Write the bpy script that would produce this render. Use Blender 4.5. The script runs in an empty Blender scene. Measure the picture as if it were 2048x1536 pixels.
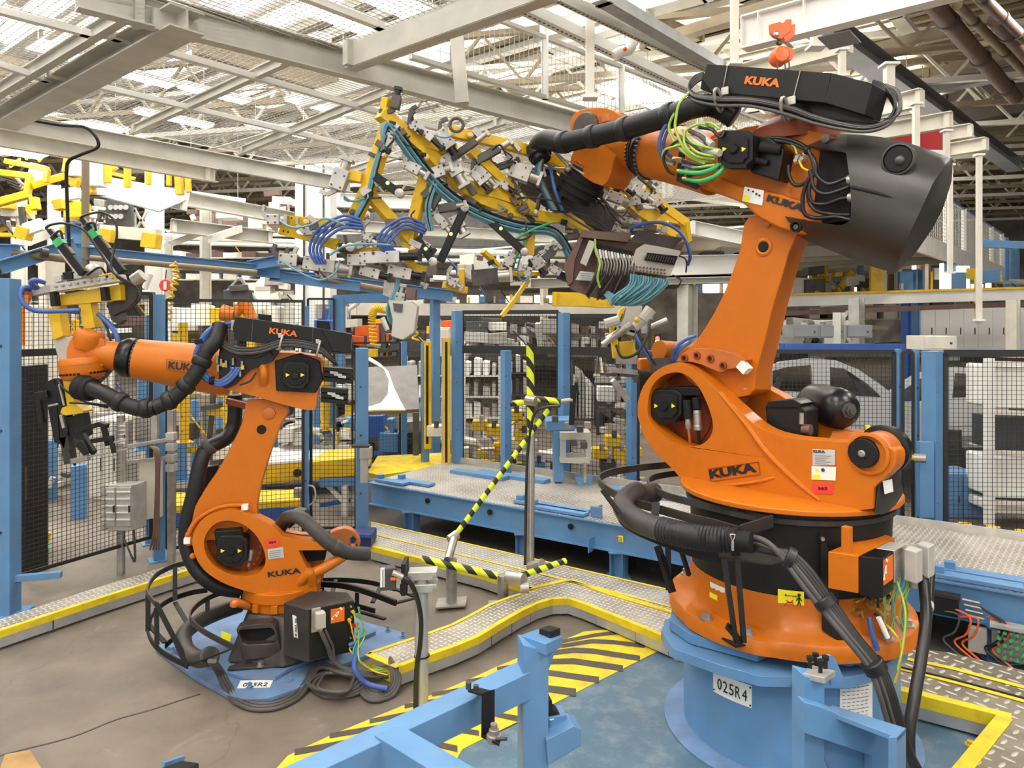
import bpy, math, random
from mathutils import Vector, Matrix, Quaternion
from mathutils.geometry import tessellate_polygon
random.seed(7)
V=Vector; PI=math.pi
SC=bpy.context.scene; COL=SC.collection
F=1450.0; HX=1024.0; HY=640.0; CH=2.35
CAM=V((0,0,CH))
DOFF=0.0
def R(px,py,d):
    d=d+DOFF
    return V(((px-HX)/F*d, d, CH-(py-HY)/F*d))
def G(px,py,z=0.0):
    d=F*(CH-z)/(py-HY); return V(((px-HX)/F*d, d, z))
class PL:
    """vertical plane; phi>0: its right end is nearer the viewer"""
    def __init__(s,px,py,d,phi=0,tilt=0):
        s.P=R(px,py,d); a=math.radians(phi)
        s.u=V((math.cos(a),-math.sin(a),0)); s.n=V((-math.sin(a),-math.cos(a),0)); s.w=V((0,0,1))
    def __call__(s,px,py,off=0.0):
        r=V(((px-HX)/F,1,-(py-HY)/F)); P=s.P+s.n*off
        return CAM+r*((P-CAM).dot(s.n)/r.dot(s.n))
    def pts(s,l,off=0.0): return [s(a,b,off) for a,b in l]
def cr(pts,sub=6,closed=False):
    """Catmull-Rom through points (tuples or Vectors)"""
    P=[V(p) for p in pts]; n=len(P)
    if n<3: return P
    out=[]; rng=n if closed else n-1
    for i in range(rng):
        if closed: a,b,c,d=P[(i-1)%n],P[i],P[(i+1)%n],P[(i+2)%n]
        else:
            b,c=P[i],P[i+1]; a=P[i-1] if i>0 else b*2-c; d=P[i+2] if i+2<n else c*2-b
        for k in range(sub):
            t=k/sub
            out.append(0.5*((2*b)+(c-a)*t+(2*a-5*b+4*c-d)*t*t+(3*b-a-3*c+d)*t**3))
    if not closed: out.append(P[-1])
    return out
def orth(a,up=None):
    a=a.normalized(); up=V((0,0,1)) if up is None else V(up).normalized()
    if abs(a.dot(up))>0.98: up=V((0,1,0)) if abs(a.y)<0.9 else V((1,0,0))
    x=a.cross(up).normalized(); y=x.cross(a).normalized()
    return x,y
class MB:
    def __init__(s): s.v=[]; s.f=[]; s.sm=[]; s.marks=[]
    def add(s,vs,fs,smooth=True):
        o=len(s.v); s.marks.append((len(s.v),len(s.f))); s.v+= [tuple(p) for p in vs]; s.f+=[tuple(o+i for i in f) for f in fs]; s.sm+=[smooth]*len(fs); return s
    def hexa(s,c,a,b,d):
        "centre and three half-axis vectors"
        vs=[c+a*i+b*j+d*k for k in(-1,1) for j in(-1,1) for i in(-1,1)]
        return s.add(vs,[(0,2,3,1),(4,5,7,6),(0,1,5,4),(2,6,7,3),(0,4,6,2),(1,3,7,5)],False)
    def box(s,c,sz,rz=0,rot=None):
        M=rot if rot is not None else Matrix.Rotation(rz,3,'Z')
        return s.hexa(V(c),M@V((sz[0]/2,0,0)),M@V((0,sz[1]/2,0)),M@V((0,0,sz[2]/2)))
    def bar(s,p,q,w,h=None,up=None,ext=0):
        p=V(p);q=V(q);h=w if h is None else h
        a=q-p
        if a.length<1e-6: return s
        d=a.normalized(); p=p-d*ext;q=q+d*ext;a=q-p
        x,y=orth(a,up)
        return s.hexa((p+q)/2,a/2,x*w/2,y*h/2)
    def path(s,pts,w,h,up=None):
        for a,b in zip(pts[:-1],pts[1:]): s.bar(a,b,w,h,up)
        return s
    def strip(s,pts,up,w,h):
        "flat bar swept along pts: w across, h along up"
        up=V(up); vs=[];n=len(pts)
        for i,p in enumerate(pts):
            t=(pts[min(i+1,n-1)]-pts[max(i-1,0)]).normalized()
            x=t.cross(up).normalized()
            for sx,sy in((-1,-1),(1,-1),(1,1),(-1,1)): vs.append(p+x*sx*w/2+up*sy*h/2)
        fs=[(3,2,1,0),tuple(4*(n-1)+k for k in range(4))]
        for i in range(n-1):
            for k in range(4): fs.append((4*i+k,4*i+(k+1)%4,4*i+4+(k+1)%4,4*i+4+k))
        return s.add(vs,fs,True)
    def ibeam(s,p,q,h,w,t=.012,up=None):
        p=V(p);q=V(q);x,y=orth(q-p,up)
        s.bar(p,q,t,h,up)
        for k in(-1,1): s.bar(p+y*k*(h/2),q+y*k*(h/2),w,t,up)
        return s
    def chan(s,p,q,h,w,side=1,t=.012,up=None):
        p=V(p);q=V(q);x,y=orth(q-p,up)
        s.bar(p,q,t,h,up)
        for k in(-1,1): s.bar(p+y*k*(h/2)+x*side*w/2,q+y*k*(h/2)+x*side*w/2,w,t,up)
        return s
    def lathe(s,o,ax,prof,n=24,a0=0,a1=2*PI):
        "prof: (radius, height along ax)"
        o=V(o);ax=V(ax).normalized();x,y=orth(ax); full=abs(a1-a0-2*PI)<1e-6
        m=n if full else n+1; vs=[]
        for r,h in prof:
            for k in range(m):
                a=a0+(a1-a0)*k/n; vs.append(o+ax*h+(x*math.cos(a)+y*math.sin(a))*r)
        fs=[]
        for i in range(len(prof)-1):
            for k in range(n):
                k2=(k+1)%m; fs.append((i*m+k,i*m+k2,(i+1)*m+k2,(i+1)*m+k))
        if full:
            fs.append(tuple(range(m-1,-1,-1))); L=(len(prof)-1)*m; fs.append(tuple(range(L,L+m)))
        return s.add(vs,fs,True)
    def cyl(s,p,q,r,r1=None,n=16):
        p=V(p);q=V(q); return s.lathe(p,q-p,[(r,0),(r if r1 is None else r1,(q-p).length)],n)
    def ball(s,c,r,n=12,sz=1.0,ax=(0,0,1)):
        return s.lathe(c,ax,[(r*math.cos(a)*1.0+1e-4,r*sz*math.sin(a)) for a in [(-PI/2)+PI*i/8 for i in range(9)]],n)
    def sweep(s,pts,rad,n=8):
        "rad: number or list"
        m=len(pts); vs=[]; t0=None; x=None
        for i,p in enumerate(pts):
            t=(pts[min(i+1,m-1)]-pts[max(i-1,0)])
            if t.length<1e-9: t=V((0,0,1))
            t=t.normalized()
            if x is None: x,_=orth(t)
            else:
                x=(x-t*x.dot(t))
                x=x.normalized() if x.length>1e-6 else orth(t)[0]
            y=t.cross(x); r=rad[i] if isinstance(rad,(list,tuple)) else rad
            for k in range(n):
                a=2*PI*k/n; vs.append(V(p)+(x*math.cos(a)+y*math.sin(a))*r)
        fs=[tuple(range(n-1,-1,-1)),tuple((m-1)*n+k for k in range(n))]
        for i in range(m-1):
            for k in range(n): fs.append((i*n+k,i*n+(k+1)%n,(i+1)*n+(k+1)%n,(i+1)*n+k))
        return s.add(vs,fs,True)
    def tube(s,pts,r,n=8,sub=6): return s.sweep(cr(pts,sub),r,n)
    def hose(s,pts,r,pitch=.016,n=14,amp=.1):
        "corrugated hose"
        P=cr(pts,10); L=[0]
        for a,b in zip(P[:-1],P[1:]): L.append(L[-1]+(b-a).length)
        m=max(6,int(L[-1]/pitch)*2); Q=[];rr=[];j=0
        for i in range(m+1):
            d=L[-1]*i/m
            while j<len(P)-2 and L[j+1]<d: j+=1
            t=(d-L[j])/max(1e-9,L[j+1]-L[j]); Q.append(P[j].lerp(P[j+1],t)); rr.append(r*(1+(amp if i%2 else -amp)*.5))
        return s.sweep(Q,rr,n)
    def prism(s,front,depth,holes=(),back=None):
        "planar outline (list of Vectors) extruded by vector depth; back optionally gives another outline"
        loops=[list(front)]+[list(h) for h in holes]
        fl=[p for l in loops for p in l]; N=len(fl)
        tris=tessellate_polygon(loops)
        nrm=V((0,0,0))
        L=loops[0]
        for i in range(len(L)): nrm+=L[i].cross(L[(i+1)%len(L)])
        flip=nrm.dot(V(depth))>0
        bk=[p+V(depth) for p in fl] if back is None else list(back)
        vs=fl+bk; fs=[]
        for t in tris:
            a,b,c=(fl[k] for k in t)
            tn=(b-a).cross(c-a)
            if tn.length<1e-14: continue
            t=tuple(t) if tn.dot(V(depth))<0 else tuple(reversed(t))
            fs.append(t); fs.append(tuple(N+k for k in reversed(t)))
        o=0
        for l in loops:
            n=len(l)
            ar=V((0,0,0))
            for i in range(n): ar+=l[i].cross(l[(i+1)%n])
            for i in range(n):
                j=(i+1)%n; q=(o+i,o+j,N+o+j,N+o+i)
                if (ar.dot(V(depth))>0)==(l is loops[0]): q=tuple(reversed(q)) if not (l is loops[0]) else q
                else: q=q if not (l is loops[0]) else tuple(reversed(q))
                fs.append(q)
            o+=n
        return s.add(vs,fs,True)
    def builds(s,name,mat,parent=None,**k):
        "each added piece becomes an object of its own"
        out=[]
        for i,(v0,f0) in enumerate(s.marks):
            v1,f1=s.marks[i+1] if i+1<len(s.marks) else (len(s.v),len(s.f))
            m=MB(); m.v=s.v[v0:v1]; m.f=[tuple(q-v0 for q in f) for f in s.f[f0:f1]]; out.append(m.build(name,mat,parent,**k))
        return out[0]
    def build(s,name,mat,parent=None,bevel=0,seg=2,angle=38,kind=None,label=None,recalc=True):
        me=bpy.data.meshes.new(name); me.from_pydata(s.v,[],s.f)
        if isinstance(mat,str): mat=M[mat]
        me.materials.append(mat)
        if recalc:
            import bmesh
            bm=bmesh.new(); bm.from_mesh(me); bmesh.ops.recalc_face_normals(bm,faces=bm.faces); bm.to_mesh(me); bm.free()
        me.polygons.foreach_set('use_smooth',[True]*len(me.polygons))
        me.set_sharp_from_angle(angle=math.radians(angle))
        o=bpy.data.objects.new(name,me); COL.objects.link(o)
        if parent is not None:
            o.parent=parent; o.matrix_parent_inverse=Matrix.Translation(-worldloc(parent))
        if bevel:
            b=o.modifiers.new('bevel','BEVEL'); b.width=bevel; b.segments=seg; b.limit_method='ANGLE'; b.angle_limit=math.radians(angle); b.harden_normals=True
        if kind: o['kind']=kind
        if label: o['label']=label
        return o
def worldloc(o):
    return V(o.get('_w',(0,0,0)))
def tag(o,label=None,cat=None,group=None,kind=None):
    if label: o['label']=label
    if cat: o['category']=cat
    if group: o['group']=group
    if kind: o['kind']=kind
    return o
def thing(name,label,cat,loc=(0,0,0),group=None):
    o=bpy.data.objects.new(name,None); COL.objects.link(o); o.location=loc; o.empty_display_size=.1; o['_w']=tuple(loc)
    return tag(o,label,cat,group)
def dup(root,delta,label=None,group=None,rz=0,name=None):
    r=root.copy(); COL.objects.link(r); r.location=V(root.location)+V(delta); r.rotation_euler=(0,0,rz)
    if label: r['label']=label
    if group: r['group']=group
    def rec(a,b):
        for ch in list(a.children):
            c=ch.copy(); COL.objects.link(c); c.parent=b; c.matrix_parent_inverse=ch.matrix_parent_inverse.copy(); rec(ch,c)
    rec(root,r); return r
M={}
def mat(name,col,rough=.5,metal=0,spec=.5,noise=0,nscale=6,bump=0,bscale=40,dirt=None,dirt_amt=.5,dscale=2.5,coat=0,emit=None,estr=0,alpha=1,trans=0):
    m=bpy.data.materials.new(name); m.use_nodes=True; nt=m.node_tree; N=nt.nodes; L=nt.links
    b=N['Principled BSDF']; b.inputs['Base Color'].default_value=(*col,1); b.inputs['Roughness'].default_value=rough
    b.inputs['Metallic'].default_value=metal; b.inputs['Specular IOR Level'].default_value=spec
    if coat: b.inputs['Coat Weight'].default_value=coat; b.inputs['Coat Roughness'].default_value=.15
    if trans: b.inputs['Transmission Weight'].default_value=trans
    if emit: b.inputs['Emission Color'].default_value=(*emit,1); b.inputs['Emission Strength'].default_value=estr
    tc=None
    if noise or bump or dirt: tc=N.new('ShaderNodeNewGeometry')
    src=None
    if noise:
        t=N.new('ShaderNodeTexNoise'); t.inputs['Scale'].default_value=nscale; t.inputs['Detail'].default_value=6; L.new(tc.outputs['Position'],t.inputs['Vector'])
        r=N.new('ShaderNodeMix'); r.data_type='RGBA'; r.blend_type='MULTIPLY'; r.inputs[0].default_value=1
        r.inputs[6].default_value=(*col,1)
        cr_=N.new('ShaderNodeMapRange'); cr_.inputs[1].default_value=.3;cr_.inputs[2].default_value=.7;cr_.inputs[3].default_value=1-noise;cr_.inputs[4].default_value=1+noise*.3
        L.new(t.outputs['Fac'],cr_.inputs[0]); L.new(cr_.outputs[0],r.inputs[7]); src=r.outputs[2]
    if dirt:
        t=N.new('ShaderNodeTexNoise'); t.inputs['Scale'].default_value=dscale; t.inputs['Detail'].default_value=9; t.inputs['Roughness'].default_value=.65; L.new(tc.outputs['Position'],t.inputs['Vector'])
        mr=N.new('ShaderNodeMapRange'); mr.inputs[1].default_value=.48;mr.inputs[2].default_value=.72;mr.inputs[4].default_value=dirt_amt; L.new(t.outputs['Fac'],mr.inputs[0])
        r=N.new('ShaderNodeMix'); r.data_type='RGBA'; L.new(mr.outputs[0],r.inputs[0])
        if src: L.new(src,r.inputs[6])
        else: r.inputs[6].default_value=(*col,1)
        r.inputs[7].default_value=(*dirt,1); src=r.outputs[2]
    if src: L.new(src,b.inputs['Base Color'])
    if bump:
        t=N.new('ShaderNodeTexNoise'); t.inputs['Scale'].default_value=bscale; t.inputs['Detail'].default_value=4; L.new(tc.outputs['Position'],t.inputs['Vector'])
        bp=N.new('ShaderNodeBump'); bp.inputs['Strength'].default_value=bump; bp.inputs['Distance'].default_value=.01; L.new(t.outputs['Fac'],bp.inputs['Height']); L.new(bp.outputs[0],b.inputs['Normal'])
    M[name]=m; return m
def stripemat(name,c1,c2,scale,dirv,rough=.5,duty=.5,dirt=True,phase=0):
    "two-colour stripes across world direction dirv"
    m=mat(name,c1,rough); nt=m.node_tree; N=nt.nodes; L=nt.links; b=N['Principled BSDF']
    g=N.new('ShaderNodeNewGeometry'); d=N.new('ShaderNodeVectorMath'); d.operation='DOT_PRODUCT'; d.inputs[1].default_value=dirv; L.new(g.outputs['Position'],d.inputs[0])
    a=N.new('ShaderNodeMath'); a.operation='MULTIPLY_ADD'; a.inputs[1].default_value=scale; a.inputs[2].default_value=phase+50; L.new(d.outputs['Value'],a.inputs[0])
    f=N.new('ShaderNodeMath'); f.operation='FRACT'; L.new(a.outputs[0],f.inputs[0])
    q=N.new('ShaderNodeMath'); q.operation='GREATER_THAN'; q.inputs[1].default_value=duty; L.new(f.outputs[0],q.inputs[0])
    r=N.new('ShaderNodeMix'); r.data_type='RGBA'; L.new(q.outputs[0],r.inputs[0]); r.inputs[6].default_value=(*c1,1); r.inputs[7].default_value=(*c2,1)
    out=r.outputs[2]
    if dirt:
        t=N.new('ShaderNodeTexNoise'); t.inputs['Scale'].default_value=9; t.inputs['Detail'].default_value=8; L.new(g.outputs['Position'],t.inputs['Vector'])
        mr=N.new('ShaderNodeMapRange'); mr.inputs[1].default_value=.55;mr.inputs[2].default_value=.8;mr.inputs[4].default_value=.45; L.new(t.outputs['Fac'],mr.inputs[0])
        r2=N.new('ShaderNodeMix'); r2.data_type='RGBA'; L.new(mr.outputs[0],r2.inputs[0]); L.new(out,r2.inputs[6]); r2.inputs[7].default_value=(.12,.1,.08,1); out=r2.outputs[2]
    L.new(out,b.inputs['Base Color']); return m
def text(s,name,matn,o,xd,yd,h,parent=None,stretch=1.0,bold=0,th=.002,shear=0,w=None):
    "lettering: o lower left corner, xd/yd unit directions, h cap height; w optional total width"
    cu=bpy.data.curves.new(name,'FONT'); cu.body=s; cu.size=1; cu.offset=bold; cu.extrude=.5; cu.resolution_u=3; cu.shear=shear
    tmp=bpy.data.objects.new('tmp_text',cu); COL.objects.link(tmp); bpy.context.view_layer.update()
    dg=bpy.context.evaluated_depsgraph_get(); me=bpy.data.meshes.new_from_object(tmp.evaluated_get(dg))
    bpy.data.objects.remove(tmp); bpy.data.curves.remove(cu)
    xs=[v.co.x for v in me.vertices]; x0,x1=min(xs),max(xs); ys=[v.co.y for v in me.vertices]; y0,y1=min(ys),max(ys)
    k=h/(y1-y0); kx=k*stretch if w is None else w/(x1-x0)
    xd=V(xd).normalized();yd=V(yd).normalized();zd=xd.cross(yd).normalized(); o=V(o)
    for v in me.vertices: v.co=o+xd*(v.co.x-x0)*kx+yd*(v.co.y-y0)*k+zd*(v.co.z)*th*2*.5
    me.materials.clear(); me.materials.append(M[matn])
    ob=bpy.data.objects.new(name,me); COL.objects.link(ob)
    if parent is not None: ob.parent=parent; ob.matrix_parent_inverse=Matrix.Translation(-worldloc(parent))
    return ob
# ---------------- materials
OR=(.60,.160,.006)
mat('orange',OR,.38,noise=.10,nscale=3,dirt=(.30,.07,.01),dirt_amt=.35,dscale=3,bump=.05,bscale=220,spec=.35,coat=.06)
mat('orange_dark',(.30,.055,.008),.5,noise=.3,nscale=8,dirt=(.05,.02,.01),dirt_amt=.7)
mat('orange_worn',(.56,.15,.02),.42,noise=.15,nscale=6,dirt=(.25,.12,.08),dirt_amt=.6,coat=.2)
mat('black',(.012,.012,.012),.5,spec=.3,bump=.08,bscale=260)
mat('black_gloss',(.009,.009,.009),.3,spec=.4,noise=.3,nscale=7)
mat('black_matt',(.014,.013,.013),.7,spec=.25)
mat('anthracite',(.038,.036,.032),.40,noise=.35,nscale=3.5,bump=.12,bscale=300)
mat('charcoal_metal',(.050,.044,.040),.5,metal=.3,noise=.3,nscale=5,dirt=(.2,.16,.13),dirt_amt=.35)
mat('rubber',(.016,.016,.017),.42,spec=.35,noise=.2,nscale=12)
mat('hose_grey',(.045,.042,.040),.5,noise=.35,nscale=9,dirt=(.16,.13,.11),dirt_amt=.4)
mat('blue',(.115,.265,.49),.42,spec=.35,noise=.12,nscale=5,dirt=(.16,.24,.34),dirt_amt=.45,dscale=4)
mat('blue_dusty',(.15,.26,.45),.6,noise=.25,nscale=6,dirt=(.14,.15,.17),dirt_amt=.6,dscale=5)
mat('blue_deep',(.03,.10,.36),.45,noise=.2)
mat('blue_navy',(.015,.03,.13),.5)
mat('yellow',(.80,.50,.012),.4,noise=.1,nscale=4,dirt=(.30,.20,.03),dirt_amt=.4,dscale=5)
mat('yellow_floor',(.80,.60,.015),.6,noise=.12,nscale=10,dirt=(.20,.16,.08),dirt_amt=.55,dscale=7)
mat('lime',(.72,.85,.03),.4)
mat('alu',(.50,.47,.43),.38,metal=.7,noise=.35,nscale=10,dirt=(.35,.30,.25),dirt_amt=.4)
mat('alu_light',(.56,.545,.51),.42,metal=.45,noise=.25,nscale=8,dirt=(.40,.36,.30),dirt_amt=.3)
mat('steel',(.52,.50,.47),.35,metal=.85,noise=.25,nscale=9)
mat('galv',(.55,.56,.56),.4,metal=.6,noise=.2,nscale=7)
mat('cream',(.74,.70,.60),.5,noise=.12,nscale=3,dirt=(.45,.40,.30),dirt_amt=.3)
mat('beam_grey',(.58,.565,.50),.5,noise=.15,nscale=3,dirt=(.38,.34,.27),dirt_amt=.45)
mat('beam_pale',(.80,.79,.74),.5,noise=.08,nscale=3)
mat('mesh_galv',(.42,.40,.36),.5,metal=.3)
mat('wire_black',(.02,.02,.02),.55)
mat('white',(.85,.84,.80),.5)
mat('white_gloss',(.86,.86,.84),.25,coat=.3)
mat('label_white',(.80,.80,.77),.5)
mat('label_grey',(.52,.52,.50),.45)
mat('label_yellow',(.90,.80,.02),.5)
mat('label_red',(.80,.06,.04),.5)
mat('text_black',(.012,.012,.012),.5)
mat('text_orange',(.85,.17,.01),.5)
mat('text_grey',(.2,.2,.2),.5)
mat('red',(.60,.02,.02),.45)
mat('green',(.05,.42,.12),.4)
mat('green_yellow',(.34,.52,.08),.42)
mat('hose_blue',(.045,.11,.36),.35)
mat('hose_lightblue',(.16,.34,.44),.38,noise=.15,nscale=12)
mat('hose_teal',(.10,.30,.36),.4,noise=.2,nscale=12)
mat('cable_black',(.014,.014,.014),.4)
mat('cable_grey',(.085,.077,.072),.5,noise=.15,nscale=15)
mat('brown_metal',(.16,.095,.075),.5,metal=.3,noise=.25,nscale=6)
mat('brass',(.60,.42,.15),.35,metal=.8)
mat('dark_steel',(.10,.095,.088),.5,metal=.5,noise=.3,nscale=6)
mat('hoist_orange',(.80,.13,.02),.4)
mat('silver_body',(.56,.56,.56),.3,metal=.3,noise=.06,nscale=3)
mat('dark_body',(.04,.042,.046),.35)
mat('tan_roof',(.26,.20,.12),.6,noise=.25,nscale=2)
mat('roof_brown',(.075,.055,.042),.65,noise=.3,nscale=2)
mat('steel_girder',(.26,.26,.27),.5,noise=.2,nscale=2)
mat('pipe_brown',(.14,.085,.06),.55,noise=.2)
mat('grey_machine',(.52,.50,.45),.5,noise=.15,nscale=5,dirt=(.3,.27,.22),dirt_amt=.4)
mat('glow',(1,1,1),.5,emit=(1,.97,.90),estr=9)
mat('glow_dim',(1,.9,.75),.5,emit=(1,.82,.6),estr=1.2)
mat('glow_hall',(1,1,1),.5,emit=(1,.95,.88),estr=24)
mat('skylight',(1,1,1),.5,emit=(1,.98,.95),estr=6)
mat('wall_far',(.42,.37,.31),.7,noise=.6,nscale=.9)
mat('table_grey',(.20,.18,.16),.5,noise=.3,nscale=5)
mat('led_green',(.2,.9,.1),.4,emit=(.3,1,.1),estr=3)
mat('led_red',(.9,.05,.05),.4,emit=(1,.05,.05),estr=3)
mat('fabric_red',(.42,.03,.03),.8)
# ================= big robot on the pedestal =================
C2=V((1.60,4.22,0)); P2=PL(1527,900,4.02,47)
UP=V((0,0,1))
def dk(P,t): return (-P.n)*t          # depth vector away from the front
def arrow(o,P,px,py,off,s=.02,m='label_yellow',name='warning_triangle'):
    c=P(px,py,off); u,w=P.u,UP
    return MB().prism([c-u*s*.9-w*s,c-u*s*.9+w*s,c+u*s*1.1],dk(P,.004)).build(name,m,o)
def bolt(mb,c,n,r=.014,h=.014):
    mb.lathe(c,n,[(r*1.5,0),(r*1.5,h*.25),(r,h*.25),(r,h)],6)
big=thing('industrial_robot','large orange industrial robot arm with grey counterweight on round blue pedestal','robot',(C2.x,C2.y,.66))
# base flange, angle dependent surface
mb=MB(); n=96; rows=9; vs=[]; fs=[]
padA=[math.radians(-140+90*k) for k in range(4)]
for i in range(n):
    a=2*PI*i/n
    dmin=min(abs((a-p+PI)%(2*PI)-PI) for p in padA); w=max(0,min(1,(math.radians(25)-dmin)/math.radians(7))); w=w*w*(3-2*w)
    slope=[(.545,.93),(.55,.88),(.565,.83),(.59,.79),(.62,.765),(.655,.75),(.668,.735),(.67,.70),(.67,.665)]
    pad  =[(.545,.93),(.548,.88),(.550,.83),(.552,.78),(.556,.742),(.61,.735),(.668,.733),(.685,.70),(.685,.665)]
    for (r1,z1),(r2,z2) in zip(slope,pad):
        r=r1+(r2-r1)*w; z=z1+(z2-z1)*w; vs.append((C2.x+r*math.cos(a),C2.y+r*math.sin(a),z))
for i in range(n):
    for k in range(rows-1): fs.append((i*rows+k,((i+1)%n)*rows+k,((i+1)%n)*rows+k+1,i*rows+k+1))
fs.append(tuple(i*rows+rows-1 for i in range(n))); fs.append(tuple(i*rows for i in range(n)))
fl=mb.add(vs,fs).build('base_flange','orange',big,angle=50)
bm_=MB()
for p in padA:
    for da in(-.2,.2):
        bolt(bm_,V((C2.x+.625*math.cos(p+da),C2.y+.625*math.sin(p+da),.734)),UP,.026,.035)
bm_.builds('flange_bolt','steel',fl)
bx=MB(); c=G(1590,1262,.76)
bx.hexa(c+V((.03,.02,-.01)),V((.055,0.01,0)),V((0,.05,0)),V((0,0,.028))).build('cable_slot','black_matt',fl,bevel=.01)
dr=MB().lathe(C2,UP,[(.535,.80),(.54,1.0),(.545,1.20),(.55,1.30),(.56,1.315),(.56,1.36)],64).build('column_cover','black',big,angle=30)
MB().lathe(C2,UP,[(.563,1.305),(.572,1.31),(.572,1.335),(.563,1.34)],64).build('cover_band','charcoal_metal',dr)
# turntable plate under the carousel
mb=MB(); mb.lathe(C2,UP,[(.585,1.362),(.605,1.366),(.605,1.392),(.59,1.40),(.30,1.402)],64)
tp=mb.build('turntable','orange',big,bevel=.006,angle=30)
m2=MB()
for px,py in((1425,1002),(1460,1008),(1570,1017),(1610,1022),(1720,1025)):
    c=G(px,py,1.412); m2.hexa(c,V((.05,.02,0)),V((-.02,.035,0)),V((0,0,.008)))

# carousel housing
ring=[(1275,832),(1276,803),(1287,772),(1307,746),(1335,730),(1365,727),(1392,742),(1416,761),(1445,790),(1484,827),(1513,851),(1545,867),(1600,878),(1680,884),(1740,886),(1772,893),(1790,905),(1788,935),(1765,958),(1748,975),(1745,1018),(1690,1023),(1600,1020),(1500,1012),(1420,1000),(1376,990),(1372,972),(1345,938),(1310,905),(1287,870)]
hole=[(1295,818),(1299,785),(1314,760),(1340,746),(1368,748),(1393,769),(1411,800),(1424,838),(1424,865),(1408,886),(1378,894),(1345,884),(1316,862),(1299,840)]
def smooth(l,s=4,closed=True): return [(p.x,p.y) for p in cr([V((a,b,0)) for a,b in l],s,closed)]
ringS=smooth(ring[:20],3,False)+ring[20:26]+smooth(ring[26:],3,False)
mb=MB(); mb.prism(P2.pts(ringS,0),dk(P2,.13),[P2.pts(smooth(hole,3),0)])
hs=mb.build('carousel_housing','orange',big,bevel=.028,seg=4,angle=40)
# rear wall of the housing: follows the upper silhouette
rear=[(1330,760),(1345,738),(1385,719),(1425,726),(1470,748),(1510,766),(1560,790),(1590,812),(1630,840),(1665,856),(1700,862),(1745,868),(1768,880),(1776,905),(1772,930),(1765,950),(1762,985),(1768,1012),(1600,1010),(1420,985),(1370,930)]
rear2=[(x,y) for x,y in rear]
rb=MB().prism(P2.pts(smooth(rear2,2),-.42),dk(P2,.10)).build('rear_wall','orange',big,bevel=.02,seg=3)
# top skin bridging the two walls over the hub side and below the motor bay
mb=MB(); A=[(1307,746),(1335,730),(1365,727),(1392,742),(1416,761),(1445,790),(1470,812)]
B=[(1345,738),(1368,722),(1392,718),(1425,727),(1455,741),(1490,758),(1512,768)]
A3=P2.pts(A,-.05); B3=P2.pts(B,-.45)
k=len(A3); mb.add(A3+B3+[p-UP*.05 for p in A3]+[p-UP*.05 for p in B3],[(i,i+1,k+i+1,k+i) for i in range(k-1)]+[(2*k+i,3*k+i,3*k+i+1,2*k+i+1) for i in range(k-1)]+[(k-1,3*k-1,4*k-1,2*k-1),(0,k,3*k,2*k)])
mb.build('top_shell','orange_worn',big,angle=60)
# low core between walls + rear top deck
core=[(1480,880),(1545,905),(1640,905),(1665,888),(1740,889),(1760,930),(1740,1015),(1600,1012),(1420,990)]
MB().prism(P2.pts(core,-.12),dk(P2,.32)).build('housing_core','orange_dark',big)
deck=P2.pts([(1655,885),(1740,887),(1785,898)],-.06); dk2=P2.pts([(1668,858),(1745,867),(1776,882)],-.44)
MB().add(deck+dk2+[p-UP*.04 for p in deck+dk2],[(0,1,4,3),(1,2,5,4),(6,9,10,7),(7,10,11,8),(0,3,9,6),(2,8,11,5)]).build('rear_deck','orange_worn',big,angle=60)
mb=MB(); c0=P2(1744,906,-.02); mb.cyl(c0,c0-P2.n*.16,.098,n=32); mb.build('rear_barrel','orange_worn',big,bevel=.012)
MB().lathe(P2(1735,907,.012),P2.n,[(.10,-.02),(.105,0),(.088,.004),(.086,-.03)],40).build('bore_rim','orange',big)
e=MB().lathe(P2(1727,906,.010),P2.n,[(.073,-.03),(.073,.012),(.068,.018)],36).build('bore_plug','black_matt',big,angle=30)
MB().lathe(P2(1724,907,.028),P2.n,[(.018,0),(.018,.008),(.010,.010),(.006,.004)],16).build('plug_screw','steel',e)
mb=MB(); c=c0-P2.n*.165; mb.lathe(c,P2.n,[(.118,-.05),(.125,0),(.125,.02),(.10,.03)],40); mb.build('end_cap','black_gloss',big,angle=30)
# gear plate and motor inside the ring
gp=MB(); c=P2(1362,820,-.22); gp.lathe(c,P2.n,[(.29,-.03),(.29,.0),(.24,.012),(.235,0.02),(.18,.03)],48)
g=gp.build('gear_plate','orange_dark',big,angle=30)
mb=MB()
for i in range(22):
    a=2*PI*i/22; bolt(mb,c+P2.n*.012+(P2.u*math.cos(a)+UP*math.sin(a))*.215,P2.n,.010,.012)
mb.builds('gear_bolt','orange_dark',g)
def motor(root,P,cx,cy,off,s,name='drive_motor',depth=.2,arrows=True,sx=1.0):
    """servo motor with an octagonal cover; s half size in px at that plane"""
    o=[(-.75,-1),(.62,-1),(.86,-.80),(1.0,-.72),(1.0,.55),(.72,.78),(.6,1.0),(-.55,1.0),(-.72,.82),(-1,.6),(-1,-.7),(-.9,-.75)]
    f=[(cx+a*s*sx,cy+b*s) for a,b in o]; f2=[(cx+a*s*.72*sx,cy+b*s*.72) for a,b in o]
    mb=MB(); mb.prism(P.pts(f,off),dk(P,depth)); q=mb.build(name,'black',root,bevel=.010,seg=3)
    t=MB().prism(P.pts(f2,off+.014),dk(P,.02)).build('motor_cover','black_matt',q,bevel=.006)
    MB().lathe(P(cx-2*s/40,cy,off+.014),P.n,[(.026,0),(.026,.012),(.022,.018)],20).build('cover_cap','black_gloss',q,angle=30)
    if arrows:
        for k in(-1,1): arrow(q,P,cx+k*.55*s*sx-2,cy,off+.019,.013)
    return q
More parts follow.
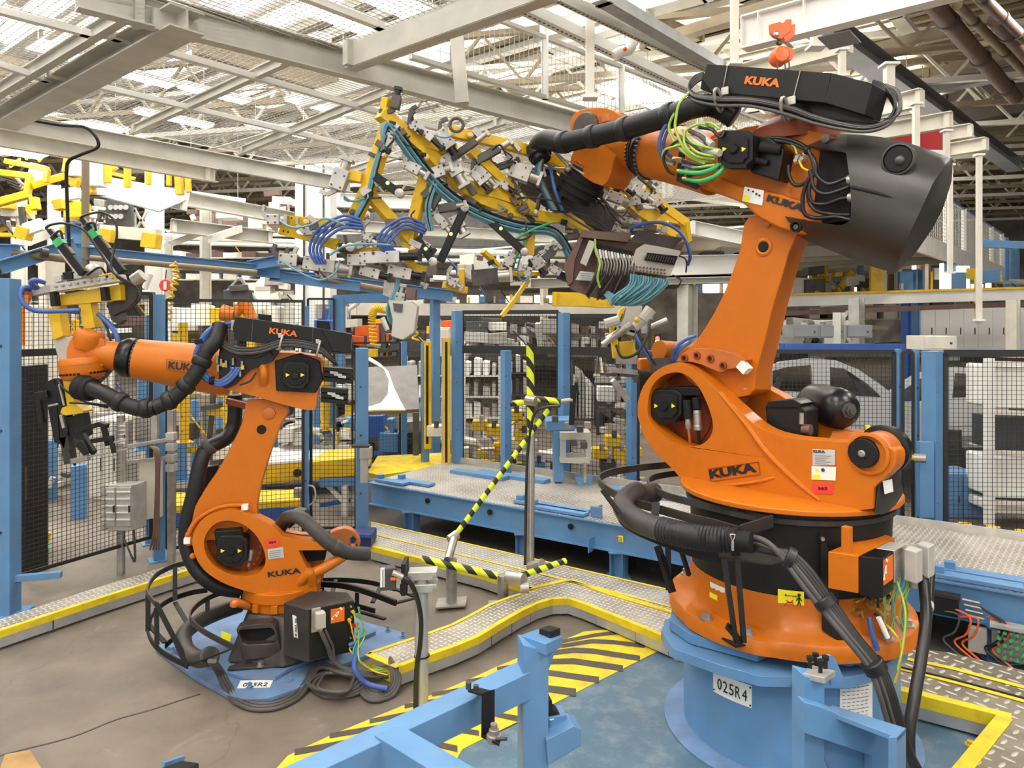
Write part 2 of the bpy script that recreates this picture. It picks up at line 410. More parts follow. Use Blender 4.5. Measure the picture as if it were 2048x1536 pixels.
mo=motor(big,P2,1331,812,-.03,33,sx=.95,depth=.16)
mb=MB(); mb.prism(P2.pts([(1308,778),(1350,773),(1398,775),(1402,790),(1310,793)],-.05),dk(P2,.13)); mb.build('motor_housing','black_gloss',mo,bevel=.008)
mb=MB(); mb.cyl(P2(1374,800,-.02),P2(1376,838,-.02),.024); mb.cyl(P2(1392,795,-.05),P2(1394,818,-.05),.026); mb.build('connector_body','black_matt',mo,bevel=.004)
mb=MB()
mb.lathe(P2(1375,834,-.02),P2(1377,858,-.02)-P2(1375,834,-.02),[(.016,0),(.016,.03),(.018,.032),(.018,.06),(.012,.075)],16)
mb.lathe(P2(1394,820,-.05),P2(1396,860,-.05)-P2(1394,820,-.05),[(.024,0),(.026,.02),(.024,.022),(.024,.09),(.027,.095),(.027,.12),(.018,.125)],18)
mb.build('plug_sleeves','alu',mo,angle=30)
MB().tube([P2(1377,858,-.02),P2(1379,875,-.03),P2(1381,895,-.06)],.008).build('motor_lead','orange_worn',mo)
MB().tube([P2(1396,860,-.05),P2(1398,880,-.07),P2(1408,895,-.12)],.011).build('motor_lead','cable_black',mo)
# second motor in the bay behind the front wall
PB=PL(1575,850,4.12,47)
mb=MB(); mb.prism(P2.pts([(1530,812),(1600,812),(1612,822),(1612,880),(1535,885)],-.17),dk(P2,.16)); bmo=mb.build('drive_motor','black',big,bevel=.010)
mb=MB(); mb.prism(P2.pts([(1535,803),(1585,798),(1603,808),(1600,815),(1530,815)],-.16),dk(P2,.15)); mb.build('motor_cover','black_gloss',bmo,bevel=.006)
mb=MB(); mb.cyl(P2(1603,826,-.15),P2(1603,848,-.15),.013); mb.build('plug_sleeves','alu',bmo); MB().cyl(P2(1606,858,-.17),P2(1622,860,-.17),.03).build('connector_body','brown_metal',bmo)
# hydraulic accumulator
a=P2(1597,797,-.62); b=P2(1712,822,-.30)
AX=(b-a).normalized(); Lr=.34; ca=P2(1655,812,-.50)
mb=MB(); mb.lathe(ca-AX*.19,AX,[(.02,-.02),(.06,-.012),(.095,.012),(.115,.05),(.12,.09),(.12,.28),(.115,.32),(.098,.355),(.06,.385),(.045,.392)],40)
acc=mb.build('pressure_accumulator','black_gloss',big,angle=70)
mb=MB(); mb.lathe(ca+AX*.19,AX,[(.045,0),(.045,.02),(.03,.022),(.03,.04),(.018,.042),(.018,.055)],8); mb.lathe(ca-AX*.21+UP*.01,-AX,[(.02,0),(.02,.05)],8); mb.cyl(ca-AX*.245,ca-AX*.245+UP*.07,.012,.009,10); mb.build('valve_fitting','dark_steel',acc,angle=30)
# link arm A2-A3
lk=[(1500,432),(1611,462),(1598,505),(1582,560),(1566,620),(1552,680),(1535,745),(1525,790),(1420,790),(1362,745),(1361,712),(1378,698),(1405,664),(1436,612),(1458,562),(1480,500)]
lkF=[(1500,432),(1590,455),(1578,505),(1562,560),(1544,620),(1530,680),(1512,745),(1500,790),(1420,790),(1362,745),(1361,712),(1378,698),(1405,664),(1436,612),(1458,562),(1480,500)]
F_=P2.pts(smooth(lkF,3),-.13); B_=P2.pts([(x+8,y) for x,y in smooth(lk,3)],-.36)
li=MB().prism(F_,dk(P2,.2),back=B_).build('link_arm','orange',big,bevel=.02,seg=3,angle=35)
MB().lathe(P2(1527,494,-.127),P2.n,[(.052,-.01),(.052,.004),(.040,.008),(.032,.004),(.030,-.02)],30).build('boss_ring','orange',li,angle=30)
MB().lathe(P2(1527,494,-.122),P2.n,[(.031,-.01),(.031,.001)],24).build('boss_bore','black_matt',li)
MB().lathe(P2(1534,448,-.127),P2.n,[(.022,-.01),(.022,.008),(.014,.012)],16).build('pivot_screw','orange_worn',li,angle=30)
cres=[(1352,722),(1375,702),(1400,696),(1440,700),(1470,708),(1492,720),(1478,735),(1455,738),(1440,745),(1400,728),(1365,722)]
cl=MB().prism(P2.pts(smooth(cres,2),-.05),dk(P2,.10)).build('hub_flange','orange_worn',big,bevel=.008)
mb=MB(); mk=MB()
for px,py in((1369,716),(1394,711),(1421,717),(1446,731)):
    mb.lathe(P2(px,py,-.046),P2.n,[(.024,-.005),(.024,.006),(.014,.008),(.013,-.003)],20); mk.lathe(P2(px,py,-.044),P2.n,[(.011,0),(.011,.003)],12)
mb.builds('hub_bolt','orange_dark',cl,angle=30); mk.builds('bolt_socket','black_matt',cl)
mb=MB(); c=P2(1489,735,-.05); d=(P2(1500,745,-.05)-P2(1478,722,-.05)).normalized(); y=UP.cross(P2.n); 
mb.hexa(c,d*.032,(P2.n).cross(d)*.026,P2.n*.03); mb.build('stop_buffer','white',big,bevel=.005)
# lettering and stickers
def sticker(root,P,c,matn,off=.004,name='sticker',th=.002):
    return MB().prism(P.pts(c,off),dk(P,th)).build(name,matn,root)
bx0=P2(1421,955,.004); bx1=P2(1515,938,.004)
def lett(root,P,s,m,a,b,h,off=.004,name='lettering',bold=.012):
    "text between pixel a (lower left) and b (lower right), h cap height px"
    A_=P(*a,off);B_=P(*b,off); T_=P(a[0],a[1]-h,off); xd=(B_-A_).normalized(); yd=(UP-xd*UP.dot(xd)).normalized()
    return text(s,name,m,A_,xd,yd,(T_-A_).length,root,w=(B_-A_).length,bold=bold)
lett(hs,P2,'KUKA','text_black',(1421,958),(1514,944),18,name='brand_lettering',bold=.05)
mb=MB(); 
for a_,b_ in(((1417,938),(1517,924)),((1421,963),(1520,949)),((1417,938),(1421,963)),((1517,924),(1520,949))): mb.bar(P2(*a_,.002),P2(*b_,.002),.004,.004)
mb.build('lettering_frame','orange_dark',hs)
s1=sticker(hs,P2,[(1625,898),(1670,900),(1670,930),(1625,931)],'label_grey')
lett(s1,P2,'KUKA','text_black',(1627,905),(1650,906),5,.007,bold=.03)
mb=MB()
for i in range(5): mb.bar(P2(1630,911+i*4,.005),P2(1662-(i%3)*5,912+i*4,.005),.003,.002)
mb.build('print_lines','text_grey',s1)
s2=sticker(hs,P2,[(1623,932),(1672,934),(1671,961),(1623,959)],'label_white')
sticker(s2,P2,[(1625,949),(1641,949),(1641,957),(1625,957)],'label_yellow',.006,'warning_patch')
arrow(s2,P2,1634,940,.007,.010); MB().lathe(P2(1646,940,.006),P2.n,[(.010,0),(.010,.002),(.006,.002),(.006,0)],12).build('pictogram','hose_blue',s2)
s3=sticker(hs,P2,[(1624,966),(1666,967),(1666,988),(1624,987)],'label_red'); lett(s3,P2,'363','text_black',(1636,980),(1655,980),6,.007,bold=.03)
lett(hs,P2,'<A1 >','orange_worn',(1508,1004),(1560,1006),9,.003,name='cast_lettering')
mb=MB(); p=P2(1482,769,-.30)
mb.prism([P2(1467,765,-.20),P2(1490,761,-.24),P2(1508,775,-.17),P2(1490,779,-.12)],V((0,0,.004))); mb.build('sticker','label_white',hs)
# stiffening crease under the lettering
mb=MB(); mb.tube([P2(1415,972,-.004),P2(1470,969,.004),P2(1520,962,.002),P2(1550,955,-.006)],.010); mb.build('cast_rib','orange',hs)
mb=MB(); mb.tube([P2(1440,785,-.012),P2(1490,845,.0),P2(1530,900,.004),P2(1590,960,.0),P2(1640,1000,-.01)],.016,8); mb.build('cast_rib','orange',hs)
# right side box with nameplate
mb=MB(); 
q=[P2(1757,958,-.02),P2(1778,942,-.16),P2(1790,990,-.16),P2(1765,1030,-.10),P2(1748,1028,-.02)]
mb.prism(q,V((.10,.10,-.01))); eb=mb.build('junction_cover','anthracite',big,bevel=.006)
mb=MB(); Q=[P2(1766,962,-.05),P2(1784,958,-.12),P2(1787,983,-.12),P2(1770,988,-.05)]; mb.prism(Q,V((-.004,-.004,0))); mb.build('sticker','label_white',eb)
# ---- upper arm casting
up=[(1395,372),(1440,389),(1487,407),(1512,432),(1556,456),(1600,470),(1640,470),(1652,440),(1662,380),(1676,310),(1690,285),(1650,268),(1600,258),(1540,250),(1490,254),(1450,270),(1405,285),(1390,300),(1383,335)]
u1=MB().prism(P2.pts(smooth(up,2),-.10),dk(P2,.30)).build('upper_arm','orange',big,bevel=.03,seg=3,angle=35)
rib=[(1395,372),(1440,389),(1487,407),(1512,432),(1556,456),(1610,470),(1640,452),(1648,425),(1600,400),(1560,388),(1480,372),(1430,352)]
MB().prism(P2.pts(rib,-.04),dk(P2,.10)).build('lower_flange','orange',u1,bevel=.015,seg=3)
lett(u1,P2,'KUKA','text_black',(1532,402),(1604,424),14,-.034,name='brand_lettering',bold=.05)
s=sticker(u1,P2,[(1489,373),(1528,381),(1524,411),(1484,402)],'label_white',-.034); sticker(s,P2,[(1486,390),(1499,393),(1497,403),(1485,400)],'label_yellow',-.031,'warning_patch')
for k,(x,y) in enumerate(((1497,380),(1506,383),(1513,388),(1519,391))): MB().lathe(P2(x,y,-.031),P2.n,[(.006,0),(.006,.002)],8).build('pictogram','text_black',s)
# turret under the energy box
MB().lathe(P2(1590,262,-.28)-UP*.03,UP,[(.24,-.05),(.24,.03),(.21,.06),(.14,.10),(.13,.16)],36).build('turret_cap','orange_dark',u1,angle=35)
# main motor on upper arm
um=motor(big,P2,1470,298,.10,38,depth=.07,sx=.92)
mb=MB(); mb.prism(P2.pts([(1498,268),(1545,278),(1568,300),(1556,362),(1500,345)],.02),dk(P2,.16)); mb.build('motor_body','black_gloss',um,bevel=.012)
mb=MB(); mb.cyl(P2(1520,294,.05),P2(1562,300,.02),.030); mb.cyl(P2(1510,320,.05),P2(1535,326,.03),.017); mb.build('connector_body','black_matt',um,bevel=.004)
# forearm
w0=P2(1420,325,-.28); w1=P2(1300,300,-.28); w2=P2(1205,286,-.28)
ax=(w1-w0).normalized()
mb=MB(); mb.lathe(w0,ax,[(.20,-.05),(.20,.0),(.19,.12),(.183,(w1-w0).length-.02)],48); fa=mb.build('forearm_tube','orange',big,angle=35)
mb=MB(); mb.lathe(w1-ax*.02,ax,[(.188,-.01),(.190,.0),(.190,.03),(.18,.05),(.165,.055),(.165,.075)],48); jr=mb.build('joint_ring','black_gloss',big,angle=30)
mb=MB(); x,y=orth(ax)
for i in range(40):
    a=2*PI*i/40; c=w1+ax*.062+(x*math.cos(a)+y*math.sin(a))*.170; bolt(mb,c,ax,.009,.014)
    c=w1-ax*.03+(x*math.cos(a)+y*math.sin(a))*.192; mb.hexa(c,ax*.012,x.lerp(y,.5)*.006,UP*.006)
mb.builds('joint_bolt','dark_steel',jr)
mb=MB(); L2=(w2-w1).length; mb.lathe(w1+ax*.055,ax,[(.162,0),(.158,.05),(.14,.15),(.125,.25),(.115,L2-.10),(.09,L2)],40); mb.build('forearm_cone','orange',big,angle=50)
# wrist housing
wo=[(1141,262),(1141,240),(1152,224),(1178,216),(1212,216),(1238,230),(1252,262),(1248,290),(1228,318),(1222,345),(1205,372),(1165,352),(1140,325),(1148,300),(1152,286)]
wh=MB().prism(P2.pts(smooth(wo,2),-.16),dk(P2,.24)).build('wrist_housing','orange',big,bevel=.03,seg=4,angle=40)
MB().lathe(P2(1170,257,-.145),P2.n,[(.115,-.03),(.118,.0),(.108,.014),(.10,.016)],44).build('wrist_cap','charcoal_metal',wh,angle=30)
mb=MB(); mb.lathe(P2(1225,238,-.25)+UP*.0,(-P2.u*.1+UP),[(.10,-.04),(.10,.01),(.08,.02)],30); mb.build('wrist_top_cap','orange_worn',wh,angle=30)
f0=P2(1188,345,-.28); fd=(P2(1152,395,-.26)-P2(1182,335,-.28)).normalized(); f0=P2(1178,340,-.28)
mb=MB(); mb.lathe(f0,fd,[(.12,-.10),(.125,-.02),(.13,.0)],40); mb.build('wrist_neck','orange',wh,angle=30)
mf=MB().lathe(f0,fd,[(.132,0),(.135,.02),(.12,.025),(.12,.04),(.155,.045),(.16,.09),(.175,.095),(.178,.13),(.15,.135),(.15,.19),(.12,.20),(.12,.24)],48).build('tool_flange','black_matt',big,angle=30)
MB().lathe(f0,fd,[(.142,.018),(.142,.030)],48).build('flange_clip','steel',mf)
mb=MB(); x,y=orth(fd)
for i in range(28):
    a=2*PI*i/28; bolt(mb,f0-fd*.012+(x*math.cos(a)+y*math.sin(a))*.128,-fd,.007,.012)
mb.builds('wrist_bolt','orange_dark',mf)
# ---- counterweight shell
def lin(tab,x):
    for (x0,y0),(x1,y1) in zip(tab[:-1],tab[1:]):
        if x<=x1: return y0+(y1-y0)*max(0,(x-x0))/(x1-x0)
    return tab[-1][1]
YT=[(1560,318),(1610,286),(1644,271),(1697,268),(1776,278),(1829,289),(1899,315)]; YB=[(1563,434),(1578,456),(1617,483),(1670,505),(1745,530),(1789,546),(1899,562)]
RE=[(318,1899),(337,1886),(364,1867),(417,1843),(456,1824),(505,1803),(545,1790)]; DX=[(318,6),(337,19),(364,36),(417,43),(456,42),(505,29),(545,3)]
def cwo(x,y):
    t=lin(YT,x); v=(y-t)/(lin(YB,x)-t); u=abs(2*v-1); o=.125-.20*u**2.6-(.10*u**8)
    if x>1700: o-=.05*((x-1700)/200)**2*(1-u)
    return o
def loft(rows):
    m=len(rows[0]); n=len(rows); fr=[P2(x,y,cwo(x,y)) for r in rows for x,y in r]
    bk=[]
    for r in rows:
        for j,(x,y) in enumerate(r):
            e=DX and (lin(DX,y) if (j==m-1 and rows[0][-1][0]>1800) else 0); bk.append(P2(x+e,y,-.34 if not e else -.20))
    N=n*m; fs=[]
    for i in range(n-1):
        for j in range(m-1): q=(i*m+j,i*m+j+1,(i+1)*m+j+1,(i+1)*m+j); fs+=[q,tuple(N+k for k in reversed(q))]
    bd=[j for j in range(m)]+[i*m+m-1 for i in range(1,n)]+[(n-1)*m+j for j in range(m-2,-1,-1)]+[i*m for i in range(n-2,0,-1)]
    for k in range(len(bd)): a,b=bd[k],bd[(k+1)%len(bd)]; fs.append((a,N+a,N+b,b))
    return fr+bk,fs
cm=MB(); n=26
L_=[(1694,268),(1690,290),(1694,319),(1700,364),(1702,400),(1702,427),(1697,446),(1688,480),(1680,508)]
rows=[]
for i in range(n+1):
    t=i/n; k=t*(len(L_)-1); j=min(int(k),len(L_)-2); lx=L_[j][0]+(L_[j+1][0]-L_[j][0])*(k-j); ly=L_[j][1]+(L_[j+1][1]-L_[j][1])*(k-j)
    ry=316+(546-316)*t; rx=lin(RE,ry); rows.append([(lx+(rx-lx)*s_/14,ly+(ry-ly)*s_/14+(4*(s_/14)*(1-s_/14))*(-11*(1-t)+ 3*t)) for s_ in range(15)])
cm.add(*loft(rows))
rows=[]
for i in range(7):
    t=i/6; rows.append([(x,lin(YT,x)+t*(lin([(1606,290),(1640,296),(1657,298),(1692,306)],x)-lin(YT,x))) for x in [1606+88*s_/6 for s_ in range(7)]])
cm.add(*loft(rows))
rows=[]
for i in range(9):
    t=i/8; rows.append([(x,(lambda a_,b_:a_+(b_-a_)*t)(lin([(1563,431),(1644,446),(1683,451),(1699,442)],x),lin(YB,x))) for x in [1563+136*s_/10 for s_ in range(11)]])
cm.add(*loft(rows))
cw=cm.build('counterweight_cover','anthracite',big,angle=50)
MB().lathe(P2(1796,318,.085),P2.n,[(.072,-.03),(.076,.004),(.066,.006),(.062,-.03)],36).build('recess_ring','anthracite',cw,angle=50)
MB().lathe(P2(1796,318,.092),P2.n,[(.060,-.02),(.060,.001)],30).build('recess_floor','black_matt',cw)
MB().ball(P2(1800,321,.088),.024,12).build('lifting_eye','dark_steel',cw)
mb=MB(); mb.tube([P2(1702,374,.122),P2(1760,388,.116),P2(1842,415,.082)],.010,8); mb.build('cover_groove','black_matt',cw)
mb=MB(); mb.tube([P2(1702,381,.122),P2(1760,395,.116),P2(1840,421,.082)],.003,8); mb.build('cover_lip','charcoal_metal',cw)
MB().lathe(P2(1591,453,.118),P2.n,[(.030,-.02),(.030,.003),(.022,.003),(.020,-.02)],20).build('bolt_recess','black_matt',cw)
MB().lathe(P2(1592,454,.12),P2.n,[(.014,-.01),(.014,.004)],8).build('recess_bolt','dark_steel',cw)
MB().lathe(P2(1652,278,.09),P2.n,[(.022,-.01),(.022,.012),(.012,.014)],14).build('cover_eye','charcoal_metal',cw)
MB().prism(P2.pts([(1640,300),(1700,305),(1706,440),(1640,448),(1625,440)],-.06),dk(P2,.25)).build('counterweight_core','black_matt',big)
# ---- energy supply box
e1=[(1414,128),(1664,146),(1650,206),(1422,184),(1405,160)]
eb=MB().prism(P2.pts(e1,.06),dk(P2,.17)).build('energy_supply_box','black',big,bevel=.005)
e2=MB().prism(P2.pts([(1664,146),(1746,167),(1729,230),(1648,205)],.075),dk(P2,.20)).build('box_end_cover','black',eb,bevel=.005)
MB().prism(P2.pts([(1405,150),(1436,131),(1424,186),(1400,178)],.02),dk(P2,.12)).build('box_end_plate','black_matt',eb,bevel=.004)
mb=MB()
mb.prism(P2.pts([(1560,196),(1650,206),(1752,240),(1748,248),(1660,240),(1600,222),(1570,208)],-.02),dk(P2,.12)); mb.build('support_tray','black_gloss',eb,bevel=.005)
lett(eb,P2,'KUKA','text_orange',(1488,168),(1558,175),16,.064,name='brand_lettering',bold=.05)
mb=MB(); mb.bar(P2(1455,131,.064),P2(1445,184,.064),.006,.004); mb.bar(P2(1601,141,.064),P2(1586,200,.064),.006,.004); mb.build('strap_edges','alu',eb)
for cx,cy in((1437,200),(1570,219)):
    x=P2(cx,cy,.085)
    mb=MB(); ring_=[x+(P2.u*.25*math.cos(a)+P2.n*.9*math.sin(a))*.045+UP*math.cos(a*1)*.0+UP*math.sin(a+.6)*.055 for a in [2*PI*i/20 for i in range(21)]]
    mb.sweep(ring_,.010,8); mb.build('cable_clamp','alu',eb)
    MB().hexa(P2(cx+13,cy-18,.075),P2.u*.022,UP*.022,P2.n*.006).build('clamp_plate','alu_light',eb,bevel=.003)
def tb(root,name,matn,P,pts,r,n=8,sub=6): return MB().tube([P(*p) for p in pts],r,n,sub).build(name,matn,root,angle=80)
# grey supply cables swept along the box
for i in range(6):
    k=i-2.5; o=.075+.014*(i%3); 
    pts=[(1408,150+2*k,.00),(1386,163+3*k,.03),(1378,182+3*k,.06),(1392,196+2.5*k,o),(1437,203+3.2*k,o),(1500,205+3.0*k,o),(1570,219+3.6*k,o),(1625,238+3*k,o),(1680,252+2.4*k,o-.02),(1735,258+2*k,o-.05),(1778,244+1.5*k,-.0),(1800,215-2*k,-.08),(1795,190-3*k,-.14),(1770,175-2*k,-.18)]
    tb(big,'supply_cable','cable_grey' if i%2 else 'cable_black',P2,pts,.0095,7,6)
for i in range(4):
    k=i-1.5
    tb(big,'supply_cable','cable_black',P2,[(1745,165+2*k,-.10),(1768,176+3*k,-.12),(1788,205+4*k,-.10),(1786,232+3*k,-.06),(1765,250+2*k,-.04)],.009,7)
# dress-pack hose with collars
hp=[(1470,235,-.05),(1430,212,.0),(1385,215,.05),(1350,228,.07),(1300,243,.07),(1250,258,.06),(1190,272,.05),(1145,282,.05),(1118,286,.03)]
hs_=MB().hose([P2(*p) for p in hp],.066,.017,20,.09).build('dress_pack_hose','rubber',big,angle=75)
mb=MB()
for a,b in((3.2,0),(5.0,0),(6.1,0),(7.6,0)):
    i=int(a); t=a-i; p=P2(*hp[i]).lerp(P2(*hp[i+1]),t); d=(P2(*hp[i+1])-P2(*hp[i])).normalized(); mb.lathe(p-d*.035,d,[(.070,0),(.078,.01),(.080,.035),(.078,.06),(.070,.07)],24)
mb.builds('hose_collar','rubber',hs_,angle=60)
mb=MB(); mb.tube([P2(1122,285,.03),P2(1092,280,.02),P2(1078,292,.0),P2(1075,305,-.02),P2(1080,316,-.02)],.075,20); mb.lathe(P2(1076,300,-.02),(P2(1084,322,-.02)-P2(1074,296,-.02)),[(.085,-.03),(.09,0),(.09,.05),(.07,.055),(.07,.09)],24); mb.build('hose_elbow','rubber',hs_,angle=50)
# feeder bundle leaving the elbow to the gripper
for i,(m_,r_) in enumerate((('hose_blue',.012),('hose_blue',.012),('hose_lightblue',.008),('green_yellow',.006),('alu_light',.007),('hose_teal',.008),('cable_black',.007))):
    k=i-3
    tb(big,'feeder_hose',m_,P2,[(1082+k*2,318,-.02),(1078+k*2,340,-.02),(1084+k*2,365,-.05),(1098+k*2,395,-.1),(1110+k*2.4,420,-.15)],r_,7)
# push rod strut
mb=MB(); mb.cyl(P2(1105,298,-.06),P2(1138,332,-.10),.014); mb.ball(P2(1136,338,-.10),.024); mb.cyl(P2(1136,338,-.10),P2(1068,335,-.10),.010); mb.build('support_strut','alu',big)
# hose tangle beside the motor
random.seed(11)
tang=[('hose_blue',.013,[(1385,205,.05),(1345,235,.10),(1322,270,.11),(1320,300,.10),(1332,322,.06),(1350,327,.04)]),
('hose_blue',.010,[(1395,200,.03),(1350,240,.08),(1330,275,.09),(1330,300,.07),(1348,318,.03)]),
('green_yellow',.009,[(1384,180,.06),(1360,205,.12),(1352,235,.13),(1352,262,.13),(1372,300,.14),(1400,320,.13),(1425,322,.10)]),
('green_yellow',.009,[(1372,200,.05),(1350,225,.12),(1338,255,.12),(1350,285,.12),(1375,310,.13),(1410,328,.12)]),
('green_yellow',.008,[(1400,250,.06),(1370,285,.13),(1330,300,.12),(1328,322,.09),(1345,330,.05)]),
('green_yellow',.008,[(1430,255,.08),(1400,248,.13),(1372,262,.14),(1370,290,.15),(1392,312,.15),(1430,318,.12)]),
('green_yellow',.008,[(1365,260,.10),(1385,285,.15),(1415,295,.15),(1440,300,.11)]),
('green_yellow',.008,[(1370,275,.10),(1388,300,.15),(1412,310,.15),(1440,312,.11)]),
('cable_black',.009,[(1410,290,.10),(1360,280,.13),(1328,310,.11),(1335,340,.08),(1350,350,.05)]),
('green',.014,[(1360,343,.08),(1395,346,.12),(1425,338,.12),(1445,322,.08)]),
('green',.014,[(1372,358,.06),(1400,362,.11),(1430,352,.11),(1448,335,.07)]),
('green_yellow',.009,[(1378,335,.07),(1400,334,.12),(1430,330,.12)]),
('hose_blue',.009,[(1365,330,.07),(1400,338,.10),(1435,332,.10)]),
('cable_black',.010,[(1365,322,.07),(1400,330,.12),(1440,335,.10)]),
('cable_grey',.014,[(1380,262,.10),(1405,275,.14),(1425,300,.12)]),
('cable_grey',.010,[(1350,268,.10),(1375,282,.14),(1400,300,.14)]),
('cable_black',.010,[(1400,255,.08),(1425,260,.13),(1440,275,.13),(1450,262,.10)]),
('green_yellow',.007,[(1392,248,.08),(1420,246,.13),(1440,258,.13)]),
('cable_black',.010,[(1448,300,.10),(1435,330,.10),(1410,345,.10),(1375,352,.08)])]
for m_,r_,p_ in tang: tb(big,'air_hose',m_,P2,p_,r_,7)
MB().prism(P2.pts([(1358,295),(1368,292),(1364,350),(1400,372),(1390,378),(1352,362)],.03),dk(P2,.02)).build('hose_bracket','black_gloss',big,bevel=.003)
mb=MB()
for (x,y) in((1360,322),(1362,342),(1372,357),(1352,318),(1366,300)): mb.cyl(P2(x-6,y,.06),P2(x+14,y+1,.07),.013,n=8)
mb.builds('brass_fitting','brass',big)
mb=MB()
for a,b in(((1392,262),(1425,290)),((1378,275),(1408,296)),((1405,300),(1440,306))): mb.cyl(P2(*a,.10),P2(*b,.14),.020,n=14)
mb.builds('cable_coupling','grey_machine',big)
# black cables on the upper arm
for m_,r_,p_ in (('cable_black',.011,[(1530,275,.0),(1570,278,.0),(1605,290,.02),(1622,312,.03),(1628,345,.03),(1612,365,.02),(1590,370,.0),(1578,350,.0),(1577,330,.0)]),
('cable_black',.011,[(1535,280,.0),(1575,285,.0),(1612,300,.02),(1630,325,.03),(1633,350,.03),(1655,368,.02),(1680,362,.0),(1700,352,-.02)]),
('cable_black',.011,[(1620,340,.03),(1628,375,.03),(1648,388,.02),(1675,382,.0),(1702,372,-.02)]),
('cable_black',.011,[(1624,350,.03),(1618,385,.03),(1625,405,.02),(1650,408,.0),(1680,398,-.01),(1702,395,-.02)]),
('cable_black',.011,[(1618,355,.04),(1606,390,.03),(1608,425,.02),(1630,436,.0),(1670,434,-.01),(1700,440,-.02)]),
('cable_black',.010,[(1622,365,.03),(1616,395,.02),(1630,420,.02),(1660,428,-.01),(1700,430,-.02)]),
('green_yellow',.006,[(1577,288,.0),(1588,292,.01),(1594,308,.01)]),('yellow',.006,[(1598,320,.0),(1605,335,.01),(1618,342,.01)])):
    tb(big,'signal_cable',m_,P2,p_,r_,7)
mb=MB()
for p in((1597,315),(1606,318),(1612,308),(1594,321)): bolt(mb,P2(*p,-.03),P2.n,.012,.02)
mb.builds('earth_stud','steel',big)
for cc in((1614,300),(1700,360),(1702,395)): MB().lathe(P2(cc[0],cc[1],.02),P2.u,[(.022,-.012),(.026,0),(.022,.012)],14).build('cable_clip','alu' if cc[0]>1650 else 'black',big)
# ---- orange connector bracket, black terminal box, grey plugs (right of the column)
def wedge(z0,z1,pts): # pts: list of pixel corners taken at height z1
    T_=[G(x,y,z1) for x,y in pts]; return T_,[V((p.x,p.y,z0)) for p in T_]
zt=1.22
T_,B_=wedge(.83,zt,[(1656,1103),(1716,1112),(1790,1075),(1745,1060),(1700,1085)])
MB().prism(T_,V((0,0,-.18))).build('connector_bracket','orange',big,bevel=.004)
MB().bar(G(1694,1104,zt)-UP*.01,G(1694,1104,zt)+UP*.125,.040,.040,up=(1,.8,0)).build('stop_post','orange',big,bevel=.004)
T_=[G(1718,1112,zt),G(1765,1117,zt),G(1788,1102,zt),G(1750,1096,zt)]
tbx=MB().prism(T_,V((0,0,-.19))).build('terminal_box','black_gloss',big,bevel=.004)
a,b=T_[1],T_[2]; dd=(b-a).normalized(); nn=dd.cross(UP).normalized()
if nn.y>0: nn=-nn
c=(a+b)/2+nn*.004
w_=(b-a).length*.40
MB().prism([a+dd*.01+nn*.003-UP*.012,a+dd*(2*w_+.01)+nn*.003-UP*.012,a+dd*(2*w_+.01)+nn*.003-UP*.13,a+dd*.01+nn*.003-UP*.13],-nn*.003).build('sticker','label_red' if 0 else 'text_orange',tbx)
text('rp1','tag_lettering','white',a+dd*.02+nn*.006-UP*.11,(dd*.5+UP).normalized(),(-dd*.8+UP*.35).normalized(),.036,tbx,w=.10,bold=.03)
T2=[G(1752,1096,zt),G(1790,1101,zt),G(1812,1088,zt),G(1778,1083,zt)]
MB().prism(T2,V((0,0,-.16))).build('plug_base','alu_light',tbx,bevel=.004)
for dx,dz in((0,0),(24,-10)):
    T3=[G(1808+dx,1097+dz,zt+.01),G(1833+dx,1105+dz,zt+.01),G(1846+dx,1098+dz,zt+.01),G(1822+dx,1090+dz,zt+.01)]
    pc=MB().prism(T3,V((0,0,-.155))).build('plug_housing','grey_machine',tbx,bevel=.006)
    MB().cyl(sum(T3,V())/4-UP*.15,sum(T3,V())/4-UP*.19,.02).build('cable_gland','alu',pc)
MB().prism([G(1800,1098,zt+.02),G(1808,1099,zt+.02),G(1808,1099,zt-.10),G(1800,1098,zt-.10)],V((.01,.02,0))).build('locking_lever','brown_metal',tbx)
MB().prism(P2.pts([(1700,1103),(1718,1105),(1718,1108)],0),V((0,0,.002))) 
# valve cluster below the terminal box
mb=MB(); random.seed(3)
for i in range(14):
    p=R(1705+random.random()*70,1195+random.random()*45,3.62+random.random()*.15); q=p+V((random.uniform(-.06,.06),random.uniform(-.03,.03),random.uniform(-.05,.05))); mb.cyl(p,q,random.uniform(.008,.016),n=8)
mb.builds('pipe_fitting','brass',big)
mb=MB()
for i in range(10):
    p=R(1700+random.random()*80,1150+random.random()*80,3.66+random.random()*.1); q=p+V((random.uniform(-.05,.05),0,random.uniform(-.06,.02))); mb.cyl(p,q,random.uniform(.010,.018),n=8)
mb.build('valve_cluster','dark_steel',big)
mb=MB(); mb.bar(R(1733,1122,3.55),R(1748,1158,3.55),.055,.03); mb.cyl(R(1748,1160,3.55),R(1752,1172,3.55),.014); mb.cyl(R(1742,1165,3.55),R(1738,1172,3.55),.012); mb.build('field_connector','alu',big,bevel=.004)
mb=MB(); mb.cyl(R(1757,1235,3.5),R(1775,1275,3.5),.012); mb.build('pneumatic_muffler','white',big)
for i in range(11):
    x=1775+i*5; tb(big,'earth_wire','green_yellow' if i%3 else 'hose_lightblue',lambda a,b,c:R(a,b,c),[(x,1138,3.62),(x+random.uniform(-4,4),1165,3.6),(x-4+random.uniform(-10,4),1195,3.6),(x-10+random.uniform(-10,8),1225,3.62),(x-5+random.uniform(-15,5),1262,3.64)],.0045,6)
tb(big,'air_hose','yellow',lambda a,b,c:R(a,b,c),[(1760,1240,3.6),(1785,1262,3.5),(1802,1290,3.48),(1800,1330,3.45),(1790,1365,3.45)],.006,6)
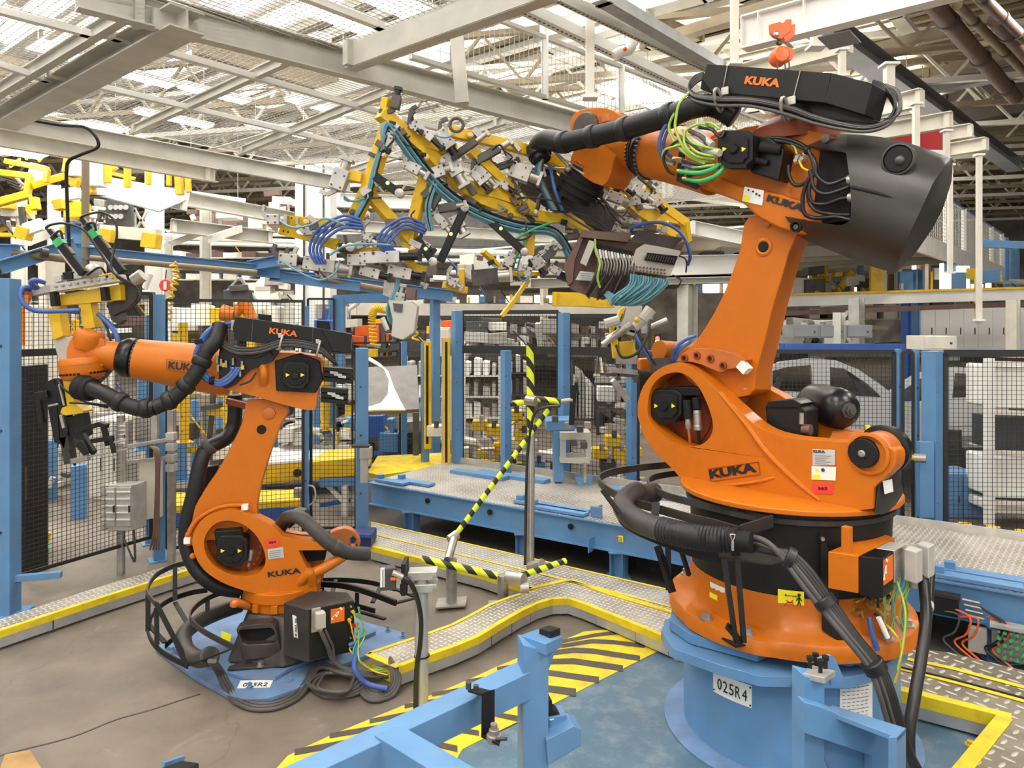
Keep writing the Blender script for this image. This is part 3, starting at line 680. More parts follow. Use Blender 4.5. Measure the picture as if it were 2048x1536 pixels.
tb(big,'air_hose','green_yellow',lambda a,b,c:R(a,b,c),[(1790,1150,3.6),(1810,1220,3.5),(1806,1290,3.45),(1795,1340,3.42)],.006,6)
tb(big,'air_hose','hose_blue',lambda a,b,c:R(a,b,c),[(1738,1235,3.6),(1745,1270,3.56),(1755,1300,3.55)],.014,8)
tb(big,'air_hose','cable_black',lambda a,b,c:R(a,b,c),[(1748,1165,3.58),(1755,1190,3.56),(1756,1215,3.56)],.007,6)
# access panel + stickers on the column cover
def onc(a,z,r=.56,C=C2): return V((C.x+r*math.cos(a),C.y+r*math.sin(a),z))
def cpatch(root,a0,a1,z0,z1,r,m_,name='sticker',C=C2,n=8):
    vs=[]
    for i in range(n+1):
        a=a0+(a1-a0)*i/n
        for z in(z0,z1):
            for rr in(r,r+.003): vs.append(onc(a,z,rr,C))
    fs=[]
    for i in range(n):
        o=4*i; fs+=[(o+1,o+5,o+7,o+3),(o,o+2,o+6,o+4),(o+2,o+3,o+7,o+6),(o,o+4,o+5,o+1)]
    fs+=[(0,1,3,2),(4*n,4*n+2,4*n+3,4*n+1)]
    return MB().add(vs,fs).build(name,m_,root,angle=60)
def angof(px,C,r):
    best=None
    for i in range(3600):
        a=-PI+2*PI*i/3600; x=C.x+r*math.cos(a); y=C.y+r*math.sin(a)
        if (x*math.cos(a)+y*math.sin(a))-(C.x*math.cos(a)+C.y*math.sin(a))>0 and (V((x,y,0)).dot(V((math.cos(a),math.sin(a),0))))>0: continue
        e=abs(HX+F*x/y-px)
        if best is None or e<best[0]: best=(e,a)
    return best[1]
def zat(px,py,C,r):
    a=angof(px,C,r); y=C.y+r*math.sin(a); return CH-(py-HY)/F*y
a0,a1=angof(1556,C2,.545),angof(1608,C2,.545)
yl=cpatch(dr,a0,a1,zat(1580,1214,C2,.545),zat(1580,1181,C2,.545),.545,'label_yellow','warning_sticker')
am=angof(1598,C2,.55); zz=zat(1598,1200,C2,.55)
mb=MB(); t=V((-math.sin(am),math.cos(am),0)); c=onc(am,zz,.551); mb.ball(c+UP*.026,.008); 
for p,q in(((0,.016),(0,-.005)),((0,-.005),(-.009,-.03)),((0,-.005),(.009,-.03)),((0,.014),(-.014,-.004)),((0,.014),(.014,-.004))): mb.bar(c+t*p[0]+UP*p[1],c+t*q[0]+UP*q[1],.005,.004)
mb.build('standing_figure','text_black',yl)
am=angof(1580,C2,.55); c=onc(am,zat(1580,1206,C2,.55),.551); t=V((-math.sin(am),math.cos(am),0)); mb=MB()
for p,q in(((-.012,.0),(.012,.004)),((.012,.004),(.02,-.014)),((-.012,0),(-.03,-.016)),((.0,.002),(-.018,.012)),((.0,.0),(.014,.016))): mb.bar(c+t*p[0]+UP*p[1],c+t*q[0]+UP*q[1],.005,.004)
mb.build('falling_figure','red',yl)
am=angof(1570,C2,.55); c=onc(am,zat(1563,1192,C2,.55),.5505)
text('Ernpb','handwriting','text_black',c,t,UP,.012,yl,w=.06)
a0,a1=angof(1421,C2,.545),angof(1450,C2,.545); wl=cpatch(dr,a0,a1,zat(1435,1203,C2,.545),zat(1435,1170,C2,.545),.545,'label_white')
a1=angof(1435,C2,.548); cpatch(wl,a0,a1,zat(1430,1198,C2,.545),zat(1430,1188,C2,.545),.549,'label_yellow','warning_patch')
# black side plate on the cover
a0,a1=angof(1640,C2,.56),angof(1672,C2,.56)
MB().add([onc(a0,1.28,.565),onc(a1,1.10,.575),onc(a1,.80,.60),onc(angof(1690,C2,.6),.72,.66),onc(a0,.80,.60),onc(a0,1.28,.555),onc(a1,1.10,.56),onc(a1,.80,.585),onc(angof(1690,C2,.6),.72,.645),onc(a0,.80,.585)],[(0,1,2,3,4),(9,8,7,6,5),(0,5,6,1),(1,6,7,2),(2,7,8,3),(3,8,9,4),(4,9,5,0)]).build('side_plate','black',big)
mb=MB()
for z,a in((1.25,a0+.01),(1.08,a1-.02),(.84,a1-.01),(.90,a0+.02)): mb.lathe(onc(a,z,.575),V((math.cos(a),math.sin(a),0)),[(.010,-.01),(.010,.01)],8)
mb.builds('plate_screw','steel',dr)

# ================= pedestal =================
ped=thing('robot_pedestal','round blue steel pedestal with white plate 025R4 under the large robot','pedestal',(C2.x,C2.y,0))
MB().lathe(C2,UP,[(.70,.006),(.70,.014),(.60,.022)],72).build('base_ring','blue_dusty',ped,angle=30)
pd=MB().lathe(C2,UP,[(.585,.012),(.585,.50),(.585,.56)],72).build('drum','blue',ped,angle=30)
mb=MB(); oct_=[]
def G2(px,py,z): return G(px,py,z)
tz=.655
pl=[(1322,1232),(1345,1292),(1440,1320),(1520,1352),(1660,1357),(1745,1345),(1808,1290),(1812,1262),(1700,1200),(1420,1200)]
mb.prism([G(x,y,tz-.06) for x,y in [(1322,1262),(1345,1296),(1440,1330),(1520,1352),(1700,1356),(1752,1340),(1815,1300),(1820,1262),(1760,1215),(1380,1215),(1330,1240)]],V((0,0,-.055)))
tpz=mb.build('top_plate','blue',ped,bevel=.004)
mb=MB(); mb.prism([G(x,y,tz) for x,y in [(1344,1212),(1340,1240),(1380,1268),(1515,1303),(1545,1290),(1700,1312),(1790,1290),(1780,1240),(1600,1200)]],V((0,0,-.055)),); mb.build('adapter_plate','blue',tpz,bevel=.004)
mb=MB(); mb.bar(G(1720,1310,.66)-UP*.03,G(1808,1262,.66)-UP*.03,.10,.06); mb.build('corner_lug','blue_dusty',tpz,bevel=.005)
a0,a1=angof(1426,C2,.59),angof(1503,C2,.59); z1=zat(1460,1356,C2,.59); z0=zat(1460,1400,C2,.59)
np_=cpatch(pd,a0,a1,z0,z1,.586,'white','nameplate',C2,10)
def ctext(root,s_,m_,a0,a1,z,h,r,C=C2,name='lettering',bold=0):
    "text wrapped on the drum"
    n_=len(s_)
    for i,ch in enumerate(s_):
        if ch==' ': continue
        aa=a0+(a1-a0)*i/n_; ab=a0+(a1-a0)*(i+.78)/n_; p=onc(aa,z,r,C); q=onc(ab,z,r,C)
        text(ch,name,m_,p,(q-p).normalized(),UP,h,root,w=(q-p).length*(.95 if ch!='1' else .4),bold=bold)
ctext(np_,'025R4','text_black',a0+(a1-a0)*.14,a0+(a1-a0)*.94,z0+.028,(z1-z0)*.5,.5915,name='plate_lettering')
mb=MB()
for a in(a0+.012,a1-.012):
    for z in(z0+.012,z1-.012): mb.ball(onc(a,z,.59),.005,8)
mb.builds('rivet','text_black',np_)
mb=MB(); mb.lathe(C2,UP,[(.586,.30),(.5885,.302),(.5885,.306),(.586,.308)],48,math.radians(-170),math.radians(-60)); 
# paper label with maker text at the right of the drum
a0,a1=angof(1680,C2,.59),angof(1745,C2,.59); zt_=zat(1700,1352,C2,.59)
pp=cpatch(pd,a0,a1,zt_-.27,zt_,.587,'label_white','paper_label'); hd=cpatch(pp,a0-.02,a1-.05,zt_-.035,zt_+.005,.591,'label_grey','label_header')
ctext(hd,'VDL Steelweld'.replace(' ','  ')[:13],'hose_blue',a0-.01,a1-.07,zt_-.028,.022,.5945,name='header_lettering',bold=.02)
mb=MB()
for i in range(9):
    z=zt_-.06-i*.018; 
    for k in range(6): mb.bar(onc(a0+.02+(a1-a0-.06)*k/6,z,.592),onc(a0+.02+(a1-a0-.06)*(k+.8-(i%3)*.15)/6,z,.592),.003,.002)
mb.build('print_lines','text_grey',pp)
mb=MB(); mb.lathe(R(1603,1383,3.52),V((-.3,-1,0)),[(.045,-.02),(.045,.012),(.035,.016)],28); mb.build('drum_cover_disc','brown_metal',ped,angle=30)

# thick cables down to the floor
def Rr(*p): return R(*p)
bun=thing('cable_bundle','black bundle of thick taped cables hanging down in front of the big robot base','cable',(2.6,3.3,0))
for i in range(6):
    k=i-2.5; dx=k*2.6
    mm='cable_grey' if i in(0,2) else 'cable_black'
    pts=[R(1490+abs(k)*1,1082+k*4,3.50),R(1530,1092+k*4,3.42),R(1572+dx,1110-k*2.,3.38),R(1605+dx*2,1145-k*3,3.33),R(1650+dx*2,1205-k*2,3.27),R(1700+dx*2,1270,3.20),R(1748+dx*2,1330,3.15),R(1770+dx*2,1380,3.12),R(1788+dx*2,1440,3.12),R(1806+dx*2,1500,3.14),R(1830+dx*3,1560,3.2),R(1850+dx*3,1620,3.25)]
    MB().tube(pts,.0145,8,6).build('cable',mm,bun,angle=80)
mb=MB()
for a,b in(((1571,1111,3.38),(1586,1119,3.37)),((1644,1196,3.275),(1656,1212,3.26)),((1742,1322,3.155),(1754,1342,3.15))):
    p,q=R(*a),R(*b); mb.lathe(p,q-p,[(.046,0),(.05,.005),(.05,(q-p).length)],20)
mb.builds('tape_wrap','cable_black',bun)
b2=thing('power_cable','thick black power cable hanging from the grey plugs to the floor','cable',(2.3,3.0,0))
MB().tube([R(1846,1150,3.62),R(1850,1190,3.55),R(1852,1240,3.45),R(1842,1320,3.35),R(1828,1400,3.25),R(1818,1470,3.2),R(1822,1540,3.2),R(1838,1620,3.25)],.026,12,6).build('cable_sheath','cable_black',b2,angle=80)
MB().tube([R(1862,1145,3.70),R(1860,1180,3.62),R(1856,1235,3.5)],.020,10,6).build('cable_sheath','cable_black',b2,angle=80)
MB().cyl(R(1853,1205,3.53),R(1853,1217,3.51),.032).build('identification_band','label_grey',b2)

# ================= cable guide of the big robot =================
cg=thing('cable_guide','black curved cable guide with corrugated hose around the large robot','cable guide',(.75,4.5,.7))
zr=1.36
def gz(l,z): return cr([G(x,y,z) for x,y in l],6)
outer=[(1480,1063),(1430,1048),(1380,1036),(1330,1022),(1280,1008),(1240,993),(1213,978),(1198,962),(1204,952),(1230,943),(1290,934),(1345,929)]
inner=[(1545,1042),(1500,1030),(1440,1018),(1380,1004),(1335,992),(1308,978),(1296,966),(1306,955),(1340,948),(1378,945)]
mb=MB(); mb.strip(gz(outer,1.33),UP,.012,.045); mb.strip(gz(inner,1.33),UP,.012,.040); mb.bar(G(1480,1063,1.33),G(1545,1042,1.33),.012,.06); mb.builds('upper_rail','charcoal_metal',cg)
lower=[(1436,1117),(1390,1105),(1340,1088),(1290,1068),(1258,1052),(1240,1036),(1235,1020)]
mb=MB(); mb.strip(gz(lower,1.18),UP,.012,.050); mb.build('lower_rail','black',cg)
mb=MB(); mb.prism([G(x,y,1.16) for x,y in [(1436,1119),(1540,1130),(1578,1122),(1500,1105),(1420,1095),(1360,1080),(1330,1090)]],V((0,0,.008))); mb.build('tray_floor','charcoal_metal',cg)
mb=MB()
for a,b in(((1318,1035),(1350,1085)),((1205,975),(1240,1028)),((1470,1065),(1472,1112)),((1312,1000),(1310,1030))): mb.bar(R(a[0],a[1]+5,3.86 if a[0]<1400 else 3.5),R(b[0],b[1],3.80 if a[0]<1400 else 3.5),.04,.008,up=(0,0,1))
mb.builds('guide_upright','black',cg)
mb=MB()
for a,b,w in(((1448,1118,3.46),(1472,1285,3.40),.022),((1474,1115,3.44),(1488,1285,3.38),.022),((1315,1092,3.95),(1345,1185,3.85),.03),((1336,1096,3.95),(1337,1180,3.9),.03),((1362,1100,4.0),(1378,1150,4.05),.02)): mb.bar(R(*a),R(*b),w,w)
mb.bar(R(1453,1250,3.41),R(1485,1288,3.38),.06,.01); mb.hexa(G(1478,1282,.70),V((.06,.02,0)),V((-.02,.05,0)),UP*.004)
mb.builds('support_leg','black',cg)
hz=[(1270,985,4.15,),(1246,1010,4.02),(1270,1038,3.85),(1320,1058,3.72),(1370,1070,3.62),(1420,1078,3.55),(1462,1080,3.5)]
hh=MB().hose([R(*p) for p in hz[3:]],.062,.018,20,.12).build('corrugated_hose','rubber',cg,angle=75)
MB().tube([R(*p) for p in [(1310,985,4.4),(1280,990,4.3)]+hz[:5]],.060,18,6).build('hose_bend','hose_grey',cg,angle=75)
MB().lathe(R(1463,1080,3.5),R(1497,1084,3.45)-R(1463,1080,3.5),[(.06,0),(.06,.03),(.05,.035),(.05,.10)],20).build('hose_end_clamp','black_matt',cg,angle=30)
mb=MB(); ck=R(1465,1082,3.40)
mb.tube([ck+V((-.012,0,.03)),ck+V((.012,0,.03)),ck+V((0,0,0)),ck+V((-.012,0,.03))],.003,6,2); mb.bar(ck+V((0,0,0)),ck+V((0,0,-.045)),.012,.008); mb.build('toggle_latch','steel',cg)
# ================= small robot on the floor =================
C1=V((-1.645,5.20,0)); P1=PL(556,1100,4.99,-12)
sm=thing('industrial_robot','smaller orange industrial robot bolted to a dusty blue floor plate','robot',(C1.x,C1.y,.055))
# cast base frame
def ring4(pts,z): return [G(x,y,z) for x,y in pts]
zt1=.34
top=ring4([(470,1250),(560,1258),(640,1215),(660,1185),(500,1180),(455,1215)],zt1)
bot=ring4([(438,1325),(600,1332),(760,1270),(740,1225),(470,1215),(400,1260)],.06)
bot=[V((C1.x+u,C1.y+v,.06)) for u,v in ((-.26,-.36),(.14,-.44),(.48,-.22),(.40,.32),(-.20,.36),(-.34,.02))]
top=[V((C1.x+(p.x-C1.x)*.66,C1.y+(p.y-C1.y)*.66,zt1)) for p in bot]
b1=MB().prism(top,V((0,0,-.3)),back=bot).build('base_frame','charcoal_metal',sm,bevel=.02,seg=2)
# front lug with the slot
Lf=[G(474,1268,.33),G(547,1262,.33),G(578,1316,.07),G(486,1326,.07)]
PLg=PL(520,1290,4.80,-6)
lug=[(472,1258),(482,1253),(540,1246),(550,1252),(566,1312),(486,1322)]
slot=[(477,1265),(482,1260),(540,1256),(548,1262),(553,1278),(548,1287),(495,1290),(485,1286)]
MB().prism(PLg.pts(lug,0),dk(PLg,.10),[PLg.pts(slot,0)]).build('front_lug','charcoal_metal',b1,bevel=.008)
MB().prism(PLg.pts(slot,-.06),dk(PLg,.01)).build('slot_back','black_matt',b1)
ft=MB().prism([G(486,1322,.075),G(566,1312,.075),G(584,1318,.075),G(578,1328,.075),G(455,1338,.075),G(458,1332,.075)],V((0,0,-.015))).build('foot_flange','charcoal_metal',b1,bevel=.003)
mb=MB()
for x,y in((508,1318),(549,1318),(521,1332)): bolt(mb,G(x,y,.076),UP,.018,.028)
mb.builds('anchor_bolt','steel',b1)
sticker(b1,PLg,[(443,1262),(463,1270),(460,1286),(442,1278)],'label_yellow',-.06)
# connection box
zt=.50
T_=[G(567,1206,zt),G(613,1217,zt),G(716,1197,zt),G(704,1184,zt),G(632,1178,zt)]
T_=[G(567,1206,zt),G(613,1219,zt),G(708,1200,zt),G(695,1184,zt),G(620,1182,zt)]
cb=MB().prism(T_,V((0,0,-.34))).build('connection_box','charcoal_metal',sm,bevel=.006)
a,b=T_[1],T_[2]; dd=(b-a).normalized(); nn=V((dd.y,-dd.x,0)); 
fp=MB().prism([a+dd*.02+nn*.004-UP*.01,b+nn*.004-UP*.01,b+nn*.004-UP*.33,a+dd*.02+nn*.004-UP*.33],-nn*.004).build('front_panel','black',cb)
_oa,_od,_on=a,dd,nn
def onb(u,v,o=0): return _oa+_od*u-UP*v+_on*(o+.008)
MB().prism([onb(.155,.03),onb(.245,.03),onb(.245,.12),onb(.155,.12)],-nn*.004).build('sticker','text_orange',fp)
text('rp1','tag_lettering','white',onb(.17,.105,.002),(dd*.75+UP*.65).normalized(),(-dd*.65+UP*.75).normalized(),.03,fp,w=.09,bold=.02)
mb=MB(); mb.hexa(onb(.075,.065,.035),dd*.03,nn*.032,UP*.05); pg=mb.build('plug_housing','grey_machine',fp,bevel=.006)
mb=MB(); mb.hexa(onb(.055,.07,.012),dd*.03,nn*.01,UP*.075); mb.build('plug_frame','alu',fp,bevel=.003)
mb=MB(); mb.cyl(onb(.075,.115,.03),onb(.078,.135,.03),.017); mb.build('cable_gland','alu',pg)
mb=MB(); random.seed(5)
for i in range(16):
    u=.285+.05*(i%2)+random.uniform(-.01,.01); v=.035+.017*i; mb.cyl(onb(u,v,-.004),onb(u,v,.012),.006,n=8)
mb.builds('socket','alu',fp)
for u,v in((.30,.07),(.275,.118)): MB().cyl(onb(u,v,0),onb(u,v,.02),.011,n=12).build('yellow_cap','yellow',fp)
MB().prism([onb(.285,.15),(onb(.33,.15)),onb(.33,.175),onb(.285,.175)],nn*.012).build('socket_cover','red',fp)
aL,bL=T_[0],T_[1]; dl=(bL-aL).normalized(); nl=V((dl.y,-dl.x,0))
MB().prism([aL+dl*.085-UP*.06+nl*.004,aL+dl*.12-UP*.06+nl*.004,aL+dl*.135-UP*.20+nl*.004,aL+dl*.10-UP*.20+nl*.004],-nl*.003).build('sticker','label_white',cb)
text('18 G6A 00','number_lettering','text_black',aL+dl*.128-UP*.195+nl*.007,UP,-dl,.014,cb,w=.12,bold=.01)
# turntable and rotating ring
tz0=.335
rg=MB().lathe(C1,UP,[(.245,tz0),(.245,.40),(.265,.405),(.265,.475),(.25,.48)],56).build('turntable','orange',sm,bevel=.004,angle=30)
mb=MB()
for i in range(12):
    aa=2*PI*i/12+.1; c=V((C1.x+.255*math.cos(aa),C1.y+.255*math.sin(aa),.375)); mb.hexa(c,V((math.cos(aa),math.sin(aa),0))*.02,V((-math.sin(aa),math.cos(aa),0))*.022,UP*.028)
mb.builds('ring_stop','orange',rg,bevel=.003)
MB().tube([P1(495,1212,-.05),P1(480,1207,.0),P1(470,1205,.02),P1(468,1212,.02)],.028,10).build('stop_arm','orange_worn',rg)
# carousel housing
rg1=[(388,1104),(384,1083),(389,1062),(402,1042),(422,1029),(446,1021),(468,1020),(497,1029),(526,1041),(548,1056),(566,1073),(596,1079),(637,1084),(652,1089),(656,1100),(597,1101),(606,1120),(617,1141),(630,1163),(634,1184),(600,1192),(545,1194),(514,1188),(484,1180),(455,1170),(430,1157),(408,1140),(395,1122)]
ho1=[(408,1087),(413,1068),(430,1048),(456,1041),(484,1048),(508,1066),(524,1091),(531,1116),(527,1136),(512,1149),(484,1153),(455,1147),(429,1132),(413,1111)]
h1=MB().prism(P1.pts(smooth(rg1[:11],3,False)+rg1[11:20]+smooth(rg1[20:],2,False),0),dk(P1,.10),[P1.pts(smooth(ho1,3),0)]).build('carousel_housing','orange',sm,bevel=.020,seg=4,angle=40)
rr1=[(395,1060),(410,1036),(440,1018),(470,1016),(500,1024),(540,1042),(570,1062),(600,1068),(636,1074),(648,1120),(634,1184),(545,1190),(484,1176),(430,1150),(400,1110)]
MB().prism(P1.pts(smooth(rr1,2),-.34),dk(P1,.07)).build('rear_wall','orange_worn',sm,bevel=.012)
MB().prism(P1.pts([(470,1150),(600,1120),(634,1184),(600,1192),(545,1192),(490,1180)],-.08),dk(P1,.28)).build('housing_core','orange',sm)
kt=14
A=P1.pts([(402,1042),(422,1029),(446,1021),(468,1020),(497,1029),(526,1041),(548,1056),(560,1068)],-.04); B=P1.pts([(410,1036),(428,1024),(448,1017),(470,1016),(500,1024),(530,1038),(552,1052),(570,1062)],-.36); k=len(A)
MB().add(A+B+[p-UP*.04 for p in A]+[p-UP*.04 for p in B],[(i,i+1,k+i+1,k+i) for i in range(k-1)]+[(2*k+i,3*k+i,3*k+i+1,2*k+i+1) for i in range(k-1)]+[(k-1,3*k-1,4*k-1,2*k-1),(0,k,3*k,2*k)]).build('top_shell','orange',sm,angle=60)
MB().tube([P1(575,1182,-.10),P1(605,1160,-.02),P1(618,1145,.0),P1(622,1170,-.04),P1(600,1188,-.1)],.04,10).build('cast_foot','orange',sm)
c=P1(468,1096,-.14); gp=MB().lathe(c,P1.n,[(.215,-.03),(.215,0),(.195,.008),(.19,-.002),(.15,.0)],48).build('gear_plate','orange_dark',sm,angle=30)
mb=MB()
for i in range(26):
    aa=2*PI*i/26; bolt(mb,c+P1.n*.006+(P1.u*math.cos(aa)+UP*math.sin(aa))*.178,P1.n,.006,.008)
mb.builds('gear_bolt','orange',gp)
m1=motor(sm,P1,464,1102,.0,31,depth=.12,sx=1.0)
mb=MB(); mb.prism(P1.pts([(428,1062),(482,1058),(486,1070),(496,1078),(492,1092),(432,1094)],-.03),dk(P1,.08)); mb.build('motor_housing','black_gloss',m1,bevel=.008)
mb=MB(); mb.cyl(P1(503,1100,-.03),P1(500,1120,-.03),.014); mb.cyl(P1(498,1125,-.03),P1(497,1132,-.04),.010); mb.build('plug_sleeves','alu',m1)
s=sticker(h1,P1,[(530,1080),(558,1076),(560,1090),(532,1095)],'label_red'); lett(s,P1,'364','text_black',(538,1088),(552,1086),5,.007,bold=.03)
s=sticker(h1,P1,[(535,1099),(566,1094),(568,1115),(537,1119)],'label_grey')
mb=MB()
for i in range(4): mb.bar(P1(539,1103+i*4,.006),P1(562,1100+i*4,.006),.003,.002)
mb.build('print_lines','text_grey',s)
lett(h1,P1,'KUKA','text_black',(536,1155),(602,1146),11,name='brand_lettering',bold=.03)
mb=MB()
for x in(564,573): mb.lathe(P1(x,1123 if x<570 else 1121,.0),P1.n,[(.006,-.004),(.006,.004)],10)
mb.builds('indicator_dot','label_red',h1)
# rear fork and arms
MB().tube([P1(618,1150,-.02),P1(650,1135,-.02),P1(690,1110,-.05)],.036,10).build('hose_support_arm','orange',sm)
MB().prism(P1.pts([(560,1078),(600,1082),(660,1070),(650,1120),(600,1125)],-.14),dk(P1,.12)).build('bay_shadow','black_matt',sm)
oh=[(655,1068),(690,1056),(712,1066),(721,1085),(714,1098),(700,1102),(690,1092),(652,1086)]
MB().prism(P1.pts(smooth(oh,2),-.30),dk(P1,.08),[P1.pts([(698,1080),(706,1072),(714,1080),(710,1092),(702,1094)],-.30)]).build('rear_eye','orange_worn',sm,bevel=.008)
# link arm
lkF=[(500,797),(574,815),(560,850),(537,915),(520,975),(514,1012),(512,1040),(470,1080),(420,1080),(378,1092),(370,1086),(370,1068),(384,1042),(391,1012),(413,975),(440,935),(462,895),(485,845)]
Fk=P1.pts(smooth(lkF,3),-.09); Bk=P1.pts([(x+(3 if x>490 else -1),y) for x,y in smooth(lkF,3)],-.28)
l1=MB().prism(Fk,dk(P1,.2),back=Bk).build('link_arm','orange',sm,bevel=.022,seg=3)
MB().lathe(P1(523,859,-.088),P1.n,[(.032,-.01),(.032,.002)],24).build('boss_bore','black_matt',l1)
MB().lathe(P1(538,826,-.085),P1.n,[(.045,-.02),(.04,.01),(.02,.014)],24).build('pivot_screw','orange_worn',l1,angle=30)
MB().tube([P1(376,1070,-.06),P1(392,1042,-.06),P1(420,1022,-.06),P1(450,1012,-.06),P1(485,1010,-.06)],.016,10).build('stop_rail','orange',l1)
for x,y in((375,1081),(490,1014)): MB().hexa(P1(x,y,-.055),P1.u*.022,UP*.020,P1.n*.022).build('stop_buffer','white',l1,bevel=.005)
MB().ball(P1(386,1112,-.05),.022).build('cast_nub','orange',l1)
# upper arm casting
ua=[(440,776),(470,783),(514,794),(573,811),(627,821),(633,800),(640,765),(647,724),(628,712),(580,706),(520,704),(470,706),(435,712),(430,735),(432,765)]
u2=MB().prism(P1.pts(smooth(ua,2),-.02),dk(P1,.26)).build('upper_arm','orange',sm,bevel=.022,seg=3)
MB().tube([P1(525,725,-.02),P1(528,748,.02),P1(528,765,-.01)],.028,12).build('cast_lug','orange',u2)
t0=P1(445,742,-.15); t1=P1(270,717,-.15); ax1=(t1-t0).normalized()
L1=(t1-t0).length
ft_=MB().lathe(t0,ax1,[(.165,-.06),(.168,.0),(.163,.2),(.142,.45),(.135,L1-.01)],44).build('forearm_tube','orange',sm,angle=40)
KT=PL(340,722,4.55,-12)
tA,tB=P1(335,735,.0),P1(384,741,.0)
rad=.150
lett(ft_,P1,'KUKA','text_black',(336,737),(394,744),15,.016,name='brand_lettering',bold=.03)
mb=MB()
for a_,b_ in(((333,718),(396,726)),((333,718),(333,740)),((333,740),(396,748))): mb.bar(P1(*a_,.014),P1(*b_,.014),.003,.003)
mb.build('lettering_frame','orange_dark',ft_)
mb=MB(); mb.lathe(t1-ax1*.015,ax1,[(.126,0),(.12,.01),(.12,.02),(.135,.03),(.137,.06),(.125,.09),(.108,.115)],44); j1=mb.build('joint_ring','black_gloss',sm,angle=50)
mb=MB(); x,y=orth(ax1)
for i in range(30):
    aa=2*PI*i/30; mb.hexa(t1-ax1*.008+(x*math.cos(aa)+y*math.sin(aa))*.124,ax1*.008,(x*math.cos(aa)+y*math.sin(aa))*.008,(y*math.cos(aa)-x*math.sin(aa))*.007)
mb.builds('joint_bolt','dark_steel',j1)
t2=P1(178,708,-.15); L2=(t2-t1).length
MB().lathe(t1+ax1*.09,ax1,[(.104,0),(.100,.05),(.085,.12),(.080,L2-.10)],36).build('forearm_cone','orange',sm,angle=50)
wo1=[(133,715),(134,695),(146,672),(160,664),(185,668),(206,680),(212,705),(210,728),(190,738),(160,736),(138,730)]
w1_=MB().prism(P1.pts(smooth(wo1,2),-.08),dk(P1,.16)).build('wrist_housing','orange',sm,bevel=.025,seg=4)
ta=(UP*.97+P1.u*.22).normalized()
c=P1(176,684,-.13); MB().lathe(c,ta,[(.075,-.05),(.092,0),(.095,.045),(.09,.06),(.08,.075),(.06,.082)],36).build('wrist_top_drum','orange',w1_,angle=50)
mb=MB()
for i in range(8):
    aa=2*PI*i/8; x,y=orth(ta); bolt(mb,c+ta*.07+(x*math.cos(aa)+y*math.sin(aa))*.06,ta,.012,.014)
mb.builds('drum_bolt','orange_worn',w1_)
c=P1(164,725,-.13); MB().lathe(c,(-UP+P1.u*.08).normalized(),[(.125,-.035),(.138,-.02),(.14,.01),(.138,.012),(.138,.065),(.13,.09),(.12,.105),(.10,.115)],44).build('wrist_bottom_drum','orange',w1_,angle=40)
mb=MB(); dn=(-UP+P1.u*.08).normalized(); x,y=orth(dn)
for i in range(36):
    aa=2*PI*i/36
    if i%9 in(3,4): continue
    mb.hexa(c+dn*.07+(x*math.cos(aa)+y*math.sin(aa))*.136,dn*.007,(x*math.cos(aa)+y*math.sin(aa))*.004,(y*math.cos(aa)-x*math.sin(aa))*.008)
mb.builds('drum_slot','black_matt',w1_)
# motors at the elbow
em=motor(sm,P1,592,750,.07,27,depth=.10,sx=1.0)
MB().prism(P1.pts([(549,722),(600,706),(640,722),(646,760),(632,786),(552,782)],.0),dk(P1,.10)).build('motor_body','black',em,bevel=.01)
for j,(x0,y0) in enumerate(((650,748),(645,790))):
    q=MB()
    for k_ in range(3): q.prism(P1.pts([(x0-4,y0-14+k_*10),(x0+55-j*3,y0-10+k_*11),(x0+54-j*3,y0-2+k_*11),(x0-4,y0-6+k_*10)],-.02-.0*k_),dk(P1,.14))
    q=q.build('wrist_motor','black',sm,bevel=.004)
    for k_ in range(3): MB().prism(P1.pts([(x0+10+8*k_,y0-6+k_*4),(x0+26+8*k_,y0-4+k_*4),(x0+26+8*k_,y0+1+k_*4),(x0+10+8*k_,y0-1+k_*4)],.0-.012),dk(P1,.004)).build('rating_plate','label_grey',q)
# energy supply box
e=MB().prism(P1.pts([(471,633),(641,657),(700,668),(702,706),(660,704),(470,680),(465,655)],.06),dk(P1,.15)).build('energy_supply_box','black',sm,bevel=.005)
MB().prism(P1.pts([(641,657),(703,668),(700,707),(667,703)],.07),dk(P1,.17)).build('box_end_cover','black',e,bevel=.004)
MB().prism(P1.pts([(462,640),(470,640),(470,662),(462,660)],.04),dk(P1,.10)).build('cable_entry','alu',e)
lett(e,P1,'KUKA','text_orange',(538,667),(594,674),12,.064,name='brand_lettering',bold=.03)
mb=MB(); mb.bar(P1(506,638,.062),P1(503,684,.062),.004,.003); mb.bar(P1(626,656,.062),P1(624,698,.062),.004,.003); mb.build('panel_seam','dark_steel',e)
for x in(528,645): MB().prism(P1.pts([(x-12,y_:=628 if x<600 else 641),(x+14,y_+2),(x+16,y_+22),(x-12,y_+22)],-.02),dk(P1,.03)).build('box_bracket','black_matt',e,bevel=.004)
MB().prism(P1.pts([(440,690),(560,700),(545,722),(500,740),(470,770),(450,778),(438,770),(436,720)],.02),dk(P1,.06)).build('hose_bracket','black_gloss',sm,bevel=.004)
for i in range(5):
    k=i-2
    tb(sm,'supply_cable','cable_grey' if i in(1,3) else 'cable_black',P1,[(468,648+2*k,.02),(448,652+3*k,.05),(438,668+3*k,.08),(446,688+3*k,.09),(475,702+3*k,.10),(520,700+3*k,.10),(562,687+3*k,.10),(600,688+3*k,.10),(640,698+3*k,.09),(665,720+2*k,.06),(674,730,.02)],.0085,7)
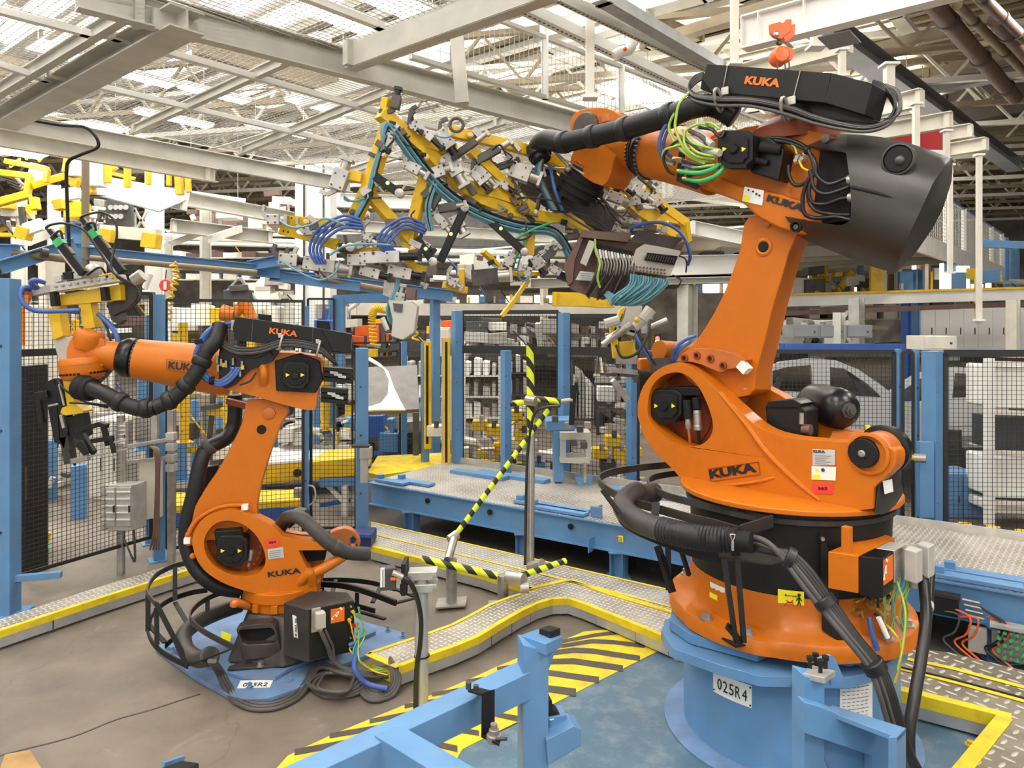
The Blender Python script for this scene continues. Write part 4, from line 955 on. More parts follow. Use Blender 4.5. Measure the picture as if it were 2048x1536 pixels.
for cx,cy in((562,685),(637,697)):
    x=P1(cx,cy,.10); rr_=[x+P1.n*.03*math.cos(aa)+UP*.05*math.sin(aa)+P1.u*.012*math.sin(aa) for aa in [2*PI*i/18 for i in range(19)]]
    MB().sweep(rr_,.007,8).build('cable_clamp','alu_light',e)
    MB().hexa(P1(cx-2,cy-14,.08),P1.u*.012,UP*.016,P1.n*.006).build('clamp_plate','alu_light',e,bevel=.003)
for i,(m_,r_) in enumerate((('hose_blue',.013),('green_yellow',.008),('hose_blue',.013),('cable_black',.008),('green_yellow',.007),('hose_blue',.010))):
    k=i-2.5
    tb(sm,'air_hose',m_,P1,[(462,646,.03),(430,655+k,.07),(408,675+2*k,.10),(396+2*k,705,.11),(400+3*k,735,.11),(418+2*k,758-k,.10),(440,766-2*k,.09),(462,752-3*k,.07),(472-4*k,735,.05)],r_,8)
mb=MB()
for x,y in((398,683),(396,727),(424,761)): mb.lathe(P1(x,y,.10),(P1.u*.2-UP) if y<750 else P1.u,[(.028,-.015),(.030,0),(.028,.015)],14)
mb.builds('hose_strap','black_matt',sm)
mb=MB()
for i,(x,y) in enumerate(((434,718),(442,724),(452,727),(466,722),(484,728),(480,745),(436,735))): mb.cyl(P1(x,y-6,.05),P1(x,y+8,.05),.009,n=8)
mb.builds('brass_fitting','alu',sm)
mb=MB()
for x,y in((447,730),(485,735)): mb.cyl(P1(x,y-4,.06),P1(x,y+4,.06),.012,n=8)
mb.builds('yellow_cap','yellow',sm)
tb(sm,'signal_cable','cable_black',P1,[(475,712,.05),(510,715,.06),(535,705,.06),(545,712,.05)],.006); tb(sm,'signal_cable','cable_black',P1,[(480,770,.03),(500,762,.04),(512,745,.03)],.006)
# dress pack hose loop under the forearm
hp=[(440,650,.05),(432,680,.11),(412,705,.13),(398,735,.14),(378,765,.15),(345,798,.15),(310,815,.15),(280,818,.14),(240,804,.12),(205,785,.08),(172,775,.02)]
h_=MB().hose([P1(*p) for p in hp[:7]],.050,.014,18,.10).build('dress_pack_hose','rubber',sm,angle=75)
MB().tube([P1(*p) for p in hp[6:]],.050,18,6).build('smooth_hose','rubber',h_,angle=75)
mb=MB()
for a in(2.6,4.2,5.2,6.6,8.0):
    i=int(a); t=a-i; p=P1(*hp[i]).lerp(P1(*hp[i+1]),t); d=(P1(*hp[i+1])-P1(*hp[i])).normalized(); mb.lathe(p-d*.03,d,[(.054,0),(.062,.008),(.064,.03),(.062,.05),(.054,.06)],24)
mb.builds('hose_collar','rubber',h_,angle=60)
mb=MB()
p,q=P1(186,780,.03),P1(155,772,-.04); mb.lathe(p,q-p,[(.055,0),(.075,.01),(.08,.04),(.072,.045),(.082,.06),(.085,.11),(.07,.12)],24); mb.build('hose_swivel','black_matt',h_,angle=30)
# hose behind the link going down
tb(sm,'rear_hose','rubber',P1,[(470,790,-.34),(470,830,-.34),(466,855,-.34),(450,878,-.3),(418,895,-.22),(402,915,-.2)],.052,16)
MB().hose([P1(412,895,-.20),P1(400,930,-.16),(P1(390,980,-.14)),P1(380,1020,-.14),P1(372,1060,-.14)],.052,.014,18,.10).build('corrugated_hose','rubber',sm,angle=75)
tb(sm,'rear_hose','rubber',P1,[(374,1050,-.14),(372,1085,-.14),(385,1125,-.12),(408,1155,-.10),(440,1175,-.12),(480,1182,-.16)],.050,16)
MB().lathe(P1(418,892,-.2),P1(404,905,-.2)-P1(418,892,-.2),[(.062,-.02),(.066,0),(.062,.02)],20).build('hose_collar','hose_grey',sm,angle=40)
MB().prism(P1.pts([(412,935),(436,930),(430,985),(400,990)],-.30),dk(P1,.06)).build('hose_bracket','black_matt',sm,bevel=.004)
mb=MB(); mb.bar(P1(455,802,-.25),P1(495,812,-.22),.05,.04); mb.build('hose_arm','orange_dark',sm)
tb(sm,'rear_hose','hose_grey',P1,[(560,1055,-.25),(575,1035,-.15),(600,1035,-.08),(625,1055,-.04),(650,1080,-.02),(672,1095,-.02),(700,1106,-.04),(735,1108,-.10)],.048,16)
tb(sm,'rear_hose','hose_grey',P1,[(575,1045,-.3),(595,1028,-.25),(612,1030,-.22)],.045,14)
MB().lathe(P1(674,1096,-.02),P1.u-UP*.5,[(.052,-.02),(.056,0),(.052,.02)],18).build('hose_collar','hose_grey',sm,angle=40)
# ---- blue floor plate
fp_=thing('robot_base_plate','dusty blue octagonal floor plate bolted under the smaller robot','plate',(C1.x,C1.y,0))
P_=[(388,1352),(460,1392),(493,1398),(536,1396),(612,1370),(632,1348),(812,1280),(800,1262),(700,1236),(560,1215),(400,1240),(311,1296)]
lp=MB().prism([G(x,y,.030) for x,y in P_],V((0,0,-.028))).build('lower_plate','blue_dusty',fp_,bevel=.004)
MB().prism([G(x,y,.056) for x,y in [(330,1290),(420,1332),(482,1352),(550,1354),(584,1334),(752,1262),(720,1236),(560,1215),(420,1225)]],V((0,0,-.026))).build('upper_plate','blue_dusty',fp_,bevel=.004)
npl=MB().prism([G(x,y,.034) for x,y in [(481,1361),(547,1359),(540,1374),(474,1376)]],V((0,0,-.003))).build('nameplate','white',fp_)
o_=G(484,1373,.036); xd=(G(536,1372,.036)-o_).normalized(); text('025R2','plate_lettering','text_black',o_,xd,V((-xd.y,xd.x,0)),.045,npl,w=(G(536,1372,.036)-o_).length*.95)
mb=MB()
for x,y in((499,1377),(581,1360),(806,1274),(776,1262),(728,1270),(346,1305)):
    p=G(x,y,.031); mb.lathe(p,UP,[(.026,0),(.026,.004),(.016,.005),(.016,.016),(.009,.018),(.009,.04)],8)
mb.builds('anchor_bolt','blue_dusty',fp_,angle=30)
DOFF=.2
# ---- cable guide cage around the small robot
cg=thing('cable_guide','black curved cable guide cage on the floor left of the smaller robot','cable guide',(-2.3,4.9,0))
def rail(l,mb,w=.010,h=.035): mb.strip(cr([R(x,y,d) for x,y,d in l],6),UP,w,h)
mb=MB()
rail([(372,1126,5.15),(345,1133,5.1),(318,1146,4.98),(302,1162,4.85),(295,1180,4.72),(298,1192,4.64),(312,1208,4.55)],mb)
rail([(486,1172,5.1),(470,1178,5.05),(430,1190,4.95),(400,1206,4.82),(382,1225,4.68),(382,1240,4.6),(400,1258,4.45),(430,1276,4.30),(468,1295,4.18)],mb)
mb.builds('upper_rail','charcoal_metal',cg)
mb=MB()
rail([(415,1180,5.15),(380,1186,5.1),(340,1200,4.98),(314,1218,4.85),(300,1238,4.74)],mb)
rail([(296,1250,4.72),(295,1262,4.66),(305,1285,4.55),(330,1308,4.45),(375,1332,4.32)],mb)
rail([(480,1200,5.1),(430,1225,4.95),(385,1250,4.85),(350,1275,4.72),(330,1292,4.66)],mb)
mb.builds('lower_rail','black',cg)
mb=MB()
for a_,b_ in(((350,1134,5.1),(350,1200,4.98)),((312,1206,4.55),(376,1330,4.32)),((375,1332,4.32),(458,1300,4.12)),((313,1215,4.56),(314,1290,4.5)),((296,1190,4.70),(296,1262,4.66)),((415,1195,4.9),(415,1240,4.85)),((350,1205,4.98),(374,1245,4.75)),((298,1250,4.7),(330,1285,4.6)),((485,1172,5.1),(487,1205,5.1)),((300,1240,4.74),(296,1255,4.7))): mb.bar(R(*a_),R(*b_),.030,.010,up=(0,0,1))
mb.builds('cage_bar','black',cg)
MB().tube([R(480,1210,5.1),R(430,1228,4.95),R(390,1248,4.75),R(368,1270,4.6),R(372,1300,4.45),R(398,1318,4.35),R(425,1312,4.28)],.052,18,6).build('rubber_hose','hose_grey',cg,angle=75)
MB().lathe(R(416,1314,4.29),R(428,1308,4.24)-R(416,1314,4.29),[(.058,0),(.06,.02),(.05,.03)],18).build('hose_end_clamp','hose_grey',cg,angle=40)
cg2=thing('cable_guide','black arched cable guide rails behind the connection box of the smaller robot','cable guide',(-.9,5.2,0))
mb=MB()
rail([(640,1160,5.5),(690,1160,5.45),(740,1165,5.38),(790,1178,5.25)],mb)
rail([(640,1168,5.2),(690,1172,5.1),(740,1186,5.0),(792,1206,4.85)],mb,.02,.04)
rail([(655,1200,5.2),(700,1208,5.1),(750,1222,5.0)],mb)
mb.builds('guide_rail','black',cg2)
mb=MB()
for a_,b_ in(((792,1206,4.85),(835,1195,5.1)),((790,1178,5.25),(835,1195,5.1)),((714,1185,5.0),(714,1225,5.05)),((642,1162,5.4),(643,1186,5.2)),((672,1160,5.4),(664,1188,5.2)),((762,1172,5.3),(745,1205,5.0)),((700,1218,5.1),(770,1238,4.95)),((644,1175,5.2),(646,1235,5.2))): mb.bar(R(*a_),R(*b_),.03,.012,up=(0,0,1))
mb.builds('guide_bar','black',cg2)
DOFF=0.0
# ---- cables on the floor
cf=thing('floor_cables','brown grey cables looping over the floor in front of the smaller robot','cable',(-1.7,4.3,0))
for i in range(3):
    k=i-1
    pts=[R(424+k*5,1322,4.28)]+[G(x+k*dx,y+k*dy,z) for x,y,z,dx,dy in [(440,1345,.10,5,-2),(455,1375,.03,5,-3),(475,1400,.015,4,-5),(510,1413,.015,2,-6),(555,1410,.015,0,-6),(595,1390,.015,-3,-5),(618,1360,.03,-5,-3),(630,1338,.06,-4,-2),(650,1332,.08,0,-3),(690,1345,.08,0,-3),(760,1352,.04,0,-3)]]
    MB().tube(pts,.013,8,6).build('cable','cable_grey',cf,angle=80)
cc=thing('cable_coil','coiled brown grey cables lying on the floor beside the connection box','cable',(-1.0,4.4,0))
for i in range(5):
    r=1-.09*i
    pts=[G(672+ (58*r)*math.cos(t)+6*math.sin(3*t+i),1365+ (30*r)*math.sin(t),.02+.012*i) for t in [2*PI*j/14 for j in range(15)]]
    MB().tube(pts,.012,8,4).build('cable','cable_grey',cc,angle=80)
for i in range(4):
    k=i-1.5
    MB().tube([G(718+k*3,1350+k*3,.05),G(730+k*4,1385-k*2,.02),G(752+k*2,1396-k*4,.015),G(780-k*4,1385-k*4,.015),G(792-k*5,1362,.06),G(788-k*4,1338,.12),G(780,1320+k*3,.15)],.012,8,5).build('cable','cable_grey',cc,angle=80)
bh=thing('air_hose','blue air hose from the connection box to the floor walkway end','hose',(-1.0,4.5,0))
MB().tube([onb(.27,.28,.02),onb(.32,.27,.05),G(708,1330,.17),G(716,1350,.12),G(735,1368,.06),G(775,1378,.04)],.017,10).build('hose','hose_blue',bh,angle=80)
gw=thing('earth_wire','yellow green earth wires hanging from the connection box','cable',(-1.1,4.5,0))
for i,(u,v,m_) in enumerate(((.275,.12,'yellow'),(.33,.04,'green'),(.34,.08,'green_yellow'),(.30,.07,'green_yellow'))):
    MB().tube([onb(u,v,.02),onb(u+.01,v+.06,.035),onb(u+.03,v+.16,.03),G(700+i*6,1300+i*6,.2),G(740,1338,.1),G(775,1350-i*6,.08)],.005,6).build('wire',m_,gw,angle=80)
pc=thing('power_cable','thick grey cable from the grey plug of the smaller robot to the floor','cable',(-1.1,4.4,0))
for k in(0,1):
    MB().tube([onb(.078+.03*k,.135,.03),onb(.10+.03*k,.19,.04),onb(.13+.03*k,.26,.03),G(665+k*5,1318,.16),G(690,1338-4*k,.09),G(740,1350-4*k,.05),G(778,1352-4*k,.05)],.016 if not k else .009,10).build('cable','cable_grey',pc,angle=80)
# ================= materials with patterns =================
def platemat(name,ang,base,hi,sc=22):
    m=mat(name,base,.42,metal=.55); nt=m.node_tree; N=nt.nodes; L=nt.links; b=N['Principled BSDF']
    g=N.new('ShaderNodeNewGeometry'); mp=N.new('ShaderNodeMapping'); mp.inputs['Rotation'].default_value=(0,0,ang); mp.inputs['Scale'].default_value=(sc,sc,sc); L.new(g.outputs['Position'],mp.inputs[0])
    sx=N.new('ShaderNodeSeparateXYZ'); L.new(mp.outputs[0],sx.inputs[0])
    def mth(op,a,b_=None,c=None):
        n=N.new('ShaderNodeMath'); n.operation=op
        for i,v in enumerate((a,b_,c)):
            if v is None: continue
            if isinstance(v,(int,float)): n.inputs[i].default_value=v
            else: L.new(v,n.inputs[i])
        return n.outputs[0]
    x,y=sx.outputs[0],sx.outputs[1]
    par=mth('FLOORED_MODULO',mth('ADD',mth('FLOOR',x),mth('FLOOR',y)),2)
    fx=mth('SUBTRACT',mth('FRACT',x),.5); fy=mth('SUBTRACT',mth('FRACT',y),.5)
    u=mth('ADD',mth('MULTIPLY',fx,par),mth('MULTIPLY',fy,mth('SUBTRACT',1,par))); v=mth('ADD',mth('MULTIPLY',fy,par),mth('MULTIPLY',fx,mth('SUBTRACT',1,par)))
    r=mth('ADD',mth('POWER',mth('MULTIPLY',u,2.1),2),mth('POWER',mth('MULTIPLY',v,6.0),2))
    mk=mth('SUBTRACT',1,r); 
    cl=N.new('ShaderNodeClamp'); L.new(mk,cl.inputs[0]); h=cl.outputs[0]
    t=N.new('ShaderNodeTexNoise'); t.inputs['Scale'].default_value=2.2; t.inputs['Detail'].default_value=9; t.inputs['Roughness'].default_value=.7; L.new(g.outputs['Position'],t.inputs['Vector'])
    d=N.new('ShaderNodeMix'); d.data_type='RGBA'; mr=N.new('ShaderNodeMapRange'); mr.inputs[1].default_value=.38; mr.inputs[2].default_value=.68; L.new(t.outputs['Fac'],mr.inputs[0]); L.new(mr.outputs[0],d.inputs[0]); d.inputs[6].default_value=(*base,1); d.inputs[7].default_value=(base[0]*.5,base[1]*.44,base[2]*.36,1)
    k=N.new('ShaderNodeMix'); k.data_type='RGBA'; L.new(mth('MULTIPLY',mth('MINIMUM',mth('MULTIPLY',h,3),1),.8),k.inputs[0]); L.new(d.outputs[2],k.inputs[6]); k.inputs[7].default_value=(*hi,1); L.new(k.outputs[2],b.inputs['Base Color'])
    bp=N.new('ShaderNodeBump'); bp.inputs['Strength'].default_value=.8; bp.inputs['Distance'].default_value=.006; L.new(h,bp.inputs['Height']); L.new(bp.outputs[0],b.inputs['Normal'])
    return m
platemat('diamond_plate',.7,(.50,.46,.40),(.85,.83,.78),23)
platemat('diamond_plate_dirty',.95,(.30,.26,.19),(.70,.68,.60),13)
def floormat():
    m=mat('concrete_floor',(.22,.19,.16),.62); nt=m.node_tree; N=nt.nodes; L=nt.links; b=N['Principled BSDF']
    g=N.new('ShaderNodeNewGeometry')
    def noise(sc,det,ro=.6,dist=0):
        t=N.new('ShaderNodeTexNoise'); t.inputs['Scale'].default_value=sc; t.inputs['Detail'].default_value=det; t.inputs['Roughness'].default_value=ro; t.inputs['Distortion'].default_value=dist; L.new(g.outputs['Position'],t.inputs['Vector']); return t.outputs['Fac']
    r=N.new('ShaderNodeValToRGB'); L.new(noise(.8,9,.62),r.inputs[0]); e=r.color_ramp.elements; e[0].position=.33; e[0].color=(.085,.068,.052,1); e[1].position=.68; e[1].color=(.235,.192,.145,1)
    e2=e.new(.5); e2.color=(.16,.13,.098,1)
    def over(src,fac,col):
        k=N.new('ShaderNodeMix'); k.data_type='RGBA'; L.new(fac,k.inputs[0]); L.new(src,k.inputs[6]); k.inputs[7].default_value=(*col,1); return k.outputs[2]
    def mr(v,a,b_,o=1.0):
        q=N.new('ShaderNodeMapRange'); q.inputs[1].default_value=a; q.inputs[2].default_value=b_; q.inputs[4].default_value=o; L.new(v,q.inputs[0]); return q.outputs[0]
    c=over(r.outputs[0],mr(noise(14,8,.7),.55,.75,.35),(.14,.12,.10))
    c=over(c,mr(noise(3.2,10,.75,.6),.60,.70,.4),(.34,.30,.25))
    v=N.new('ShaderNodeTexVoronoi'); v.feature='DISTANCE_TO_EDGE'; v.inputs['Scale'].default_value=.45; 
    mp=N.new('ShaderNodeVectorMath'); mp.operation='ADD'; 
    tn=N.new('ShaderNodeTexNoise'); tn.inputs['Scale'].default_value=3; tn.inputs['Detail'].default_value=5; L.new(g.outputs['Position'],tn.inputs['Vector'])
    sc=N.new('ShaderNodeVectorMath'); sc.operation='SCALE'; sc.inputs[3].default_value=.35; L.new(tn.outputs['Color'],sc.inputs[0]); L.new(g.outputs['Position'],mp.inputs[0]); L.new(sc.outputs[0],mp.inputs[1]); L.new(mp.outputs[0],v.inputs['Vector'])
    c=over(c,mr(v.outputs['Distance'],.004,.0,.35),(.07,.06,.05))
    L.new(c,b.inputs['Base Color']); rr=mr(noise(2,6),.3,.7,.7); 
    bp=N.new('ShaderNodeBump'); bp.inputs['Strength'].default_value=.15; bp.inputs['Distance'].default_value=.01; L.new(noise(30,6),bp.inputs['Height']); L.new(bp.outputs[0],b.inputs['Normal'])
floormat()
mat('floor_blue',(.075,.155,.23),.42,noise=.25,nscale=2.5,dirt=(.30,.33,.34),dirt_amt=.55,dscale=6,bump=.06,bscale=20)
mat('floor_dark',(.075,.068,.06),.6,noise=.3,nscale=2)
mat('floor_ochre',(.42,.24,.08),.6,noise=.4)
mat('hazard_dark',(.075,.06,.045),.6,noise=.3,nscale=12)
stripemat('hazard_tube',(.75,.88,.03),(.02,.02,.02),9,(.8,.35,.6),duty=.55,dirt=False)
stripemat('hazard_bar',(.90,.55,.02),(.02,.02,.02),4.2,(.8,-.5,.5),duty=.5,dirt=False)
# ================= floor =================
MB().add([(-40,-8,0),(40,-8,0),(40,60,0),(-40,60,0),(-40,-8,-.2),(40,-8,-.2),(40,60,-.2),(-40,60,-.2)],[(0,1,2,3),(7,6,5,4),(0,4,5,1),(1,5,6,2),(2,6,7,3),(3,7,4,0)]).build('floor','concrete_floor',kind='structure')
MB().prism([G(x,y,.004) for x,y in [(640,1620),(927,1497),(1020,1455),(1313,1301),(1440,1250),(1760,1260),(2100,1330),(2300,1500),(2000,1900),(500,1900)]],V((0,0,-.003))).build('floor','floor_blue',kind='structure')
HZ=[(545,1545),(575,1512),(597,1500),(669,1467),(747,1435),(808,1410),(876,1385),(937,1359),(992,1334),(1042,1313),(1125,1281),(1168,1263),(1200,1260),(1235,1260),(1291,1288),(1316,1302),(1108,1407),(925,1498),(900,1540),(850,1600),(560,1600)]
hzp=MB().prism([G(x,y,.007) for x,y in HZ],V((0,0,-.003))).build('floor','yellow_floor',kind='structure')
ST=[(2,[(1123,1283),(1190,1270),(1235,1265),(1240,1266.0)]),(2.4,[(1123,1292),(1184,1282),(1226,1284),(1290,1291.8)]),(3,[(1074,1310.8),(1110,1305),(1147,1300),(1186,1302),(1280,1316.5)]),(3.4,[(994,1337.1),(1046,1330),(1102,1323),(1147,1322),(1246,1336.5)]),(3.6,[(931,1362.7),(960,1358),(1020,1349),(1060,1342),(1095,1345),(1198,1359.6)]),(4.4,[(864,1388.8),(900,1383),(986,1367),(1040,1370),(1095,1377),(1152,1384.7)]),(4.5,[(809,1412.5),(857,1404),(904,1396),(950,1391),(1020,1403),(1098,1416.3)]),(4.8,[(739,1442.3),(828,1425),(900,1416),(984,1427),(1040,1438.0)]),(5.5,[(659,1471.6),(783,1450),(850,1445),(902,1457),(958,1466.3)]),(6.5,[(589,1504.4),(708,1482),(790,1478),(863,1486),(915,1497.7)])]
mb=MB()
for hw,l in ST:
    n_=len(l); hh=[hw*(.95 if x<1000 else 1.0+.75*min(1,(x-1000)/130)) for x,y in l]; mb.add([G(x,y-h,.009) for (x,y),h in zip(l,hh)]+[G(x,y+h,.009) for (x,y),h in zip(l,hh)],[(i,n_+i,n_+i+1,i+1) for i in range(n_-1)])
mb.build('floor','hazard_dark',kind='structure')
MB().add([G(x,y,.003) for x,y in [(0,1536),(10,1508),(60,1500),(85,1540)]],[(0,3,2,1)]).build('floor','floor_ochre',kind='structure')
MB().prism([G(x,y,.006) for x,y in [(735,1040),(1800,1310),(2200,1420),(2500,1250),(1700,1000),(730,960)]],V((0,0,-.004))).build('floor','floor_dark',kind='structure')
# expansion joint
MB().strip(cr([G(x,y,.002) for x,y in [(-200,1570),(0,1511),(140,1475),(230,1440),(300,1420),(400,1388)]],5),UP if 0 else V((0,0,1)),.012,.003).build('floor','floor_dark',kind='structure')
# far yellow floor patch
MB().prism([G(x,y,.42) for x,y in [(735,945),(755,912),(890,905),(990,928),(870,935),(760,950)]],V((0,0,-.05))).build('floor','yellow_floor',kind='structure')
# ================= walkways =================
def walkway(label,front,back,z=.14,matn='diamond_plate',lip=.05,side='galv',bot=.02,lipw=.035,endcap=True):
    root=thing('floor_walkway',label,'walkway',tuple(G(*front[0],0)))
    f=[G(x,y,z) for x,y in front]; b=[G(x,y,z) for x,y in back]
    MB().prism(f+list(reversed(b)),V((0,0,-.006))).build('tread_plate',matn,root)
    mb=MB()
    for i in range(len(f)-1):
        a,c=f[i],f[i+1]; t=(c-a).normalized(); nn=V((-t.y,t.x,0))
        if nn.y<0: nn=-nn
        a2,c2=a+nn*lipw,c+nn*lipw
        up=UP*.002
        vs=[a+up-nn*.004,c+up-nn*.004,c2+up,a2+up,a-UP*lip-nn*.004,c-UP*lip-nn*.004]
        mb.add(vs,[(0,1,2,3),(4,5,1,0)])
    mb.build('yellow_edge','yellow_floor',root,recalc=False)
    mb=MB()
    for i in range(len(f)-1):
        a,c=f[i],f[i+1]; mb.add([a-UP*lip,c-UP*lip,V((c.x,c.y,bot)),V((a.x,a.y,bot))],[(0,1,2,3)])
    mb.build('side_panel',side,root,recalc=False)
    mb=MB()
    for i in range(len(f)-1):
        p=(f[i]+f[i+1])/2+V((0,.03,0)); mb.box((p.x,p.y,.06),(.03,.03,.12))
    mb.builds('support_foot','dark_steel',root)
    return root,f,b
walkway('long low walkway with worn tread and yellow edge beside the left fence',[(-160,1314),(0,1262),(190,1200),(375,1141),(480,1108)],[(-160,1285),(0,1238),(190,1176),(345,1129),(450,1096)])
r_,f_,b_=walkway('s-curved low tread plate walkway with bright yellow front edge in the middle',[(797,1334),(855,1312),(910,1293),(958,1273),(1000,1247),(1040,1224),(1075,1207),(1105,1198),(1135,1197),(1163,1206),(1231,1233),(1323,1271),(1360,1287)],[(735,1308),(795,1288),(855,1268),(905,1250),(940,1232),(980,1210),(1020,1195),(1060,1183),(1100,1170),(1139,1163),(1215,1190),(1340,1228),(1365,1236)])
mb=MB(); mb.add([f_[0]-UP*.05,b_[0]-UP*.05,V((b_[0].x,b_[0].y,.02)),V((f_[0].x,f_[0].y,.02))],[(0,1,2,3)]); 
mb.strip([b_[0]-V((0,0,-.003)),b_[1]+UP*.003,b_[2]+UP*.003,b_[3]+UP*.003,b_[4]+UP*.003,b_[5]+UP*.003,b_[6]+UP*.003,b_[7]+UP*.003],UP,.03,.004); mb.strip([f_[0]+UP*.003,b_[0]+UP*.003],UP,.05,.004)
mb.build('end_edge','yellow_floor',r_)
r_,f_,b_=walkway('wide low tread plate platform in front of the blue conveyor',[(742,1093),(841,1117),(960,1146),(1060,1178),(1139,1160),(1215,1188),(1345,1226)],[(742,1043),(900,1078),(1000,1101),(1100,1124),(1180,1142),(1260,1160),(1348,1180)],z=.145)
for l_ in ([(742,1067),(1000,1128),(1200,1176),(1348,1215)],[(742,1044),(1000,1102),(1348,1182)],[(1139,1161),(1240,1190),(1346,1224)]): MB().strip([G(x,y,.149) for x,y in l_],UP,.022,.003).build('yellow_line','yellow_floor',r_)
r_,f_,b_=walkway('raised tread plate walkway with yellow lip around the pit right of the pedestal',[(1780,1376),(1880,1401),(2023,1437)],[(1788,1292),(1900,1305),(2110,1356)],z=.16,matn='diamond_plate_dirty',lip=.07,lipw=.06)
f2=[G(x,y,.16) for x,y in [(2023,1437),(1938,1540),(1890,1600),(2400,1700),(2110,1356)]]
MB().prism(f2,V((0,0,-.006))).build('tread_plate','diamond_plate_dirty',r_)
mb=MB(); e0=[G(x,y,.163) for x,y in [(2010,1434),(1990,1458),(1925,1538),(1880,1595)]]; mb.strip(e0,UP,.075,.004); mb.build('yellow_edge','yellow_floor',r_)
mb=MB(); mb.add([e0[0],e0[3],V((e0[3].x,e0[3].y,.02)),V((e0[0].x,e0[0].y,.02))],[(0,1,2,3)]); mb.build('side_panel','galv',r_,recalc=False)
for l_,w_ in (([(1790,1313),(1900,1335),(2048,1374),(2150,1400)],.04),([(1795,1336),(1900,1362),(2048,1402),(2150,1430)],.035)): MB().strip([G(x,y,.164) for x,y in l_],UP,w_,.003).build('yellow_line','yellow_floor',r_)
MB().tube([G(x,y,.17) for x,y in [(1795,1333),(1900,1357),(2048,1396),(2150,1424)]],.006,6).build('edge_cable','black',r_)
for x,y in((1822,1460),(1941,1493),(1356,1320)):
    p=G(x,y,.0); o=MB().lathe(p,UP,[(.03,.004),(.03,.014),(.018,.016),(.018,.03)],6).build('floor_anchor','yellow'); tag(o,{1822:'yellow floor anchor near the thick cables',1941:'yellow floor anchor in the middle of the blue pit floor',1356:'yellow floor anchor on blue floor left of the pedestal'}[x],'anchor')
# ================= blue conveyor platform =================
cvz=.50
FE=[(738,962),(820,977),(920,994),(1020,1011),(1125,1031),(1231,1050),(1370,1075),(1500,1096),(1700,1128),(1861,1155),(2048,1189),(2200,1214)]
A_=G(738,964,cvz); B_=G(2200,1214,cvz); dC=(B_-A_).normalized(); nC=V((-dC.y,dC.x,0)); 
if nC.y<0: nC=-nC
WC=1.45; LC=(B_-A_).length
def cv(s,t,z): return V((A_.x,A_.y,0))+dC*s+nC*t+UP*z
def cvs(px):  # s for pixel x on front edge
    k=(px-HX)/F; return (k*A_.y-A_.x)/(dC.x-k*dC.y)
con=thing('conveyor_platform','long light blue steel conveyor platform with tread plate top crossing the hall','conveyor',tuple(cv(0,0,0)))
MB().prism([cv(0,.02,cvz),cv(LC,.02,cvz),cv(LC,WC,cvz),cv(0,WC,cvz)],V((0,0,-.01))).build('tread_plate','diamond_plate',con)
mb=MB(); mb.ibeam(cv(0,.04,cvz-.13),cv(LC,.04,cvz-.13),.24,.10,.012); mb.build('front_beam','blue',con)
mb=MB(); mb.ibeam(cv(0,WC-.04,cvz-.13),cv(LC,WC-.04,cvz-.13),.24,.10,.012); mb.build('rear_beam','blue',con)
mb=MB(); mb.bar(cv(0,WC,cvz+.03),cv(LC,WC,cvz+.03),.02,.08); mb.build('rear_kerb','alu_light',con)
for px in (817,1042,1232,1420,1800,1995):
    s=cvs(px)
    for t in(.06,WC-.06):
        mb=MB(); c=cv(s,t,0); mb.ibeam(c+UP*.01,c+UP*(cvz-.25),.12,.12,.01,up=(dC.x,dC.y,0)); mb.bar(c,c+UP*.012,.2,.2); mb.bar(c+UP*(cvz-.262),c+UP*(cvz-.25),.2,.16); mb.build('leg','blue',con)
for px in (853,978,1140): 
    s=cvs(px); MB().lathe(cv(s,.02,cvz-.10),-nC,[(.028,0),(.028,.015),(.014,.016),(.014,.03)],16).build('guide_roller','black',con)
for a_,b_,t in((cvs(742),cvs(800),.10),(cvs(770),cvs(838),.22),(cvs(1050),cvs(1165),.08),(cvs(1015),cvs(1160),.16),(cvs(1860),cvs(2048),.07),(cvs(1880),cvs(2100),.22)):
    mb=MB(); p=cv((a_+b_)/2,t,cvz+.02); mb.hexa(p,dC*(b_-a_)/2,nC*.06,UP*.014); q=cv(a_+.05,t,cvz+.05); mb.hexa(q,dC*.035,nC*.03,UP*.03); mb.build('slide_rail','blue',con,bevel=.003)
for a_,b_,t in((cvs(800),cvs(910),.95),(cvs(840),cvs(985),1.08),(cvs(1110),cvs(1340),1.15)):
    mb=MB(); p=cv((a_+b_)/2,t,cvz+.02); mb.hexa(p,dC*(b_-a_)/2,nC*.07,UP*.02); mb.build('slide_rail','blue',con,bevel=.003)
mb=MB(); c=cv(cvs(1183),-.01,cvz-.24); mb.bar(c+UP*.08,c-UP*.05,.11,.012,up=(dC.x,dC.y,0)); c=cv(cvs(1183),.1,cvz+.05); mb.hexa(c,dC*.06,nC*.01,UP*.05); mb.hexa(c+nC*.05,dC*.008,nC*.06,UP*.05); mb.build('bracket','blue',con,bevel=.003)
MB().hexa(cv(cvs(1235),.25,cvz+.07),dC*.11,nC*.07,UP*.07).build('yellow_block','yellow',con,bevel=.02)
MB().hexa(cv(cvs(1243),-.013,cvz-.12),dC*.022,nC*.002,UP*.028).build('number_sticker','label_yellow',con)
text('25','number_lettering','text_black',cv(cvs(1243)-.015,-.018,cvz-.14),dC,UP,.035,con,w=.03)
MB().cyl(cv(cvs(1234),-.02,cvz-.11),cv(cvs(1238),-.02,cvz-.11),.008).build('indicator','red',con)
MB().prism([cv(cvs(1240),.35,.28),cv(cvs(1390),.3,.28),cv(cvs(1390),.3,0.01),cv(cvs(1240),.35,.01)],nC*.02).build('duct_panel','charcoal_metal',con)
